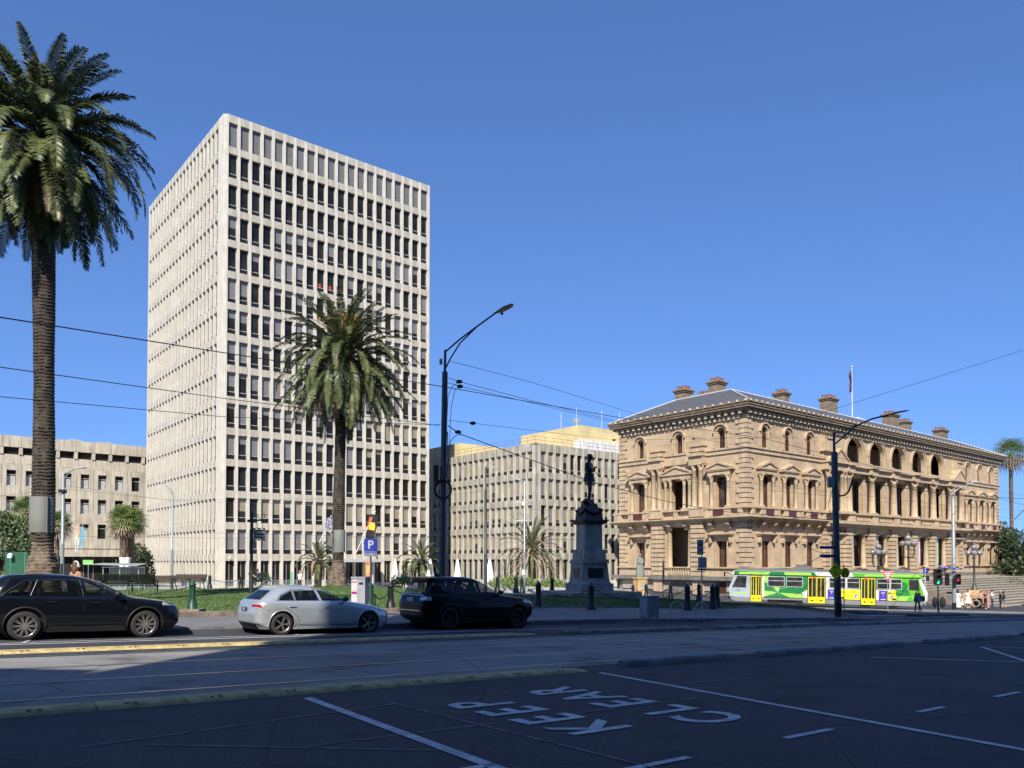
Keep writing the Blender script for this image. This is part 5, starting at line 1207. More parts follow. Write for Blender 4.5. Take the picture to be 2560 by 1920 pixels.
b = MB(); tprism(b, [(.35, 3.0), (TLn-.3, 3.0), (TLn-.45, 3.12), (.6, 3.12)], .15, TW-.15); tprism(b, [(.55, 3.12), (1.55, 3.12), (1.5, 3.36), (.8, 3.36)], .5, 2.1); tprism(b, [(TLn-2.7, 3.12), (TLn-1.0, 3.12), (TLn-1.1, 3.33), (TLn-2.6, 3.36)], .5, 2.1)
tprism(b, [(2.0, 3.12), (12, 3.12), (12, 3.2), (2.2, 3.2)], .4, 2.2); tprism(b, [(5.0, 3.2), (7.4, 3.2), (6.7, 3.5), (5.8, 3.55)], .5, 1.0); b.build('roof', troof, tram)
def side_poly(b, pts, mi=0, off=.014): b.add([(x, -off, z) for x, z in pts], [tuple(range(len(pts)))], mi)
b = MB()
cols = [tg1, tg2, tg3]
for pts, c in (([(.3, 2.72), (7.2, 2.72), (7.0, 2.98), (.35, 2.98)], 1), ([(.7, 2.74), (3.2, 2.74), (3.4, 2.95), (.8, 2.9)], 2), ([(4.6, 2.74), (6.8, 2.74), (6.7, 2.93), (4.5, 2.95)], 2), ([(10.2, 2.72), (TLn-.2, 2.72), (TLn-.3, 2.98), (10.0, 2.98)], 0), ([(11, 2.76), (TLn-.4, 2.8), (TLn-.6, 2.93), (11, 2.9)], 2),
    ([(2.9, .85), (6.2, .85), (6.0, 1.45), (6.6, 1.95), (6.9, 2.66), (2.9, 2.66)], 1), ([(2.9, 2.0), (3.4, 2.1), (4.1, 1.42), (2.9, 1.62)], 0), ([(4.1, 1.42), (4.6, 2.0), (5.2, 2.0), (5.2, 1.3)], 0), ([(3.6, 2.0), (4.2, 2.0), (4.05, 1.45)], 2), ([(2.9, 1.6), (4.0, 1.4), (3.0, .95), (2.9, .95)], 2), ([(4.1, 1.38), (5.1, .86), (6.2, .86), (6.0, 1.3)], 2), ([(2.9, 2.66), (3.4, 2.66), (3.1, 2.2), (2.9, 2.3)], 2),
    ([(TLn-2.35, .85), (TLn-.1, .85), (TLn-.02, 1.2), (TLn-.5, 2.5), (TLn-.5, 2.7), (TLn-2.35, 2.7)], 0), ([(TLn-2.35, 1.4), (TLn-1.1, 1.45), (TLn-2.35, 1.9)], 1), ([(TLn-2.35, 2.0), (TLn-1.2, 1.5), (TLn-1.5, 2.4), (TLn-2.3, 2.5)], 1), ([(TLn-2.35, .86), (TLn-1.5, .86), (TLn-1.15, 1.4), (TLn-2.3, 1.3)], 2), ([(TLn-1.1, 1.45), (TLn-.8, .86), (TLn-.1, .86), (TLn-.06, 1.3)], 2), ([(9.9, 2.0), (12.5, 2.0), (12.5, 2.7), (9.9, 2.7)], 1)):
    side_poly(b, [(x, interp(z, [.8, .85, 2.0, 2.6, 2.72, 3.0], [.66, .7, 1.6, 2.55, 2.66, 3.0])) for x, z in pts], c, .014+.0015*c)
side_poly(b, [(-.04, .7), (1.68, .7), (1.68, 2.6), (.45, 2.6), (-.06, 1.45)], 4, .013); side_poly(b, [(.1, .95), (1.5, .95), (1.5, 1.08), (.1, 1.08)], 2, .016); side_poly(b, [(.3, 2.66), (2.9, 2.66), (2.9, 2.98), (.35, 2.98)], 0, .0135)
b.tube([(TLn-1.1, -.02, 1.45), (TLn-2.3, -.02, 2.4)], .012, 4, 2); b.tube([(4.08, -.02, 1.42), (6.2, -.02, 2.0)], .012, 4, 3)
for e in ((3.6, .87), (4.08, .87), (2.95, 1.0)): b.tube([(4.08, -.02, 1.42), (e[0], -.02, e[1])], .012, 4, 3)
b.build('livery_panel', cols+[tw, mat('tram_silver_blue', (.34, .39, .46), .3, coat=.5)], tram)
b = MB(); b.box((.3, -.03, 2.6), (TLn-.35, -.01, 2.65)); b.box((2.8, -.025, .66), (TLn-.2, -.01, .70)); b.build('trim_strip', tdk, tram)
def twin(x0, x1, z0=1.95+.05, z1=2.62):
    b = MB(); b.box((x0, -.03, z0), (x1, -.012, z1), 0)
    for a in ((x0-.03, z0-.03, x1+.03, z0+.01), (x0-.03, z1-.01, x1+.03, z1+.03), (x0-.03, z0, x0+.01, z1), (x1-.01, z0, x1+.03, z1), (x0, z0+.46, x1, z0+.5)): b.box((a[0], -.05, a[1]), (a[2], -.013, a[3]), 1)
    b.build('window', [wg_t, mat('window_rim', (.5, .5, .5), .4)], tram)
wg_t = mat('tram_window', (.015, .017, .018), .05, coat=.5, col2=(.05, .05, .05), scale=1.5)
for x0, x1 in ((3.25, 4.75), (5.0, 6.5), (8.55, 10.0-.05), (10.15, 10.9), (11.95, 12.9-.1), (13.0-.05, 13.3)): pass
for x0, x1 in ((3.2, 4.55), (4.75, 6.05), (8.25, 9.5), (9.65, 10.6), (12.0, 12.95), (13.05, 13.85)): twin(x0, x1, 1.68, 2.5)
b = MB(); side_poly(b, [(.15, 1.5), (1.35, 1.5), (1.4, 2.5), (.62, 2.52)], 0, .02); b.build('cab_window', wg_t, tram)
b = MB(); b.add([(-.11, .25, 1.5), (-.11, TW-.25, 1.5), (.33, TW-.3, 2.52), (.33, .3, 2.52)], [(0, 1, 2, 3)]); b.M = Matrix.Translation((-.02, 0, 0)); b.build('windscreen', wg_t, tram)
b = MB(); side_poly(b, [(TLn-1.25, 1.62), (TLn-.45, 1.62), (TLn-.55, 2.5), (TLn-1.25, 2.5)], 0, .022); b.build('cab_window', wg_t, tram)
b = MB(); b.add([(TLn+.18, .25, 1.5), (TLn+.18, TW-.25, 1.5), (TLn-.31, TW-.3, 2.52), (TLn-.31, .3, 2.52)], [(0, 1, 2, 3)]); b.build('windscreen', wg_t, tram)
def tdoor(x0, x1, n):
    b = MB(); b.box((x0, -.035, .3), (x1, -.012, 2.56), 0); w = (x1-x0)/n
    for i in range(n):
        a = x0+i*w; b.box((a+.06, -.045, .85), (a+w/2-.02 if n > 1 else a+w-.06, -.036, 2.48), 1); 
        if n > 1: b.box((a+w/2+.02, -.045, .85), (a+w-.05, -.036, 2.48), 1)
        b.box((a+w*.35, -.042, .48), (a+w*.65, -.036, .58), 2)
    b.box((x0-.05, -.04, .3), (x0, -.012, 2.6), 2); b.box((x1, -.04, .3), (x1+.05, -.012, 2.6), 2); b.box((x0-.05, -.04, 2.56), (x1+.05, -.012, 2.61), 2)
    if n == 2: b.box(((x0+x1)/2-.012, -.05, .45), ((x0+x1)/2+.012, -.036, 2.66), 2)
    b.build('door', [tyl, wg_t, tdk], tram)
tdoor(1.95-.2, 2.65, 2); tdoor(6.5, 7.9, 2); tdoor(10.75, 12.0-.15, 2)
for x in (7.0, 11.1):
    b = MB(); b.lathe([(.11, 0), (.11, .01)], 14); 
    b = MB(); b.M = Matrix.Translation((x, -.05, 2.52)) @ Matrix.Rotation(R(90), 4, 'X'); b.lathe([(.12, 0), (.12, .01)], 14); b.build('door_sticker', mat('sticker_red', (.6, .05, .04), .5), tram)
for x0 in (8.1, 12.15):
    b = MB(); b.M = Matrix.Translation((0, 0, -.3)); side_poly(b, [(x0, 1.0), (x0+.62, 1.0), (x0+.62, 1.82), (x0, 1.82)], 0, .018); x1 = min(x0+2.5, 13.45) if x0 > 12 else 10.65
    side_poly(b, [(x0+.62, 1.0), (x1, 1.0), (x1, 1.84), (x0+.62, 1.84)], 1, .018)
    b.lathe([(.1, 0), (.1, .004)], 8, (x0+.3, -.02, 1.55)); side_poly(b, [(x0+.16, 1.6), (x0+.46, 1.6), (x0+.4, 1.7), (x0+.35, 1.52), (x0+.35, 1.42), (x0+.27, 1.42), (x0+.27, 1.52), (x0+.2, 1.7)], 2, .022); side_poly(b, [(x0+.12, 1.05), (x0+.5, 1.05), (x0+.5, 1.12), (x0+.12, 1.12)], 2, .022)
    b.text('Mind it', .24, (x0+1.0, -.022, 1.62), X_, Z_, 3, .02); side_poly(b, [(x1-.45, 1.1), (x1-.3, 1.15), (x1-.2, 1.5), (x1-.4, 1.45)], 4, .022); side_poly(b, [(x1-.6, 1.6), (x1-.5, 1.75), (x1-.35, 1.6)], 5, .022); side_poly(b, [(x0+1.0, 1.05), (x0+1.3, 1.05), (x0+1.3, 1.2), (x0+1.0, 1.2)], 6, .022)
    b.build('advert', [tpur, tade, tw, mat('advert_ink', (.12, .06, .05), .5), mat('advert_blue', (.15, .25, .5), .5), mat('advert_red', (.7, .08, .05), .5), tdk], tram)
b = MB(); b.text('238', .2, (.72, -.03, 1.25), X_, Z_, 0, .02); b.text('yarra trams', .17, (6.2, -.02, 1.05), X_, Z_, 0, .012, 'RIGHT'); b.build('lettering', tgy, tram)
b = MB(); b.tube([(-.08, .4, .95), (-.16, .4, .95)], .1, 10); b.tube([(-.08, TW-.4, .95), (-.16, TW-.4, .95)], .1, 10); b.box((-.2, .3, .5), (.2, TW-.3, .62)); b.build('bumper', tdk, tram)
b = MB(); b.tube([(-.05, -.05, 2.7), (-.5, -.3, 2.85)], .03, 6); b.box((-.55, -.4, 2.45), (-.42, -.2, 2.85)); b.box((TLn-.0, -.35, 2.5), (TLn+.2, -.1, 2.85)); b.tube([(TLn-.3, 0, 2.85), (TLn+.05, -.2, 2.8)], .04, 6); b.build('mirror', tdk, tram)
b = MB()
for x0 in (3.2, TLn-5.0):
    b = MB(); b.box((x0, .2, .22), (x0+3.2, TW-.2, .56))
    for xx in (x0+.5, x0+2.6):
        for yy in (.15, TW-.15): b.tube([(xx, yy-.06, .33), (xx, yy+.06, .33)], .33, 18)
    b.build('bogie', tdk, tram)
b = MB(); b.tube([(6.2, 1.3, 3.55), (7.9, 1.3, 4.55), (6.2-.1, 1.3, 5.35)], .04, 6); b.tube([(6.1, .5, 5.36), (6.1, 2.1, 5.36)], .05, 6); b.tube([(5.6, .9, 3.55), (6.6, 1.7, 3.5)], .05, 6); b.tube([(6.15, 1.5, 3.5), (7.8, 1.4, 4.5)], .02, 5); b.build('pantograph', tdk, tram)
# ================================================================ POLES, SIGNS, BOLLARDS AND OTHER STREET FURNITURE
poled = mat('dark_green_pole', (.05, .06, .062), .5, var=.15, scale=1)
polel = mat('light_grey_pole', (.27, .31, .32), .45, .2, var=.08, scale=1)
galv = mat('galvanised_steel', (.42, .46, .48), .4, .5, var=.12, scale=2)
blackm = mat('black_cast_iron', (.012, .014, .015), .45, var=.3)
greeni = mat('green_painted_iron', (.012, .06, .035), .45, var=.2)
whitep = mat('white_paint', (.72, .72, .70), .5, var=.05)
signy = mat('sign_fluoro_yellow', (.75, .72, .01), .5, var=.05)
signb = mat('sign_blue', (.01, .03, .30), .45, var=.05)
signk = mat('sign_black', (.012, .012, .012), .5)
signr = mat('sign_red', (.5, .02, .03), .45)
signg = mat('sign_grey', (.32, .36, .4), .5)
def H0(px, Y): g = onG(px, Y); return g
def face_rot(px): return -math.atan2((px-CX)/FPX, 1)          # local -y looks back towards the camera
def lamp_head(b, o, d, L=.75, w=.16, up=.0):
    d = Vector(d).normalized(); q = Vector((-d.y, d.x, 0)).normalized(); vs = []
    for k, (wd, th) in ((0, (.05, .05)), (.2, (.09, .07)), (.45, (w, .08)), (.85, (w*.95, .06)), (1, (w*.5, .03))):
        c = Vector(o)+d*L*k; vs += [c-q*wd-Z_*.0, c+q*wd, c+q*wd*.7+Z_*th, c-q*wd*.7+Z_*th]
    b.add(vs, [(4*i, 4*i+1, 4*i+5, 4*i+4) for i in range(4)]+[(4*i+1, 4*i+2, 4*i+6, 4*i+5) for i in range(4)]+[(4*i+2, 4*i+3, 4*i+7, 4*i+6) for i in range(4)]+[(4*i+3, 4*i, 4*i+4, 4*i+7) for i in range(4)]+[(0, 3, 2, 1), (16, 17, 18, 19)])
def lamp_pole(name, label, px, Y, prof, col, arm=None, head=None, lean=0, cat='street lamp', blackbase=None):
    """prof: [(photo y, radius)] bottom to top; arm: list of photo points; all in the plane Y"""
    g = onG(px, Y); o = thing(name, label, cat, tuple(g)); b = MB(); n = len(prof)
    path = []; rs = []
    zt_ = at(px, prof[-1][0], Y).z-g.z
    pts = [(0, 0, -.2, prof[0][1])]+[(0, 0, at(px, py, Y).z-g.z, r) for py, r in prof]
    for i in range(1, len(pts)):
        r0 = pts[i][3] if i > 0 else pts[0][3]
    zz = [-.2]+[at(px, py, Y).z-g.z for py, r in prof[1:]]; rr = [r for py, r in prof]
    P_ = []; Q = []
    for i, (py, r) in enumerate(prof):
        z = -.2 if i == 0 else at(px, py, Y).z-g.z; x = lean*clamp(z/zt_, 0, 1)
        if i and abs(prof[i-1][1]-r) > .012: P_.append((x, 0, z-.03)); Q.append(prof[i-1][1])
        P_.append((x, 0, z)); Q.append(r)
    b.tube(P_, Q, 14); b.build('pole', col, o)
    if blackbase: b = MB(); b.tube([(0, 0, -.2), (0, 0, blackbase)], rr[0]+.006, 14); b.build('pole_base', blackm, o)
    return o, g
def rel(g, px, py, Y, dy=0): v = at(px, py, Y)-g; v.y += dy; return v
# centre lamp pole in front of the low block
o, g = lamp_pole('street_lamp', 'tall dark lamp pole with curved arm and cable coil, behind the large dark SUV', 1104, 31.5, [(1500, .135), (1272, .135), (1270, .125), (930, .115), (928, .055), (875, .05)], poled, lean=.13)
Y = 31.5; b = MB()
P_ = [rel(g, 1115, 878, Y), rel(g, 1150, 848, Y), rel(g, 1190, 818, Y), rel(g, 1237, 784, Y)]; b.tube(P_, .035, 8)
b.tube([rel(g, 1113, 923, Y), rel(g, 1125, 898, Y), rel(g, 1150, 858, Y), rel(g, 1190, 819, Y)], .03, 8); b.build('arm', poled, o)
b = MB(); lamp_head(b, rel(g, 1234, 786, Y), rel(g, 1281, 762, Y)-rel(g, 1234, 784, Y), .88, .27); b.sphere(tuple(rel(g, 1255, 784, Y)), .06, 8, 5); b.build('lamp_head', blackm, o)
b = MB(); b.box(tuple(rel(g, 1099, 911, Y)+Vector((0, -.08, 0))), tuple(rel(g, 1106, 898, Y)+Vector((0, .08, 0)))); b.build('junction_box', polel, o)
b = MB(); c = rel(g, 1108, 1225, Y, -.16); n = 40
for r, dx in ((.33, 0), (.30, .05), (.35, -.05)): b.tube([(c.x+r*math.cos(6.2832*k/n), c.y+dx, c.z+r*1.1*math.sin(6.2832*k/n)) for k in range(n+1)], .025, 5)
b.tube([rel(g, 1119, 1080, Y, -.05), rel(g, 1121, 1150, Y, -.1), rel(g, 1117, 1190, Y, -.12), rel(g, 1129, 1225, Y, -.14)], .02, 5)
b.tube([rel(g, 1154, 1086, Y), rel(g, 1140, 1088, Y), rel(g, 1127, 1102, Y), rel(g, 1123, 1130, Y)], .016, 5)
b.tube([rel(g, 1148, 956, Y), rel(g, 1130, 966, Y), rel(g, 1120, 990, Y), rel(g, 1117, 1060, Y)], .012, 5); b.tube([rel(g, 1152, 968, Y), rel(g, 1137, 975, Y), rel(g, 1128, 1020, Y), rel(g, 1123, 1120, Y)], .012, 5)
b.build('cable_coil', blackm, o)
b = MB(); a = rel(g, 1085, 1205, Y); b.box((a.x, -.15, a.z), (a.x+.2, .15, a.z+.65)); b.tube([(a.x+.1, 0, a.z-.15), (a.x+.1, 0, a.z)], .05, 6); b.build('signal_box', blackm, o)
# right dark pole
o, g = lamp_pole('street_lamp', 'tall dark tram pole with long curved lamp arm, standing before the tram', 2094, 41.5, [(1550, .185), (1480, .18), (1400, .17), (1397, .165), (1131, .15), (1129, .07), (1081, .065)], poled, lean=-.14, blackbase=.75)
Y = 41.5; b = MB()
b.tube([rel(g, 2088, 1084, Y), rel(g, 2115, 1074, Y), rel(g, 2140, 1062, Y)], .03, 6)
b.tube([rel(g, 2089, 1109, Y), rel(g, 2110, 1090, Y), rel(g, 2140, 1065, Y), rel(g, 2180, 1047, Y), rel(g, 2222, 1037, Y)], .045, 8); b.build('arm', poled, o)
b = MB(); lamp_head(b, rel(g, 2220, 1038, Y), rel(g, 2272, 1027, Y)-rel(g, 2220, 1038, Y), 1.1, .2); b.build('lamp_head', blackm, o)
b = MB(); a = rel(g, 2064, 1220, Y); b.box((a.x, -.35, a.z), (a.x+.34, -.2, a.z+.55)); b.build('signal_box', polel, o)
b = MB(); b.tube([rel(g, 2096, 1240, Y), rel(g, 2112, 1238, Y), rel(g, 2122, 1228, Y), rel(g, 2132, 1198, Y)], .05, 6); b.tube([rel(g, 2076, 1225, Y, -.25), rel(g, 2066, 1262, Y, -.25), rel(g, 2070, 1290, Y, -.25), rel(g, 2084, 1290, Y, -.25), rel(g, 2078, 1250, Y, -.25)], .015, 5)
b.build('cable_coil', blackm, o)
# street name blades on this pole
for py, w_, lb in ((1369, 37, 'upper'), (1390, 37, 'lower')):
    sgn = thing('street_sign', '%s dark blue street name blade on the tall dark tram pole' % lb, 'street sign', tuple(at(2084, py, Y)), 0)
    b = MB(); b.box((-.8, -.21, -.07), (0, -.18, .08)); b.build('sign_blade', signb, sgn); b = MB(); b.text('Macarthur St' if lb == 'upper' else 'Spring St', .11, (-.4, -.215, 0), X_, Z_, 0, .005); b.build('sign_lettering', mat('faded_lettering', (.05, .06, .2), .5), sgn)
def ped(b, s, ox, oz, y):                                  # walking legs symbol
    for pts in ([(-.05, .32), (.03, .32), (-.2, -.35), (-.33, -.35)], [(.0, .3), (.09, .3), (.30, -.2), (.20, -.3)], [(.2, -.3), (.30, -.2), (.36, -.28), (.26, -.36)], [(-.33, -.35), (-.2, -.35), (-.2, -.42), (-.38, -.42)]):
        b.add([(ox+x*s, y, oz+z*s) for x, z in pts], [tuple(range(len(pts)))], 0)
g2 = at(2085, 1428, Y); s_ = thing('warning_sign', 'yellow green diamond sign with walking legs and arrow on the tall dark pole', 'road sign', tuple(g2+Vector((0, -.22, 0))))
b = MB(); r = .43; b.prism([(0, -r-.05), (r-.05, 0), (0, r+.05), (-r+.05, 0)], (0, 0, 0), X_, Z_, Y_, .012); b.build('sign_plate', signy, s_)
b = MB(); ped(b, .32, 0, -.12, -.006); b.add([(-.1, -.006, .2), (.12, -.006, .16), (.12, -.006, .24)], [(0, 1, 2)]); b.add([(-.1, -.006, .19), (-.02, -.006, .3), (-.02, -.006, .1)], [(0, 1, 2)]); b.build('symbol', signk, s_)
g2 = onG(2109, 41.8); s_ = thing('crossing_sign', 'round yellow green pedestrian crossing sign on a thin pole', 'road sign', tuple(g2))
zc = at(2112, 1432, 41.8).z-g2.z; b = MB(); b.tube([(0, 0, -.1), (0, 0, zc+.45)], .025, 8); b.build('pole', poled, s_)
b = MB(); b.prism([(.24*math.cos(k*.2618)+.05, zc+.27*math.sin(k*.2618)*1.0) for k in range(24)], (0, -.045, 0), X_, Z_, Y_, .012); b.build('sign_plate', signy, s_)
b = MB(); ped(b, .48, .05, zc+.02, -.052); b.build('symbol', signk, s_)
# lighter poles further away
def arm_pole(label, px, Y, prof, armpts, headto, col=polel, bb=None):
    o, g = lamp_pole('street_lamp', label, px, Y, prof, col, blackbase=bb); b = MB()
    for a in armpts: b.tube([rel(g, x, y, Y) for x, y in a], .035, 6)
    b.build('arm', col, o); b = MB(); a, c = headto; lamp_head(b, rel(g, a[0], a[1], Y), rel(g, c[0], c[1], Y)-rel(g, a[0], a[1], Y), .7, .16); b.build('lamp_head', signg, o); return o, g
o1, gp1 = arm_pole('light grey lamp pole with arm to the right, behind the nearest car', 156, 52, [(1500, .12), (1360, .12), (1358, .10), (1228, .085), (1182, .07)], [[(158, 1186), (175, 1178), (190, 1172)], [(160, 1198), (172, 1182), (185, 1173)]], ((190, 1172), (206, 1170)))
b = MB(); a = rel(gp1, 152, 1232, 52); b.box((a.x-.05, -.2, a.z), (a.x+.3, .2, a.z+.2)); b.tube([rel(gp1, 140, 1230, 52), rel(gp1, 150, 1236, 52), rel(gp1, 166, 1232, 52)], .02, 5); b.build('bracket', blackm, o1)
arm_pole('light grey lamp pole with arm to the left, in front of the tower left face', 430, 62, [(1500, .11), (1375, .11), (1373, .085), (1245, .07), (1230, .06)], [[(433, 1243), (425, 1225), (412, 1211)], [(434, 1232), (422, 1218), (408, 1207)]], ((410, 1207), (384, 1198)))
o1, gp1 = arm_pole('light grey lamp pole with black base and curved arm, beside the red traffic light', 2384, 71.5, [(1530, .17), (1410, .17), (1408, .155), (1255, .13), (1240, .12)], [[(2376, 1260), (2378, 1235), (2392, 1224), (2430, 1206)], [(2377, 1238), (2390, 1228), (2406, 1215)]], ((2426, 1207), (2465, 1199)), bb=.62)
o1, gp1 = arm_pole('slim pole, pale on top and dark below, rising behind the dark SUV roof', 1214, 55, [(1500, .12), (1385, .12), (1383, .10), (1225, .09), (1223, .06), (1168, .055)], [[(1214, 1170), (1218, 1164), (1223, 1164)]], ((1222, 1165), (1234, 1170)), poled)
o1, gp1 = arm_pole('thin light grey pole with aerial bars, in front of the half dead palm', 1311, 56, [(1500, .075), (1380, .075), (1378, .06), (1225, .045), (1203, .03)], [[(1288, 1256), (1334, 1256)], [(1290, 1302), (1332, 1302)], [(1310, 1204), (1314, 1204)]], ((1310, 1204), (1303, 1202)), galv)
b = MB(); a = rel(gp1, 1308, 1264, 56); b.box((a.x-.08, -.1, a.z), (a.x+.12, .1, a.z+.22)); a = rel(gp1, 1308, 1437, 56); b.box((a.x-.08, -.1, a.z), (a.x+.12, .1, a.z+.35)); b.build('box', whitep, o1)
g2 = onG(1657, 62); s_ = thing('sign_post', 'narrow dark post with a long thin plate, right of the green robed statue', 'sign post', tuple(g2)); b = MB(); b.tube([(0, 0, -.1), (0, 0, at(1657, 1397, 62).z-g2.z)], .035, 6); zz = at(1657, 1402, 62).z-g2.z; b.box((-.02, -.12, zz-1.4), (.1, -.04, zz)); b.build('post', poled, s_)
g2 = onG(2344, 57); 
def traffic_light(label, px, Y, ytop, ybot, w, lit, pole=True, facing=0, side=False):
    g = onG(px, Y) if pole else at(px, ybot, Y); o = thing('traffic_light', label, 'traffic light', tuple(g), facing); z1 = at(px, ytop, Y).z-g.z; z0 = at(px, ybot, Y).z-g.z; h = z1-z0
    if pole: b = MB(); b.tube([(0, 0, -.1), (0, 0, z0+.1)], .06, 10); b.build('pole', poled, o)
    b = MB()
    if side: b.box((-w*.3, -.12, z0), (w*.3, .12, z1)); [b.box((-w*.3-.22, -.11, z0+h*(k+.5)/3+.02), (-w*.3, .11, z0+h*(k+.5)/3+.1)) for k in range(3)]
    else:
        r = .08; pts = [(-w/2+r, 0), (w/2-r, 0), (w/2, r), (w/2, h-r), (w/2-r, h), (-w/2+r, h), (-w/2, h-r), (-w/2, r)]; b.prism(pts, (0, .0, z0), X_, Z_, Y_, .03)
        b.box((-w*.28, .03, z0+.05), (w*.28, .25, z1-.05))
        for k in range(3):
            c = z0+h*(k+.5)/3; n = 14
            for j in range(8): a0, a1 = R(-20+j*27.5), R(7.5+j*27.5); b.add([(.13*math.cos(a0), -.0, c+.13*math.sin(a0)), (.13*math.cos(a1), 0, c+.13*math.sin(a1)), (.13*math.cos(a1), -.2, c+.13*math.sin(a1)), (.13*math.cos(a0), -.2, c+.13*math.sin(a0))], [(0, 1, 2, 3)])
    b.build('housing', signk, o)
    if lit:
        k, m = lit; c = z0+h*(k+.5)/3; b = MB(); b.add([((-w*.3-.02 if side else .115*math.cos(j*.449)), (.1*math.cos(j*.449) if side else -.01), c+.115*math.sin(j*.449)) for j in range(14)], [tuple(range(14))]); b.build('lens', m, o)
    return o
lg_ = mat('green_signal_lens', (.02, .8, .5), .3, emit=1.6); lr_ = mat('red_signal_lens', (.9, .03, .03), .3, emit=1.4); lo_ = mat('dark_lens', (.03, .02, .02), .3)
traffic_light('black backed traffic light showing green, on its own pole at the island', 2344, 57, 1422, 1462, .66, (0, lg_))
traffic_light('dark traffic light turned away, left of the light grey pole', 2368, 71, 1433, 1464, .5, None, False, R(-50), True)
traffic_light('traffic light showing red, right of the light grey pole', 2395, 71, 1435, 1462, .62, (1, lr_), False, R(8))
def street_blade(label, px, py, Y, w_, h, txt, col=signb):
    o = thing('street_sign', label, 'street sign', tuple(at(px, py, Y)), 0); b = MB(); b.box((-w_/2, -.02, -h/2), (w_/2, .0, h/2)); b.build('sign_blade', col, o)
    b = MB(); b.text(txt, h*.62, (0, -.024, 0), X_, Z_, 0, .015); b.build('sign_lettering', whitep, o); return o
street_blade('long blue street name sign left of the light grey pole', 2362, 1418.5, 71, 1.1, .19, 'Macarthur St'); street_blade('short blue street name sign right of the light grey pole', 2393, 1422, 71, .75, .17, 'Spring St')
o = thing('parking_sign', 'small blue and white accessible parking sign near the tram front', 'road sign', tuple(onG(2312, 86))); zz = at(2312, 1426, 86).z-o.location.z; b = MB(); b.tube([(0, 0, 0), (0, 0, zz+.3)], .03, 6); b.build('pole', whitep, o)
b = MB(); b.box((-.22, -.05, zz-.3), (.22, -.03, zz+.3)); b.build('sign_plate', signb, o); b = MB(); b.sphere((.0, -.06, zz+.15), .06, 8, 5, 0, (1, .2, 1)); b.text('d', .3, (0, -.056, zz-.06), X_, Z_, 0, .02); b.build('symbol', whitep, o)
# give way
g2 = onG(2218, 60.5); o = thing('give_way_sign', 'red and white triangular GIVE WAY sign on a thin pole before the tram', 'road sign', tuple(g2)); zt_ = at(2218, 1428, 60.5).z-g2.z; zb_ = at(2218, 1456, 60.5).z-g2.z
b = MB(); b.tube([(0, 0, -.1), (0, 0, zt_-.1)], .03, 8); b.build('pole', galv, o)
def tri(s, y, m): b = MB(); cz = zt_-(zt_-zb_)*.36; pts = [(-.47*s, .31*s), (.47*s, .31*s), (0, -.53*s)]; b.prism([(x, cz+z) for x, z in pts], (0, y, 0), X_, Z_, Y_, .008); b.build('sign_plate', m, o)
tri(1.0, -.045, whitep); tri(.92, -.055, signr); tri(.62, -.065, whitep)
b = MB(); b.text('GIVE', .17, (0, -.072, zt_-.25), X_, Z_, 0, .02); b.text('WAY', .12, (0, -.072, zt_-.4), X_, Z_, 0, .02); b.build('sign_lettering', signk, o)
g2 = onG(2296, 54.5); o = thing('direction_board', 'low grey board with two dark arrows pointing down left and down right', 'road sign', tuple(g2)); zz = at(2296, 1497, 54.5).z-g2.z
b = MB(); b.tube([(0, 0, -.05), (0, 0, zz)], .03, 6); b.build('pole', poled, o); b = MB(); b.box((-.38, -.05, zz-.18), (.4, -.035, zz+.2)); b.build('sign_plate', signg, o)
b = MB()
for sg in (-1, 1):
    b.add([(sg*(.03), -.055, zz+.12), (sg*.1, -.055, zz+.14), (sg*.3, -.055, zz-.08), (sg*.24, -.055, zz-.12)], [(0, 1, 2, 3)]); b.add([(sg*.34, -.055, zz-.14), (sg*.34, -.055, zz+.04), (sg*.14, -.055, zz-.14)], [(0, 1, 2)])
b.build('symbol', signk, o)
# P sign and pay machine
Y = 28.5; g2 = onG(927, Y); o = thing('parking_sign', 'blue P sign reading PAY STATION AREA 502 on a dark post', 'road sign', tuple(g2)); z1 = at(927, 1347, Y).z-g2.z; z0 = at(927, 1391, Y).z-g2.z
b = MB(); b.tube([(0, 0, -.1), (0, 0, z0+.3)], .034, 8); b.build('post', poled, o)
b = MB(); b.box((-.24, -.05, z0), (.24, -.035, z1), 0); zz = lerp(z0, z1, .33); b.build('sign_plate', signb, o)
b = MB(); b.text('P', .42, (0, -.055, lerp(z0, z1, .64)), X_, Z_, 0, .02); b.text('PAY STATION', .075, (0, -.055, lerp(z0, z1, .245)), X_, Z_, 0, .01); b.build('sign_lettering', mat('sign_white', (.35, .37, .4), .5), o)
b = MB(); b.box((-.235, -.053, z0+.01), (.235, -.05, lerp(z0, z1, .17))); b.build('sign_band', mat('sign_white', (.35, .37, .4), .5), o); b = MB(); b.text('AREA 502', .1, (0, -.056, lerp(z0, z1, .09)), X_, Z_, 0, .02); b.build('sign_lettering', signk, o)
g2 = onG(901, 29.0); o = thing('pay_machine', 'grey parking pay machine with pink and white panel beside the P sign', 'parking machine', tuple(g2), R(-10)); zz = at(901, 1442, 29).z-g2.z
b = MB(); b.box((-.27, -.18, 0), (.25, .2, zz-.06)); b.prism([(-.22, 0), (.24, 0), (.28, .06), (-.3, .12)], (0, 0, zz-.08), Y_, Z_, X_, .0) ; b.box((-.29, -.2, zz-.06), (.27, .22, zz)); b.build('cabinet', mat('machine_grey', (.30, .31, .33), .45), o)
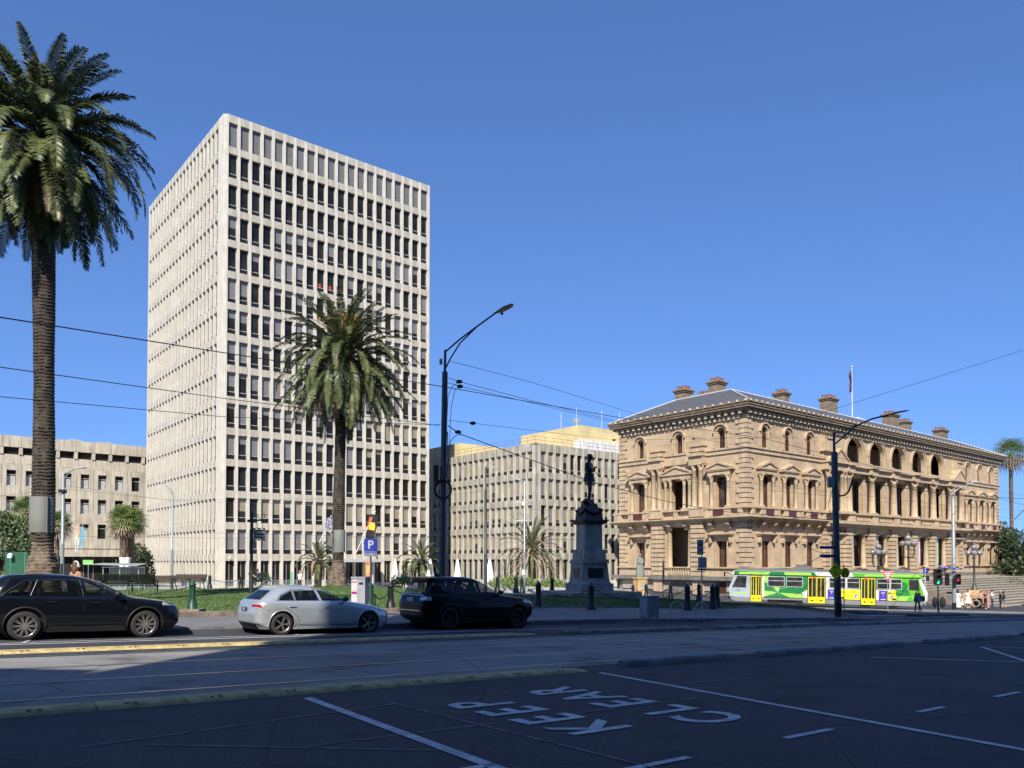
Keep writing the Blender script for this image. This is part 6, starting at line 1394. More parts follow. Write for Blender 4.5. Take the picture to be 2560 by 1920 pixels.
b = MB(); b.box((-.27, -.19, .35), (-.05, -.182, zz-.12)); b.build('front_panel', mat('panel_pale', (.5, .5, .52), .4), o); b = MB(); b.box((-.26, -.2, zz-.62), (-.06, -.192, zz-.54)); b.box((-.26, -.2, zz-.2), (-.06, -.192, zz-.17)); b.build('panel_stripe', mat('magenta', (.35, .01, .12), .5), o)
b = MB(); b.box((.02, -.19, zz-.28), (.18, -.183, zz-.2)); b.build('slot', signk, o)
# bike lane sign
Y = 35.5; g2 = onG(1754, Y); o = thing('bike_lane_sign', 'grey bike LANE sign above two smaller plates on one thin pole', 'road sign', tuple(g2), R(-12)); zz = lambda py: at(1754, py, Y).z-g2.z
b = MB(); b.tube([(0, 0, -.1), (0, 0, zz(1349))], .028, 8); b.build('pole', galv, o)
b = MB(); b.box((-.2, -.05, zz(1387)), (.08, -.035, zz(1349))); b.build('sign_plate', signg, o)
b = MB(); [b.add([(cx_+r_*math.cos(k*.5236), -.055, zz(1362)+r_*math.sin(k*.5236)) for r_ in (.055, .035) for k in range(12)], [(k, (k+1) % 12, 12+(k+1) % 12, 12+k) for k in range(12)]) for cx_ in (-.13, 0)]
b.tube([(-.13, -.056, zz(1362)), (-.07, -.056, zz(1358)), (0, -.056, zz(1362))], .01, 4); b.tube([(-.09, -.056, zz(1358)), (-.05, -.056, zz(1353.5))], .014, 4); b.text('LANE', .1, (-.06, -.056, zz(1375)), X_, Z_, 0, .02); b.build('symbol', signk, o)
b = MB(); b.box((-.16, -.05, zz(1420)), (.22, -.035, zz(1394))); b.build('sign_plate', signg, o); b = MB(); b.box((-.2, -.05, zz(1426)), (.2, -.035, zz(1421))); b.build('sign_plate', signb, o)
# gallows sign
Y = 43; g2 = onG(629, Y); o = thing('reserve_sign', 'dark hanging GORDON RESERVE sign on an ornamental post with a crossbar', 'sign', tuple(g2)); zz = lambda py: at(629, py, Y).z-g2.z; xx = lambda px: at(px, 1300, Y).x-g2.x
ir = mat('dark_green_post', (.012, .025, .022), .5)
b = MB(); b.lathe([(.12, -.1), (.12, .4), (.085, .5), (.08, zz(1300)), (.07, zz(1283)), (.03, zz(1276))], 12); b.tube([(xx(621), 0, zz(1302)), (xx(671), 0, zz(1299))], .05, 8); b.sphere((xx(621), 0, zz(1302)), .08, 8, 6)
b.tube([(xx(632), 0, zz(1282)), (xx(645), 0, zz(1292)), (xx(652), 0, zz(1299))], .02, 5)
for px in (644, 657, 664): b.tube([(xx(px)+.07*math.cos(a*.6), 0, zz(1290)+.1*math.sin(a*.6)) for a in range(9)], .018, 5)
b.build('post', ir, o)
b = MB(); x0, x1 = xx(635), xx(662); b.box((x0, -.03, zz(1347)), (x1, .03, zz(1324))); 
for z in (zz(1350), zz(1322)):
    for px in (636, 648, 661): b.sphere((xx(px), 0, z), .06, 8, 5, sc=(1, .4, 1))
    b.tube([(x0, 0, z), (x0+.15, 0, z+.04), ((x0+x1)/2, 0, z), (x1-.15, 0, z+.04), (x1, 0, z)], .02, 5)
for px in (643, 656): b.tube([(xx(px), 0, zz(1320)), (xx(px), 0, zz(1302))], .012, 4)
b.build('sign_board', ir, o); b = MB(); b.text('GORDON', .15, ((x0+x1)/2, -.035, zz(1331)), X_, Z_, 0, .012); b.text('RESERVE', .15, ((x0+x1)/2, -.035, zz(1340.5)), X_, Z_, 0, .012, sx=.85); b.build('sign_lettering', mat('sign_white', (.35, .37, .4), .5), o)
# bins, racks
Y = 35; g2 = onG(1623, Y); o = thing('utility_cabinet', 'grey louvred metal cabinet on short feet near the kerb', 'cabinet', tuple(g2), R(25)); h = at(1623, 1491, Y).z-g2.z
b = MB(); b.box((-.3, -.3, .07), (.3, .3, h)); b.box((-.33, -.33, h), (.33, .33, h+.03)); [b.box((x-.03, y-.03, 0), (x+.03, y+.03, .07)) for x in (-.25, .25) for y in (-.25, .25)]; b.build('cabinet', mat('cabinet_grey', (.24, .25, .27), .5, .2), o)
b = MB(); [b.box((-.312, -.27, .12+k*.05), (-.3, .27, .145+k*.05)) for k in range(int((h-.2)/.05))]; b.build('louvre', mat('cabinet_light', (.36, .38, .40), .45, .3), o)
for px, lb in ((1691, 'left steel bike hoop near the kerb, beside the louvred cabinet'), (1753, 'right steel bike hoop near the kerb, around the bike lane sign pole')):
    g2 = onG(px, 36); o = thing('bike_hoop', lb, 'bike rack', tuple(g2), 0, 'steel bike hoops'); b = MB(); b.tube([(-.27, 0, -.1), (-.27, 0, .45)]+[(-.27*math.cos(R(a)), 0, .45+.27*math.sin(R(a))) for a in range(15, 180, 15)]+[(.27, 0, .45), (.27, 0, -.1)], .028, 8)
    b.tube([(-.17*math.cos(R(a)), 0, .62-.14*math.sin(R(a))) for a in range(0, 181, 20)], .012, 5); b.build('hoop', galv, o)
# ---- bollards and chains
def bollard_mesh():
    b = MB(); b.lathe([(.19, 0), (.19, .12), (.17, .14), (.17, .3), (.13, .36), (.105, .5), (.095, .85), (.10, .9), (.13, .93), (.13, .97), (.09, 1.0), (.075, 1.03), (.05, 1.06), (.02, 1.12)], 10); 
    for k in range(8): a = k*math.pi/4; b.tube([(.19*math.cos(a), .19*math.sin(a), .0), (.10*math.cos(a), .10*math.sin(a), .5), (.10*math.cos(a), .10*math.sin(a), .9)], .016, 4)
    return b
root = None
BL = [(482, 27.0, 'g'), (926, 31.5, 'g'), (977, 33, 'b'), (1142, 38, 'b'), (1346, 39.5, 'b'), (1478, 39.3, 'b'), (1718, 41, 'b'), (1781, 42.5, 'b'), (1792, 43.5, 'b'), (1747, 53, 'b'), (1676, 61, 'b'), (1615, 66, 'b'), (1582, 70, 'b'), (1380, 58, 'b'), (1290, 56, 'b'), (1244, 60, 'b'), (1305, 61, 'b'), (525, 66, 'b'), (604, 68, 'b')]
BLab = ['green cast iron bollard on a stone block between the two left cars', 'dark green bollard seen over the silver hatchback roof', 'black bollard between the P sign and the dark SUV', 'black bollard just right of the dark SUV windscreen', 'black bollard nearest the bonnet of the dark SUV', 'black bollard directly in front of the large monument', 'black bollard directly right of the louvred cabinet and left hoop', 'left one of the two black bollards at the lawn corner by the tram', 'right one of the two black bollards at the lawn corner by the tram', 'black bollard behind the bike lane sign pole', 'black bollard left of the bike lane sign, farther back', 'black bollard directly behind the louvred cabinet', 'black bollard in front of the robed statue pedestal', 'small far black bollard left of the monument step', 'small black bollard right of the dark SUV, behind its chain', 'short black bollard close above the dark SUV bonnet', 'small black bollard beside the thin pole with aerial bars', 'small far black bollard by the fence, right of the benches', 'small far black bollard by the gallows sign post']
import itertools
bg_, bk_ = None, None; BP = {}
for (px, Y, c), lb in zip(BL, BLab):
    g = onG(px, Y); far_ = Y > 55
    base = thing('bollard', lb, 'bollard', tuple(g), 0, 'chained cast iron bollards around the lawn')
    if c == 'g':
        if bg_ is None: bg_ = bollard_mesh().build('post', greeni, base)
        else: q = bg_.copy(); SC.collection.objects.link(q); q.parent = base
        if px == 482: q = MB(); q.box((-.35, -.3, -.3), (.35, .3, .12)); q.build('stone_block', edgem, base); base.location.z += .1
    else:
        if bk_ is None: bk_ = bollard_mesh().build('post', blackm, base)
        else: q = bk_.copy(); SC.collection.objects.link(q); q.parent = base
    s_ = {482: 1.0, 977: 1.12, 1142: 1.15, 1346: 1.2, 1478: 1.22, 1718: 1.25, 1781: 1.22, 1792: 1.22}.get(px, 1.15); base.scale = (s_,)*3; BP[px] = Vector(base.location)+Z_*.88*s_
def chain(a, c, label, sag=.32, lks=None):
    b = MB(); L = (c-a).length; n = max(8, min(60, int(L/.09))); P_ = []
    for i in range(n+1): k = i/n; P_.append(a.lerp(c, k)-Z_*sag*4*k*(1-k))
    if L/n > .12: b.tube(P_, .02, 5)
    else:
        for i in range(n):
            m = (P_[i]+P_[i+1])/2; d = (P_[i+1]-P_[i]).normalized(); q = d.cross(Z_).normalized() if i % 2 else Z_; r = .028; l = .06
            b.tube([m-d*l, m-d*l*.4+q*r, m+d*l*.4+q*r, m+d*l, m+d*l*.4-q*r, m-d*l*.4-q*r, m-d*l], .011, 4, 0, False)
    o = b.build('chain', blackm); return tag(o, label, 'chain', 'sagging chains between the bollards')
chain(BP[482], BP[482]+Vector((-8.2, -1.0, .25)), 'chain sagging from the green bollard left behind the nearest car', .5)
chain(BP[482], ST(19.0, 46.0)+Z_*(BP[482].z-.1), 'chain sagging from the green bollard right towards the gallows sign', .5)
chain(BP[926], BP[977], 'chain sagging behind the pay machine and P sign', .45)
chain(BP[977], BP[1142], 'chain running from the P sign bollard behind the dark SUV', .5); chain(BP[1142], BP[1346], 'chain above the bonnet of the dark SUV', .5)
chain(BP[1346], BP[1478], 'chain left of the bollard in front of the monument', .45); chain(BP[1478], BP[1718], 'long chain right of the bollard in front of the monument', .6)
chain(BP[1718], BP[1781], 'chain between the hoops, before the bike lane pole', .4); chain(BP[1792], BP[1747], 'chain from the lawn corner back to the bike lane pole', .6)
chain(BP[1747], BP[1676], 'chain behind the first steel hoop', .5); chain(BP[1676], BP[1615], 'chain behind the louvred cabinet', .5); chain(BP[1615], BP[1582], 'chain before the robed statue pedestal', .4)
chain(BP[1582], BP[1380], 'chain passing in front of the monument step', .6); chain(BP[1380], BP[1290], 'far chain left of the monument step', .4); chain(BP[525], BP[604], 'far chain by the fence left of the gallows sign', .4)
# ---- monument
st_d = mat('monument_stone', (.32, .30, .27), .85, var=.2, scale=1.5, bump=.3, bscale=20, stain=.3); brz = mat('dark_bronze', (.018, .02, .018), .4, .5, var=.3); plq = mat('black_plaque', (.01, .01, .011), .4)
MY = 52; g2 = onG(1473, MY); MR = ANG-R(8); mo = thing('monument', 'tall dark stone pedestal monument on stepped base in the lawn', 'monument', (g2.x, g2.y, CAMZ), R(22)); mz = lambda py: at(1473, py, MY).z-CAMZ
b = MB(); c0 = (0, 0)
def blk_(w0, y0, w1, y1): b.taper(c0, w0, w0, mz(y0), w1, w1, mz(y1))
def oct_(w, y0, y1, w1=None):
    w1 = w1 or w; p = []
    for ww, z in ((w, mz(y0)), (w1, mz(y1))): p += [(ww/2*math.cos(R(a))*1.0, ww/2*math.sin(R(a)), z) for a in (22.5, 67.5, 112.5, 157.5, 202.5, 247.5, 292.5, 337.5)]
    b.add(p, [(i, (i+1) % 8, 8+(i+1) % 8, 8+i) for i in range(8)]+[tuple(range(8, 16))])
b.box((-3.2, -3.2, mz(1510)), (3.2, 3.2, mz(1493)+.02)); b.box((-2.5, -2.5, mz(1500)), (2.5, 2.5, mz(1478)))
blk_(2.35, 1479, 2.35, 1458); blk_(2.1, 1458, 1.95, 1452); blk_(1.95, 1452, 1.75, 1408); blk_(1.95, 1408, 1.9, 1401); blk_(1.66, 1401, 1.55, 1374)
blk_(1.29, 1374, 1.26, 1312)
b.build('pedestal', st_d, mo); b = MB(); blk_(1.35, 1312, 1.9, 1303); blk_(1.95, 1303, 1.95, 1300); blk_(1.36, 1300, 1.27, 1280); blk_(1.25, 1280, 1.15, 1270); blk_(.9, 1270, .78, 1259); b.build('pedestal_cap', mat('dark_weathered_stone', (.07, .068, .065), .8, var=.3), mo)
b = MB()
for sx, sy in ((0, -1), (-1, 0), (1, 0)):
    w_, h0, h1 = (.55, mz(1448), mz(1420)); d = .93
    if sx == 0: b.box((-w_, -d-.03, h0), (w_, -d+.1, h1))
    else: b.box((sx*d-(.1 if sx > 0 else .03), -w_*.7, h0), (sx*d+(.03 if sx > 0 else .1), w_*.7, h1))
b.build('plaque', plq, mo)
b = MB()
for sgn in ((-1, -1), (1, -1), (1, 1), (-1, 1)):
    for k in (0, 1):
        a = Vector((sgn[0]*.66, sgn[1]*.66, mz(1276))); c = Vector(((-sgn[0] if k else sgn[0])*.66, (sgn[1] if k else -sgn[1])*.66, mz(1276))); b.tube([a.lerp(c, i/8)-Z_*.3*4*(i/8)*(1-i/8)+(a+c).normalized()*.05 for i in range(9)], [.05+.05*math.sin(i/8*math.pi) for i in range(9)], 6)
b.build('garland', brz, mo)
# ---- multi globe lamps
globem = mat('smoked_globe', (.24, .22, .21), .1, coat=1, spec=.8)
bronz = mat('grey_green_bronze', (.10, .095, .075), .5, .3, var=.25)
def globe_lamp(label, px, Y, ytop, ybase, sc):
    g = at(px, ybase, Y); o = thing('globe_lamp', label, 'street lamp', tuple(g), 0, 'ornate lamps with glass globes before the stone building'); H_ = at(px, ytop, Y).z-g.z; b = MB(); r = .26*sc; zc = H_-r*4.2
    b.lathe([(.34, -.4), (.34, .1), (.22, .25), (.2, .5), (.12, .7), (.1, zc-1.2), (.16, zc-1.1), (.1, zc-1.0), (.09, zc-.3), (.2, zc-.1), (.08, zc), (.05, H_-r*2)], 12)
    for k in range(6): a = k*math.pi/3; d = Vector((math.cos(a), math.sin(a), 0)); b.tube([Vector((0, 0, zc-1.0)), d*r*1.5+Z_*(zc-1.05), d*r*2.1+Z_*(zc-.6), d*r*2.0+Z_*(zc+.1)], [.06, .05, .05, .08], 6)
    b.build('lamp_post', bronz, o)
    for k in range(6): a = k*math.pi/3; q = MB(); q.sphere((r*2.0*math.cos(a), r*2.0*math.sin(a), zc+.1+r), r, 12, 8); q.build('globe', globem, o)
    q = MB(); q.sphere((0, 0, H_-r), r*1.05, 12, 8); q.lathe([(.05, 0), (.12, .05), (.03, .2)], 8, (0, 0, H_)); q.build('globe', globem, o)
globe_lamp('ornate lamp with glass globes, left of the three, above the tram roof', 2197, 80, 1360, 1480, 1.15); globe_lamp('ornate lamp with glass globes, tallest and middle of the three', 2272, 84, 1338, 1480, 1.2); globe_lamp('ornate lamp with glass globes on a stone plinth behind the waiting people', 2436, 86, 1362, 1474, 1.2)
g2 = at(2436, 1474, 86); b = MB(); b.taper((0, 0), 2.6, 1.6, -.55, 1.1, 1.1, -.05); b.box((-1.5, -.9, -3.2), (1.5, .9, -.55)); o = b.build('lamp_plinth', MATS['golden_sandstone'], None, tuple(g2), ANG); tag(o, 'golden stone plinth carrying the ornate lamp behind the waiting people', 'plinth')
# ---- park benches
timb = mat('bench_timber', (.04, .025, .02), .8, spec=.1, var=.3, scale=4); timd = mat('bench_timber_dark', (.008, .011, .008), .8, spec=.1, var=.3, scale=4)
def bench(label, px, Y, rot, L, m, fm):
    g = onG(px, Y); o = thing('park_bench', label, 'bench', tuple(g), rot, 'slatted park benches on the lawn'); o.scale = (1.12, 1.12, 1.12); b = MB()
    for k in range(5): b.box((-L/2, -.05+k*.1-.2, .43), (L/2, -.05+k*.1-.12, .46))
    b.build('seat', m, o); b = MB()
    for k in range(6): b.add([(x, .28+k*.035+q*.02, .5+k*.085+q*0+dz) for q, dz in ((0, 0), (0, .076)) for x in (-L/2, L/2)]+[(x, .31+k*.035, .5+k*.085+dz) for dz in (0, .076) for x in (-L/2, L/2)], [(0, 1, 3, 2), (4, 6, 7, 5), (0, 2, 6, 4), (1, 5, 7, 3), (2, 3, 7, 6), (0, 4, 5, 1)])
    b.build('backrest', m, o)
    for x in (-L/2+.12, 0, L/2-.12): b = MB(); b.tube([(x, -.25, 0), (x, -.22, .43), (x, .2, .44), (x, .5, 1.0)], .03, 6); b.tube([(x, .2, .43), (x, .38, 0)], .03, 6); b.tube([(x, -.22, .43), (x, -.25, .65), (x, .3, .68)], .022, 6); b.build('leg', fm, o)
bench('dark green slatted bench seen from behind, just right of the nearest car roof', 327, 43, R(180)+ANG*.15, 2.6, timd, greeni); bench('brown slatted bench, left of the pair by the plaza edge', 393, 61, R(10), 2.2, timb, greeni); bench('brown slatted bench, right of the pair by the plaza edge', 470, 60, R(-8), 2.3, timb, greeni); bench('green bench facing away, on which the seated person rests', 662, 57, R(70), 2.0, mat('bench_green', (.05, .07, .03), .6), greeni)
# ---- railings on the plaza edge
def railing(label, pts, h=1.1, m=None, st_=.13):
    b = MB(); m = m or mat('pale_railing', (.36, .41, .42), .45, .2)
    for (s0, t0), (s1, t1) in zip(pts[:-1], pts[1:]):
        L = math.hypot(s1-s0, t1-t0); n = max(1, int(L/st_)); np_ = max(1, int(L/2.2))
        A = [ST(lerp(s0, s1, k), lerp(t0, t1, k), CAMZ-gH(lerp(s0, s1, k), lerp(t0, t1, k))) for k in (0, .25, .5, .75, 1)]
        for z in (.15, h): b.tube([p+Z_*z for p in A], .025, 4)
        for i in range(n): p = A[0].lerp(A[4], i/n); b.add([p+Vector((-.012, 0, .15)), p+Vector((.012, 0, .15)), p+Vector((.012, 0, h)), p+Vector((-.012, 0, h)), p+Vector((-.012, .02, .15)), p+Vector((.012, .02, .15)), p+Vector((.012, .02, h)), p+Vector((-.012, .02, h))], [(0, 1, 2, 3), (1, 5, 6, 2), (5, 4, 7, 6), (4, 0, 3, 7)])
        for i in range(np_+1): p = A[0].lerp(A[4], i/np_); b.tube([p, p+Z_*(h+.06)], .035, 5)
    o = b.build('railing', m); return tag(o, label, 'railing')
railing('long pale steel railing along the foot of the tower', [(13.5, 79), (31, 79.5), (44, 80)]); railing('pale steel railing before the weathered office block, behind the umbrellas', [(46.5, 77), (60, 74), (73, 72)], 1.2)
railing('short white railing beside the monument base', [(45.8, 46.0), (47.9, 45.0)], 1.25, whitep, .16); railing('low green wire fence on the lawn between the two left cars', [(13.6, 30.5), (17.5, 31)], .55, greeni, .1)
# planter wall with hedge
b = MB(); a = onG(1250, 64.5); c = onG(1500, 66.5); d = (c-a).normalized(); q_ = Vector((-d.y, d.x, 0)); pp = [a, c, c+q_*2.4, a+q_*2.4]; b.add([p-Z_*.3 for p in pp]+[p+Z_*.62 for p in pp], [(0, 1, 5, 4), (1, 2, 6, 5), (2, 3, 7, 6), (3, 0, 4, 7), (4, 5, 6, 7)]); o = b.build('planter', mat('planter_concrete', (.33, .33, .31), .85)); tag(o, 'long low concrete planter wall holding the light green hedge', 'planter')
# umbrellas
white_c = mat('white_canvas', (.78, .78, .75), .8, var=.03)
ul = ['first from the left, by the small date palm', 'second from the left, right of the small date palm', 'third, between the dark lamp pole and the slim pole', 'fourth and farthest right, beside the slim pole']
for i, (px, Y) in enumerate([(988, 77), (1076, 78), (1144, 79), (1224, 66)]):
    g = onG(px, Y); o = thing('umbrella', 'closed white parasol, '+ul[i], 'umbrella', tuple(g), 0, 'closed white parasols on the plaza'); z1 = at(px, 1398, Y).z-g.z; z0 = at(px, 1456, Y).z-g.z
    b = MB(); b.tube([(0, 0, 0), (0, 0, z1)], .035, 8); b.build('pole', whitep, o); b = MB(); n = 16; vs = []
    for k, (r, z) in enumerate([(.03, z1+.05), (.10, z1-.1), (.22, lerp(z1, z0, .3)), (.33, lerp(z1, z0, .65)), (.42, z0)]):
        for j in range(n): a = j*2*math.pi/n; rr = r*(1+(.14 if j % 2 else -.1)*(k/4)); vs.append((rr*math.cos(a), rr*math.sin(a), z+(.08 if j % 2 and k == 4 else 0)))
    b.add(vs, [(k*n+j, k*n+(j+1) % n, (k+1)*n+(j+1) % n, (k+1)*n+j) for k in range(4) for j in range(n)], 0, True); b.build('canopy', white_c, o)
# banners / signs on the plaza
def board(name, label, cat, px0, px1, py0, py1, Y, m, legs=False, txt=None, tm=None, ts=.2, rot=0):
    a, c = at(px0, py1, Y), at(px1, py0, Y); o = thing(name, label, cat, (a.x, Y, a.z), rot); b = MB(); w_ = c.x-a.x; h = c.z-a.z; b.box((0, 0, 0), (w_, .04, h)); b.build('panel', m, o)
    if legs: b = MB(); [b.tube([(x, .02, gz(a.x, Y)-a.z), (x, .02, h)], .025, 6) for x in legs]; b.build('leg', galv, o)
    if txt: b = MB(); [b.text(t_, ts, (w_/2+ox, -.01, h*fy), X_, Z_, 0, .02) for t_, fy, ox in txt]; b.build('lettering', tm, o)
    return o
board('banner', 'white framed barrier banner with dark writing, left of the pink one', 'banner', 931, 958, 1463, 1477, 69, whitep, [.1, .8], [('SCAPE', .5, 0)], signk, .26)
board('banner', 'pink and purple barrier banner with pale curls', 'banner', 960, 980, 1463, 1477, 69, mat('banner_purple', (.45, .08, .45), .6, col2=(.7, .3, .6), scale=2.2), [.1, .6])
board('banner', 'red and orange barrier banner reading THE PLACE', 'banner', 981, 1004, 1463, 1478, 69, mat('banner_orange', (.75, .08, .06), .6, col2=(.8, .45, .05), scale=1.4), [.1, .7], [('THE', .66, 0), ('PLACE', .3, 0)], signk, .17)
board('poster', 'tall red yellow and pink poster stand behind the P sign', 'poster', 914, 926, 1403, 1441, 76, mat('poster_gradient', (.6, .1, .1), .6, col2=(.7, .5, .08), scale=1.1), [.25], [('SEE', .8, 0)], signk, .2)
board('direction_sign', 'green and white hanging sign on a thin post before the glass front', 'sign', 207, 233, 1400, 1411.5, 80, mat('sign_green', (.18, .5, .12), .5), [.55], [('Tram stop', .3, .1)], whitep, .16)
board('bus_sign', 'slim light green post sign beside the tower railing', 'sign', 726, 732, 1430, 1462, 70, mat('sign_pale_green', (.12, .35, .2), .5), [.1])
board('hoarding', 'dark green painted board wall left of the sleeved palm', 'hoarding', 12, 70, 1380, 1440, 60, mat('hoarding_green', (.012, .085, .045), .6), [.4, 1.5])
o = board('info_board', 'black blank board between the sleeved palm and the person with headphones', 'board', 151, 182, 1409, 1436, 50, signk, [.2])
b = MB(); b.box((0, 0, 0), (.28, .15, .25)); b.box((.0, -.12, -.08), (.3, .0, .18)); a = at(23, 1392, 59.8); o = b.build('wall_light', cammat, None, (a.x, 59.7, a.z)); tag(o, 'small cream light box on the dark green board wall', 'light')
for i, px in enumerate((308, 318)):
    g = at(px, 1412, 84); b = MB(); b.taper((0, 0), .45, .45, 0, .6, .6, .8); b.box((-.27, -.27, -2.2), (.27, .27, -.02)) ; o = b.build('planter_pot', whitep, None, tuple(g)); tag(o, 'white square planter pot above the bus shelter, %s of two' % ['left', 'right'][i], 'planter')
# bus shelter
g = onG(300, 78); o = thing('bus_shelter', 'glass bus shelter with posters on its panels, before the fan palms', 'bus shelter', tuple(g)); zt_ = at(300, 1414, 78).z-g.z; w_ = 3.7
b = MB(); [b.tube([(x, y, 0), (x, y, zt_-.15)], .05, 6) for x in (-w_/2+.2, 0, w_/2) for y in (0, 1.3)]; b.box((-w_/2+.1, -.05, zt_-.2), (w_/2+.05, 1.35, zt_-.12)); b.build('frame', galv, o)
b = MB(); b.add([(-w_/2-.7, -.5, zt_+.1), (w_/2+.1, -.5, zt_-.05), (w_/2+.1, 1.6, zt_+.15), (-w_/2-.7, 1.6, zt_+.2), (-w_/2-.7, -.5, zt_+.16), (w_/2+.1, -.5, zt_+.01), (w_/2+.1, 1.6, zt_+.21), (-w_/2-.7, 1.6, zt_+.26)], [(3, 2, 1, 0), (4, 5, 6, 7), (0, 1, 5, 4), (1, 2, 6, 5), (3, 0, 4, 7)]); b.build('roof', mat('shelter_roof', (.3, .33, .33), .4), o)
b = MB(); b.box((-w_/2+.3, 1.28, .3), (w_/2, 1.3, zt_-.2)); b.build('glass_panel', mat('shelter_glass', (.16, .20, .19), .08, col2=(.10, .14, .08), scale=.7, coat=.5), o)
for x, mm in ((.35, mat('poster_pale', (.5, .52, .5), .5, col2=(.3, .4, .42), scale=5)), (1.3, mat('poster_green', (.12, .2, .04), .5, col2=(.3, .4, .1), scale=5))): b = MB(); b.box((x, 1.2, .75), (x+.75, 1.27, 1.65)); q = b.build('poster_frame', signk, o); b = MB(); b.box((x+.06, 1.19, .8), (x+.69, 1.199, 1.6)); b.build('poster', mm, q)
# flags on angled poles
def flagged(label, base, tip, Y, m, w, h, cat='flag'):
    a, c = at(*base, Y), at(*tip, Y); o = thing('flag', label, cat, tuple(a)); b = MB(); b.tube([(0, 0, 0), c-a], [.05, .03], 6); b.sphere(tuple(c-a), .07, 6, 4); b.build('pole', whitep, o)
    d = (c-a); b = MB(); vs = []; n = 10; e = d*.93
    for j in range(11):
        for i in range(5): vs.append((e.x-d.x*.04*j*.5-w*.5+w*i/4+.06*math.sin(j*.9+i), .12*math.sin(i*2.2+j*.4), e.z-h*j/10+.06*math.sin(i*1.6)))
    k = len(m); fs = [(j*5+i, j*5+i+1, j*5+i+6, j*5+i+5) for j in range(10) for i in range(4)]
    for idx, f in enumerate(fs): b.add([], [], 0)
    base_ = len(b.v); b.add(vs, [], 0)
    for idx, f in enumerate(fs): b.f.append([base_+q for q in f]); b.m.append(min(k-1, int((idx//4)/10*k)) if k != 4 else (2 if idx//4 in (3, 4, 5) and idx % 4 in (1, 2) else 1 if idx % 4 == 0 and idx//4 in (1, 2, 3, 4, 5) else 0)); b.sm.append(True)
    b.build('cloth', m, o); return o
fb, fr_, fy = mat('flag_black', (.015, .013, .013), .8), mat('flag_red', (.6, .08, .02), .8), mat('flag_yellow', (.75, .5, .04), .8)
o = flagged('black red and yellow flag on an angled white pole above the entrance', (889, 1384), (938, 1279), 82, [fb, fr_, fy, fb], 1.0, 2.7); 
flagged('navy and white flag on an angled white pole, left of the sleeved middle palm', (799, 1356), (828, 1290), 82, [mat('flag_navy', (.02, .02, .09), .8, col2=(.4, .4, .45), scale=5)], .8, 1.2)
flagged('pale orange flag on a short pole on the tan concrete building', (188, 1380), (193, 1312), 108, [mat('flag_peach', (.5, .33, .22), .8), mat('flag_cream', (.5, .45, .36), .8)], .6, 2.4)
flagged('light teal flag on a short pole on the tan concrete building', (192, 1378), (207, 1313), 108, [mat('flag_teal', (.12, .3, .36), .8)], .65, 2.7)
# overhead wires
wirem = mat('wire_black', (.01, .01, .012), .6)
def wire(label, pts, r=.02, sag=0.0, ins=None):
    b = MB(); P_ = []
    V = [at(*p) for p in pts]
    for i in range(len(V)-1):
        for k in range(10): q = k/10; P_.append(V[i].lerp(V[i+1], q)-Z_*sag*4*q*(1-q))
    P_.append(V[-1]); b.tube(P_, r, 5)
    if ins: [b.sphere(tuple(at(*q)), .1, 8, 6, sc=(1.4, 1, .8)) for q in ins]
    o = b.build('overhead_wire', wirem); return tag(o, label, 'overhead wire', 'overhead tram wires')
wire('thick wire from the top left edge across both palms and the tower to the right', [(-20, 790, 16), (560, 882, 24), (1104, 966, 31.4), (1560, 1046, 45), (1905, 1095, 50), (2560, 1262, 78)], .016)
wire('wire crossing the tall palm trunk in the middle, ending at the dark lamp pole', [(-20, 915, 16), (560, 996, 24), (1100, 1064, 31.5)], .011)
wire('lowest pale wire crossing the tall palm trunk, ending at the dark lamp pole', [(-20, 990, 17), (560, 1042, 24), (1085, 1062, 31.5), (1104, 1060, 31.5)], .009)
wire('thin wire from the dark lamp pole top sloping to the stone building', [(1122, 902, 31.5), (1330, 956, 40), (1590, 1035, 55), (1850, 1075, 60)], .011)
wire('upper wire of the pair leaving the dark lamp pole with insulators', [(1118, 944, 31.5), (1148, 954, 32), (1330, 1002, 38), (1530, 1050, 50), (1640, 1085, 60)], .012, 0, [(1148, 954, 32)])
wire('lower wire of the pair leaving the dark lamp pole with insulators', [(1118, 956, 31.5), (1150, 966, 32), (1320, 1005, 38), (1560, 1062, 50), (1905, 1125, 60)], .011, 0, [(1150, 966, 32)])
wire('straight wire from the dark pole with two round insulators over the plant rooms', [(1122, 1051, 31.5), (1182, 1058, 34), (1535, 1100, 60), (1740, 1097, 66), (2080, 1092, 70)], .010, 0, [(1182, 1058, 34), (1535, 1100, 60), (1734, 1097, 66)])
wire('heavy wire falling from the dark lamp pole past the monument figure', [(1120, 1064, 31.5), (1152, 1086, 32), (1290, 1136, 36), (1480, 1205, 44), (1660, 1252, 52), (1800, 1278, 58), (2080, 1300, 42)], .02, 0, [(1145, 1080, 32)])
wire('long wire rising to the upper right edge of the sky', [(1895, 1080, 50), (1980, 1055, 52), (2560, 875, 60)], .014, 0, [(1980, 1053, 52)])
wire('wire rising right behind the tall dark tram pole across the loggia', [(1640, 1117, 60), (1900, 1083, 60), (2075, 1040, 60)], .008)
wire('thick wire from the tall dark tram pole to the right edge', [(2132, 1198, 41.5), (2200, 1212, 46), (2380, 1238, 60), (2560, 1247, 75)], .022)
wire('upper thin wire crossing the loggia columns', [(2000, 1130, 60), (2170, 1165, 62), (2400, 1210, 68), (2560, 1240, 76)], .010)
wire('middle thin wire crossing the loggia columns', [(1700, 1190, 62), (2100, 1232, 62), (2380, 1265, 68), (2560, 1277, 76)], .009)
wire('lower thin wire crossing the loggia columns', [(1500, 1172, 62), (1800, 1215, 62), (2130, 1245, 62), (2560, 1300, 76)], .009)
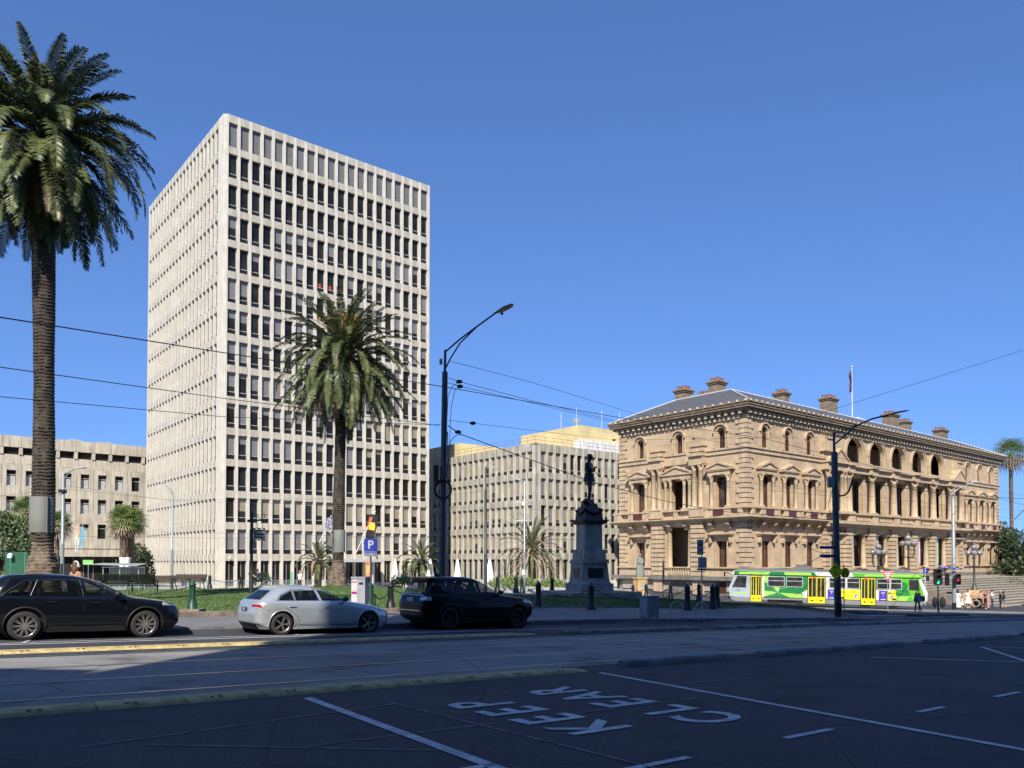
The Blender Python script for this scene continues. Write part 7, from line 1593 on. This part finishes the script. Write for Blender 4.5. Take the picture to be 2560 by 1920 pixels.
wire('long nearly level wire crossing the ground floor of the stone building', [(400, 1330, 60), (1100, 1345, 62), (1600, 1352, 62), (2560, 1362, 78)], .009)
wire('long nearly level wire crossing the lower windows of the tower', [(0, 1338, 60), (600, 1346, 60), (1100, 1342, 62), (1500, 1350, 62)], .008)
wire('thin wire from the left pale lamp pole to the tower corner', [(170, 1215, 52), (430, 1252, 62), (1100, 1268, 64), (1500, 1278, 64)], .008)
wire('thin wire across the tower from the left pale pole to the slim pole', [(0, 1240, 50), (160, 1222, 52), (420, 1250, 62), (1060, 1246, 60), (1208, 1228, 55)], .008)
wire('short thick wire leaving the tall dark tram pole at the left', [(1700, 1310, 60), (1980, 1297, 50), (2085, 1281, 41.6)], .014)
wire('short wire with contact arm at the far right edge', [(2536, 1298, 60), (2580, 1255, 60)], .03)
# ---- small furniture on the plaza: far thing list
g = onG(1285, 70)
o = board('sign_board', 'small white sandwich sign in front of the weathered block railing', 'sign', 1427, 1455, 1466, 1476, 74, whitep, None, [('LA MERSE', .5, 0)], signk, .2)
# ================================================================ PEOPLE AND STATUES (skinned skeletons)
skinm = mat('skin_light', (.50, .30, .21), .6, var=.05); skind = mat('skin_tan', (.33, .19, .12), .6, var=.05)
def cloth(n, c, **k): return mat('cloth_'+n, c, .85, var=.1, scale=6, **k)
def figure(name, label, loc, rot, H, pose, mats, hair=None, cat='person', group=None, obj_mats=None, zoff=0, detail=1, wide=1.0):
    """mats: dict skin, top, legs, shoes, sleeve(bool). pose: dict of joint overrides in metres for a 1.7 m body, x right, -y forward"""
    J = dict(pelvis=(0, 0, .93), waist=(0, 0, 1.08), chest=(0, 0, 1.28), neck=(0, 0, 1.44), skull=(0, -.01, 1.53), head=(0, -.015, 1.62), crown=(0, 0, 1.68))
    for s, n in ((-1, 'l'), (1, 'r')):
        J.update({'sh'+n: (s*.17, 0, 1.38), 'el'+n: (s*.23, .02, 1.12), 'wr'+n: (s*.24, -.03, .88), 'ha'+n: (s*.24, -.05, .80), 'hip'+n: (s*.09, 0, .88), 'kn'+n: (s*.1, -.01, .5), 'an'+n: (s*.1, .02, .09), 'to'+n: (s*.11, -.14, .04)})
    J.update(pose)
    Rr = dict(pelvis=.145, waist=.12, chest=.15, neck=.055, skull=.072, head=.095, crown=.06, sh=.07, el=.044, wr=.028, ha=.03, hip=.095, kn=.06, an=.04, to=.035)
    E_ = [('pelvis', 'waist'), ('waist', 'chest'), ('chest', 'neck'), ('neck', 'skull'), ('skull', 'head'), ('head', 'crown')]
    for n in 'lr': E_ += [('chest', 'sh'+n), ('sh'+n, 'el'+n), ('el'+n, 'wr'+n), ('wr'+n, 'ha'+n), ('pelvis', 'hip'+n), ('hip'+n, 'kn'+n), ('kn'+n, 'an'+n), ('an'+n, 'to'+n)]
    names = list(J); vs = [Vector(J[k]) for k in names]; ed = [(names.index(a), names.index(b)) for a, b in E_]; rad = [Rr.get(k) or Rr[k[:-1]] for k in names]
    for n in 'lr':                                   # five fingers per hand
        w, h = Vector(J['wr'+n]), Vector(J['ha'+n]); d = (h-w).normalized(); q = d.cross(Vector((1, 0, 0))).normalized(); hi = names.index('ha'+n)
        for i in range(5):
            o = h+q*(i-2)*.017*(1 if i < 4 else 1.9); L = (.07, .08, .085, .075, .05)[i]; vs += [o+d*.02, o+d*(.02+L*.6)-q.cross(d)*.01, o+d*(.02+L)-q.cross(d)*.03]; b0 = len(vs)-3; ed += [(hi, b0), (b0, b0+1), (b0+1, b0+2)]; rad += [.011, .009, .008]
    me = bpy.data.meshes.new('tmp'); me.from_pydata([tuple(v) for v in vs], ed, []); ob = bpy.data.objects.new('tmp', me); SC.collection.objects.link(ob)
    md = ob.modifiers.new('s', 'SKIN'); lay = me.skin_vertices[0].data
    for i, r in enumerate(rad): lay[i].radius = (r*wide if r > .05 else r, r*(.85 if r > .09 else 1)); lay[i].use_root = (i == 0)
    ss = ob.modifiers.new('u', 'SUBSURF'); ss.levels = detail; ss.render_levels = detail
    bpy.context.view_layer.update()
    m2 = bpy.data.meshes.new_from_object(ob.evaluated_get(bpy.context.evaluated_depsgraph_get())); bpy.data.objects.remove(ob)
    ml = [mats['skin'], mats['top'], mats['legs'], mats['shoes']]; m2.materials.clear()
    for m in ml: m2.materials.append(m)
    segs = [(Vector(J[a]), Vector(J[b]), a, b) for a, b in E_]
    for p in m2.polygons:
        c = p.center; best = min(segs, key=lambda s: (c-closest(s[0], s[1], c)).length); a, bb = best[2], best[3]; k = 0
        if bb in ('waist', 'chest') or (a == 'chest' and bb != 'neck') or (a == 'chest' and c.z < Vector(J['neck']).z-.03): k = 1
        elif a[:2] == 'sh': k = 1 if (mats.get('sleeve', 1) or (c-Vector(J[a])).length < .14) else 0
        elif a[:2] == 'el' and mats.get('sleeve', 1) == 2: k = 1
        elif a == 'pelvis' : k = 2
        elif a[:3] == 'hip': k = 2
        elif a[:2] == 'kn': k = 2 if not mats.get('shorts') else 0
        elif a[:2] == 'an': k = 3
        p.material_index = k; p.use_smooth = True
    root = thing(name, label, cat, tuple(loc), rot, group); s = H/1.7; root.scale = (s, s, s)
    body = bpy.data.objects.new('body', m2); SC.collection.objects.link(body); body.parent = root
    if detail: 
        hd = Vector(J['head']); fb_ = MB()
        fb_.sphere((hd.x, hd.y-.095, hd.z-.01), .016, 6, 4, 0, (1, 1.2, 1.3)); fb_.build('nose', mats['skin'], body)
        for sx in (-1, 1): e = MB(); e.sphere((hd.x+sx*.033, hd.y-.085, hd.z+.01), .010, 6, 4); e.build('eye', mats.get('eye', mat('eye_dark', (.03, .02, .02), .3)), body); e = MB(); e.sphere((hd.x+sx*.088, hd.y, hd.z), .02, 6, 4, 0, (.5, 1, 1.4)); e.build('ear', mats['skin'], body)
        m_ = MB(); m_.box((hd.x-.022, hd.y-.092, hd.z-.05), (hd.x+.022, hd.y-.075, hd.z-.042)); m_.build('mouth', mats.get('lip', mat('lip', (.3, .1, .08), .5)), body)
    if hair:
        hm, ln = hair; hd = Vector(J['head']); hb = MB(); hb.sphere((hd.x, hd.y+.018, hd.z+.02), .108, 12, 8, 0, (.95, 1.0, 1.02))
        if ln: hb.sphere((hd.x, hd.y+.07, hd.z-.08-ln*.3), .085, 10, 8, 0, (1.15, .6, 1.2+ln*4))
        hb.build('hair', hm, root)
    return root
def closest(a, b, p): d = b-a; t = clamp((p-a).dot(d)/max(d.dot(d), 1e-9), 0, 1); return a+d*t
def skirt(root, m, z0, z1, r0, r1, name='dress', x=0, y=0):
    b = MB(); n = 20; vs = []
    for k in range(7):
        q = k/6; r = lerp(r0, r1, q**.8)
        for j in range(n): a = j*2*math.pi/n; vs.append((x+r*(1+.06*math.sin(a*5)*q)*math.cos(a), y+r*.85*(1+.06*math.sin(a*5)*q)*math.sin(a), lerp(z0, z1, q)))
    b.add(vs, [(k*n+j, k*n+(j+1) % n, (k+1)*n+(j+1) % n, (k+1)*n+j) for k in range(6) for j in range(n)], 0, True); return b.build(name, m, root)
hairb = mat('hair_dark', (.02, .014, .01), .6); hairr = mat('hair_brown', (.13, .05, .02), .6); hairl = mat('hair_blond', (.35, .22, .1), .6)
blkc, whc, navyc, greyc = cloth('black', (.012, .012, .014)), cloth('white', (.72, .71, .68)), cloth('navy', (.03, .04, .08)), cloth('grey', (.2, .2, .21))
pinkc, brownc, bluec, dengc = cloth('pink', (.55, .3, .27)), cloth('maroon', (.07, .02, .025)), cloth('pale_blue', (.5, .55, .65)), cloth('denim', (.12, .16, .22))
shk, shw = cloth('dark_shoe', (.02, .02, .02)), cloth('pale_shoe', (.6, .5, .42))
STAND = {}
WALK = dict(knl=(-.08, -.14, .5), anl=(-.06, -.22, .1), tol=(-.06, -.36, .06), knr=(.09, .02, .5), anr=(.1, .26, .14), tor=(.1, .16, .05), ell=(-.24, .12, 1.14), wrl=(-.22, .14, .9), hal=(-.2, .12, .82), elr=(.24, -.06, 1.13), wrr=(.2, -.2, .94), har=(.18, -.25, .88))
FOLD = dict(ell=(-.26, -.04, 1.13), wrl=(-.02, -.2, 1.16), hal=(.06, -.2, 1.18), elr=(.26, -.04, 1.13), wrr=(.03, -.22, 1.1), har=(-.05, -.22, 1.1))
PUSH = dict(ell=(-.24, -.12, 1.14), wrl=(-.16, -.36, 1.04), hal=(-.14, -.43, 1.03), elr=(.24, -.12, 1.14), wrr=(.16, -.36, 1.04), har=(.14, -.43, 1.03))
def pat(px, Y): return onG(px, Y, .03)
figure('person', 'person walking in black top and dark leggings, silhouetted before the tram front', pat(2293, 57), R(-62), 1.72, WALK, dict(skin=skind, top=blkc, legs=blkc, shoes=shk, sleeve=2), (hairb, .1))
r = figure('person', 'person in long white dress half hidden behind the light grey pole', pat(2393, 74), R(160), 1.72, {}, dict(skin=skind, top=whc, legs=whc, shoes=shw, sleeve=2), (hairb, .05)); skirt(r, whc, 1.0, .12, .16, .26)
r = figure('person', 'small child in a white dress beside the light grey pole', pat(2403, 74), R(60), 1.12, {}, dict(skin=skind, top=whc, legs=skind, shoes=shw), (hairb, .08)); skirt(r, whc, 1.2, .55, .13, .3)
r = figure('person', 'red haired person in a white knee length dress standing alone', pat(2418, 75), R(10), 1.75, dict(wrr=(.2, -.1, .95), har=(.16, -.14, .9)), dict(skin=skinm, top=whc, legs=skinm, shoes=whc, sleeve=0), (hairr, .06)); skirt(r, whc, 1.1, .48, .15, .34)
r = figure('person', 'person in pale pink top with arms folded behind the pram', pat(2451, 76), R(30), 1.68, FOLD, dict(skin=skinm, top=pinkc, legs=blkc, shoes=shk, sleeve=0), (hairr, .1))
figure('person', 'person in maroon trousers pushing the pram', pat(2462, 73.5), R(-75), 1.7, PUSH, dict(skin=skinm, top=brownc, legs=brownc, shoes=shw, sleeve=0), (hairl, .14))
figure('person', 'person in dusty pink outfit behind the one pushing the pram', pat(2469, 76), R(-150), 1.72, {}, dict(skin=skinm, top=pinkc, legs=pinkc, shoes=shw, sleeve=0), (hairl, .16))
figure('person', 'person in pale blue shirt and dark trousers holding something at the chest', pat(2479, 76), R(40), 1.8, dict(ell=(-.26, -.02, 1.14), wrl=(-.1, -.22, 1.2), hal=(-.03, -.24, 1.26)), dict(skin=skinm, top=bluec, legs=navyc, shoes=shk, sleeve=2), (hairb, 0))
r = figure('person', 'person in black with a white cap and folded arms', pat(2499, 76), R(70), 1.74, FOLD, dict(skin=skind, top=blkc, legs=blkc, shoes=shk, sleeve=1), (hairb, 0)); b = MB(); b.sphere((0, 0, 1.67), .11, 10, 6, 0, (1, 1, .6)); b.box((-.06, -.2, 1.65), (.06, -.08, 1.67)); b.build('cap', whc, r)
r = figure('person', 'person in grey jacket and denim shorts with a dark backpack, farthest right', pat(2507, 77.5), R(150), 1.7, dict(knl=(-.1, -.06, .5), anl=(-.13, 0, .1), tol=(-.13, -.14, .05)), dict(skin=skinm, top=greyc, legs=dengc, shoes=shw, sleeve=2, shorts=1), (hairb, .08)); b = MB(); b.sphere((0, .17, 1.2), .17, 10, 8, 0, (.9, .55, 1.3)); b.build('backpack', blkc, r)
# pram
g = pat(2443, 73.5); o = thing('pram', 'black pram with large wheels pushed by the person in maroon trousers', 'pram', tuple(g), R(-165)); b = MB()
b.tube([(-.45, -.22, .15), (.0, -.22, .55), (.5, -.22, 1.02)], .02, 6); b.tube([(-.45, .22, .15), (0, .22, .55), (.5, .22, 1.02), (.5, -.22, 1.02)], .02, 6); b.tube([(.35, -.22, .15), (-.1, -.22, .6)], .02, 6); b.tube([(.35, .22, .15), (-.1, .22, .6)], .02, 6); b.build('frame', galv, o)
b = MB(); b.prism([(-.5, .35), (.2, .3), (.35, .75), (.15, .75), (.05, .5), (-.5, .5)], (0, -.2, 0), X_, Z_, Y_, .4); b.build('seat', blkc, o); b = MB(); vs = []
for k in range(9): a = R(20+k*16); vs += [(.12-.38*math.cos(a)*1.0, -.22, .68+.34*math.sin(a)), (.12-.38*math.cos(a), .22, .68+.34*math.sin(a))]
b.add(vs, [(2*i, 2*i+1, 2*i+3, 2*i+2) for i in range(8)], 0, True); b.build('hood', blkc, o)
for x in (-.42, .36):
    for y in (-.24, .24): b = MB(); b.tube([(x, y-.02, .14), (x, y+.02, .14)], .14, 14); b.build('wheel', tyre, o)
for i, (px, w_) in enumerate([(2336, .55), (2355, .6)]):
    g = onG(px, 77, .03); b = MB(); b.sphere((0, 0, .5), .5, 10, 7, 0, (w_, .45, 1.05)); o = b.build('luggage_bag', blkc, None, tuple(g)); tag(o, 'large black bag on the ground by the balustrade, %s one' % ['left', 'right'][i], 'bag')
# seated person on the green bench, people by the tower
SIT = dict(pelvis=(0, .1, .55), waist=(0, .08, .7), chest=(0, -.02, .92), neck=(0, -.12, 1.06), skull=(0, -.17, 1.13), head=(0, -.2, 1.2), crown=(0, -.19, 1.27), shl=(-.17, -.05, 1.0), shr=(.17, -.05, 1.0), ell=(-.2, -.2, .76), elr=(.2, -.2, .76), wrl=(-.1, -.38, .82), wrr=(.1, -.38, .82), hal=(-.05, -.43, .86), har=(.05, -.43, .86), hipl=(-.09, .05, .52), hipr=(.09, .05, .52), knl=(-.11, -.38, .52), knr=(.12, -.36, .5), anl=(-.1, -.62, .12), anr=(.12, -.6, .12), tol=(-.1, -.76, .08), tor=(.12, -.74, .08))
g = pat(650, 56.5); figure('person', 'person in a navy shirt sitting bent forward on the green bench', g, R(-78), 1.75, SIT, dict(skin=skinm, top=navyc, legs=blkc, shoes=shk), (hairb, 0))
figure('person', 'person in white top and black trousers walking past the tower railing', pat(750, 72), R(-20), 1.75, WALK, dict(skin=skinm, top=whc, legs=blkc, shoes=shk, sleeve=0), (hairl, .05))
figure('person', 'person in white top standing behind the orange banner and dark SUV spoiler', pat(1009, 69), R(170), 1.72, {}, dict(skin=skinm, top=whc, legs=greyc, shoes=shk, sleeve=0), (hairb, .1))
g = pat(190, 24.5); g.z = at(190, 1406, 24.5).z-1.74
r = figure('person', 'person with brown hair and white headphones seen over the nearest car roof', g, R(160), 1.72, {}, dict(skin=skinm, top=cloth('tan', (.35, .2, .12)), legs=navyc, shoes=shk, sleeve=2), (hairr, .14)); b = MB(); b.tube([(.115*math.cos(R(a)), 0, 1.62+.135*math.sin(R(a))) for a in range(0, 181, 15)], .02, 6); b.tube([(-.13, 0, 1.61), (-.09, 0, 1.61)], .045, 10); b.tube([(.09, 0, 1.61), (.13, 0, 1.61)], .045, 10); b.build('headphones', whitep, r)
# statues
bz = dict(skin=brz, top=brz, legs=brz, shoes=brz, sleeve=2, eye=brz, lip=brz)
SP = dict(ell=(-.28, .0, 1.16), wrl=(-.14, -.2, 1.18), hal=(-.08, -.24, 1.22), elr=(.27, .02, 1.14), wrr=(.02, -.2, 1.14), har=(-.05, -.24, 1.16), knl=(-.12, -.1, .52), anl=(-.13, -.02, .12), tol=(-.14, -.18, .1), knr=(.08, .02, .5), head=(.0, -.05, 1.61), crown=(0, -.05, 1.67))
zf = at(1473, 1260, MY).z; r = figure('statue', 'dark bronze standing figure in uniform and cap on top of the tall monument', Vector((g2.x*0+at(1473, 1300, MY).x, MY, zf)), R(60), 3.25, SP, bz, (brz, 0), 'statue', wide=1.18)
b = MB(); b.sphere((0, -.02, 1.69), .09, 12, 6, 0, (1, 1.05, .55)); b.build('cap', brz, r); skirt(r, brz, 1.05, .78, .17, .24, 'coat'); b = MB(); b.tube([(-.55, -.3, 1.22), (.55, -.12, 1.02)], .015, 6); b.build('cane', brz, r)
b = MB(); b.sphere((-.32, -.05, .05), .13, 8, 6, 0, (1.8, 1, .8)); b.box((-.5, -.12, 0), (-.1, .1, .06)); b.build('broken_cannon', brz, r)
cop = mat('verdigris_copper', (.24, .27, .23), .7, col2=(.13, .15, .12), scale=6); cz = dict(skin=cop, top=cop, legs=cop, shoes=cop, sleeve=2, eye=cop, lip=cop)
g = onG(1600, 78); zt_ = at(1600, 1443, 78).z; r = figure('statue', 'grey green robed statue on a sandstone pedestal beside the ornate building', Vector((g.x, 78, zt_-.02)), R(-15), 2.3, dict(ell=(-.25, -.1, 1.1), wrl=(-.1, -.22, 1.05), hal=(-.05, -.24, 1.05), elr=(.25, -.1, 1.1), wrr=(.1, -.22, 1.0), har=(.05, -.24, 1.0)), cz, (cop, .05), 'statue'); skirt(r, cop, 1.4, .05, .2, .33, 'robe')
b = MB(); zb_ = g.z-zt_; b.taper((0, 0), 1.15, 1.15, zb_-.3, 1.0, 1.0, -.15); b.box((-.58, -.58, -.15), (.58, .58, 0)); o = thing('pedestal', 'square golden sandstone pedestal carrying the grey green robed statue', 'pedestal', (g.x, 78, zt_), R(20)); b.build('pedestal_block', MATS['golden_sandstone'], o); b = MB(); b.box((-.3, -.56, zb_*.45), (.3, -.53, zb_*.3)); b.build('plaque', signg, o)
# birds on the wires
for i, (x, y, Y) in enumerate([(2549, 1135, 80)]): pass
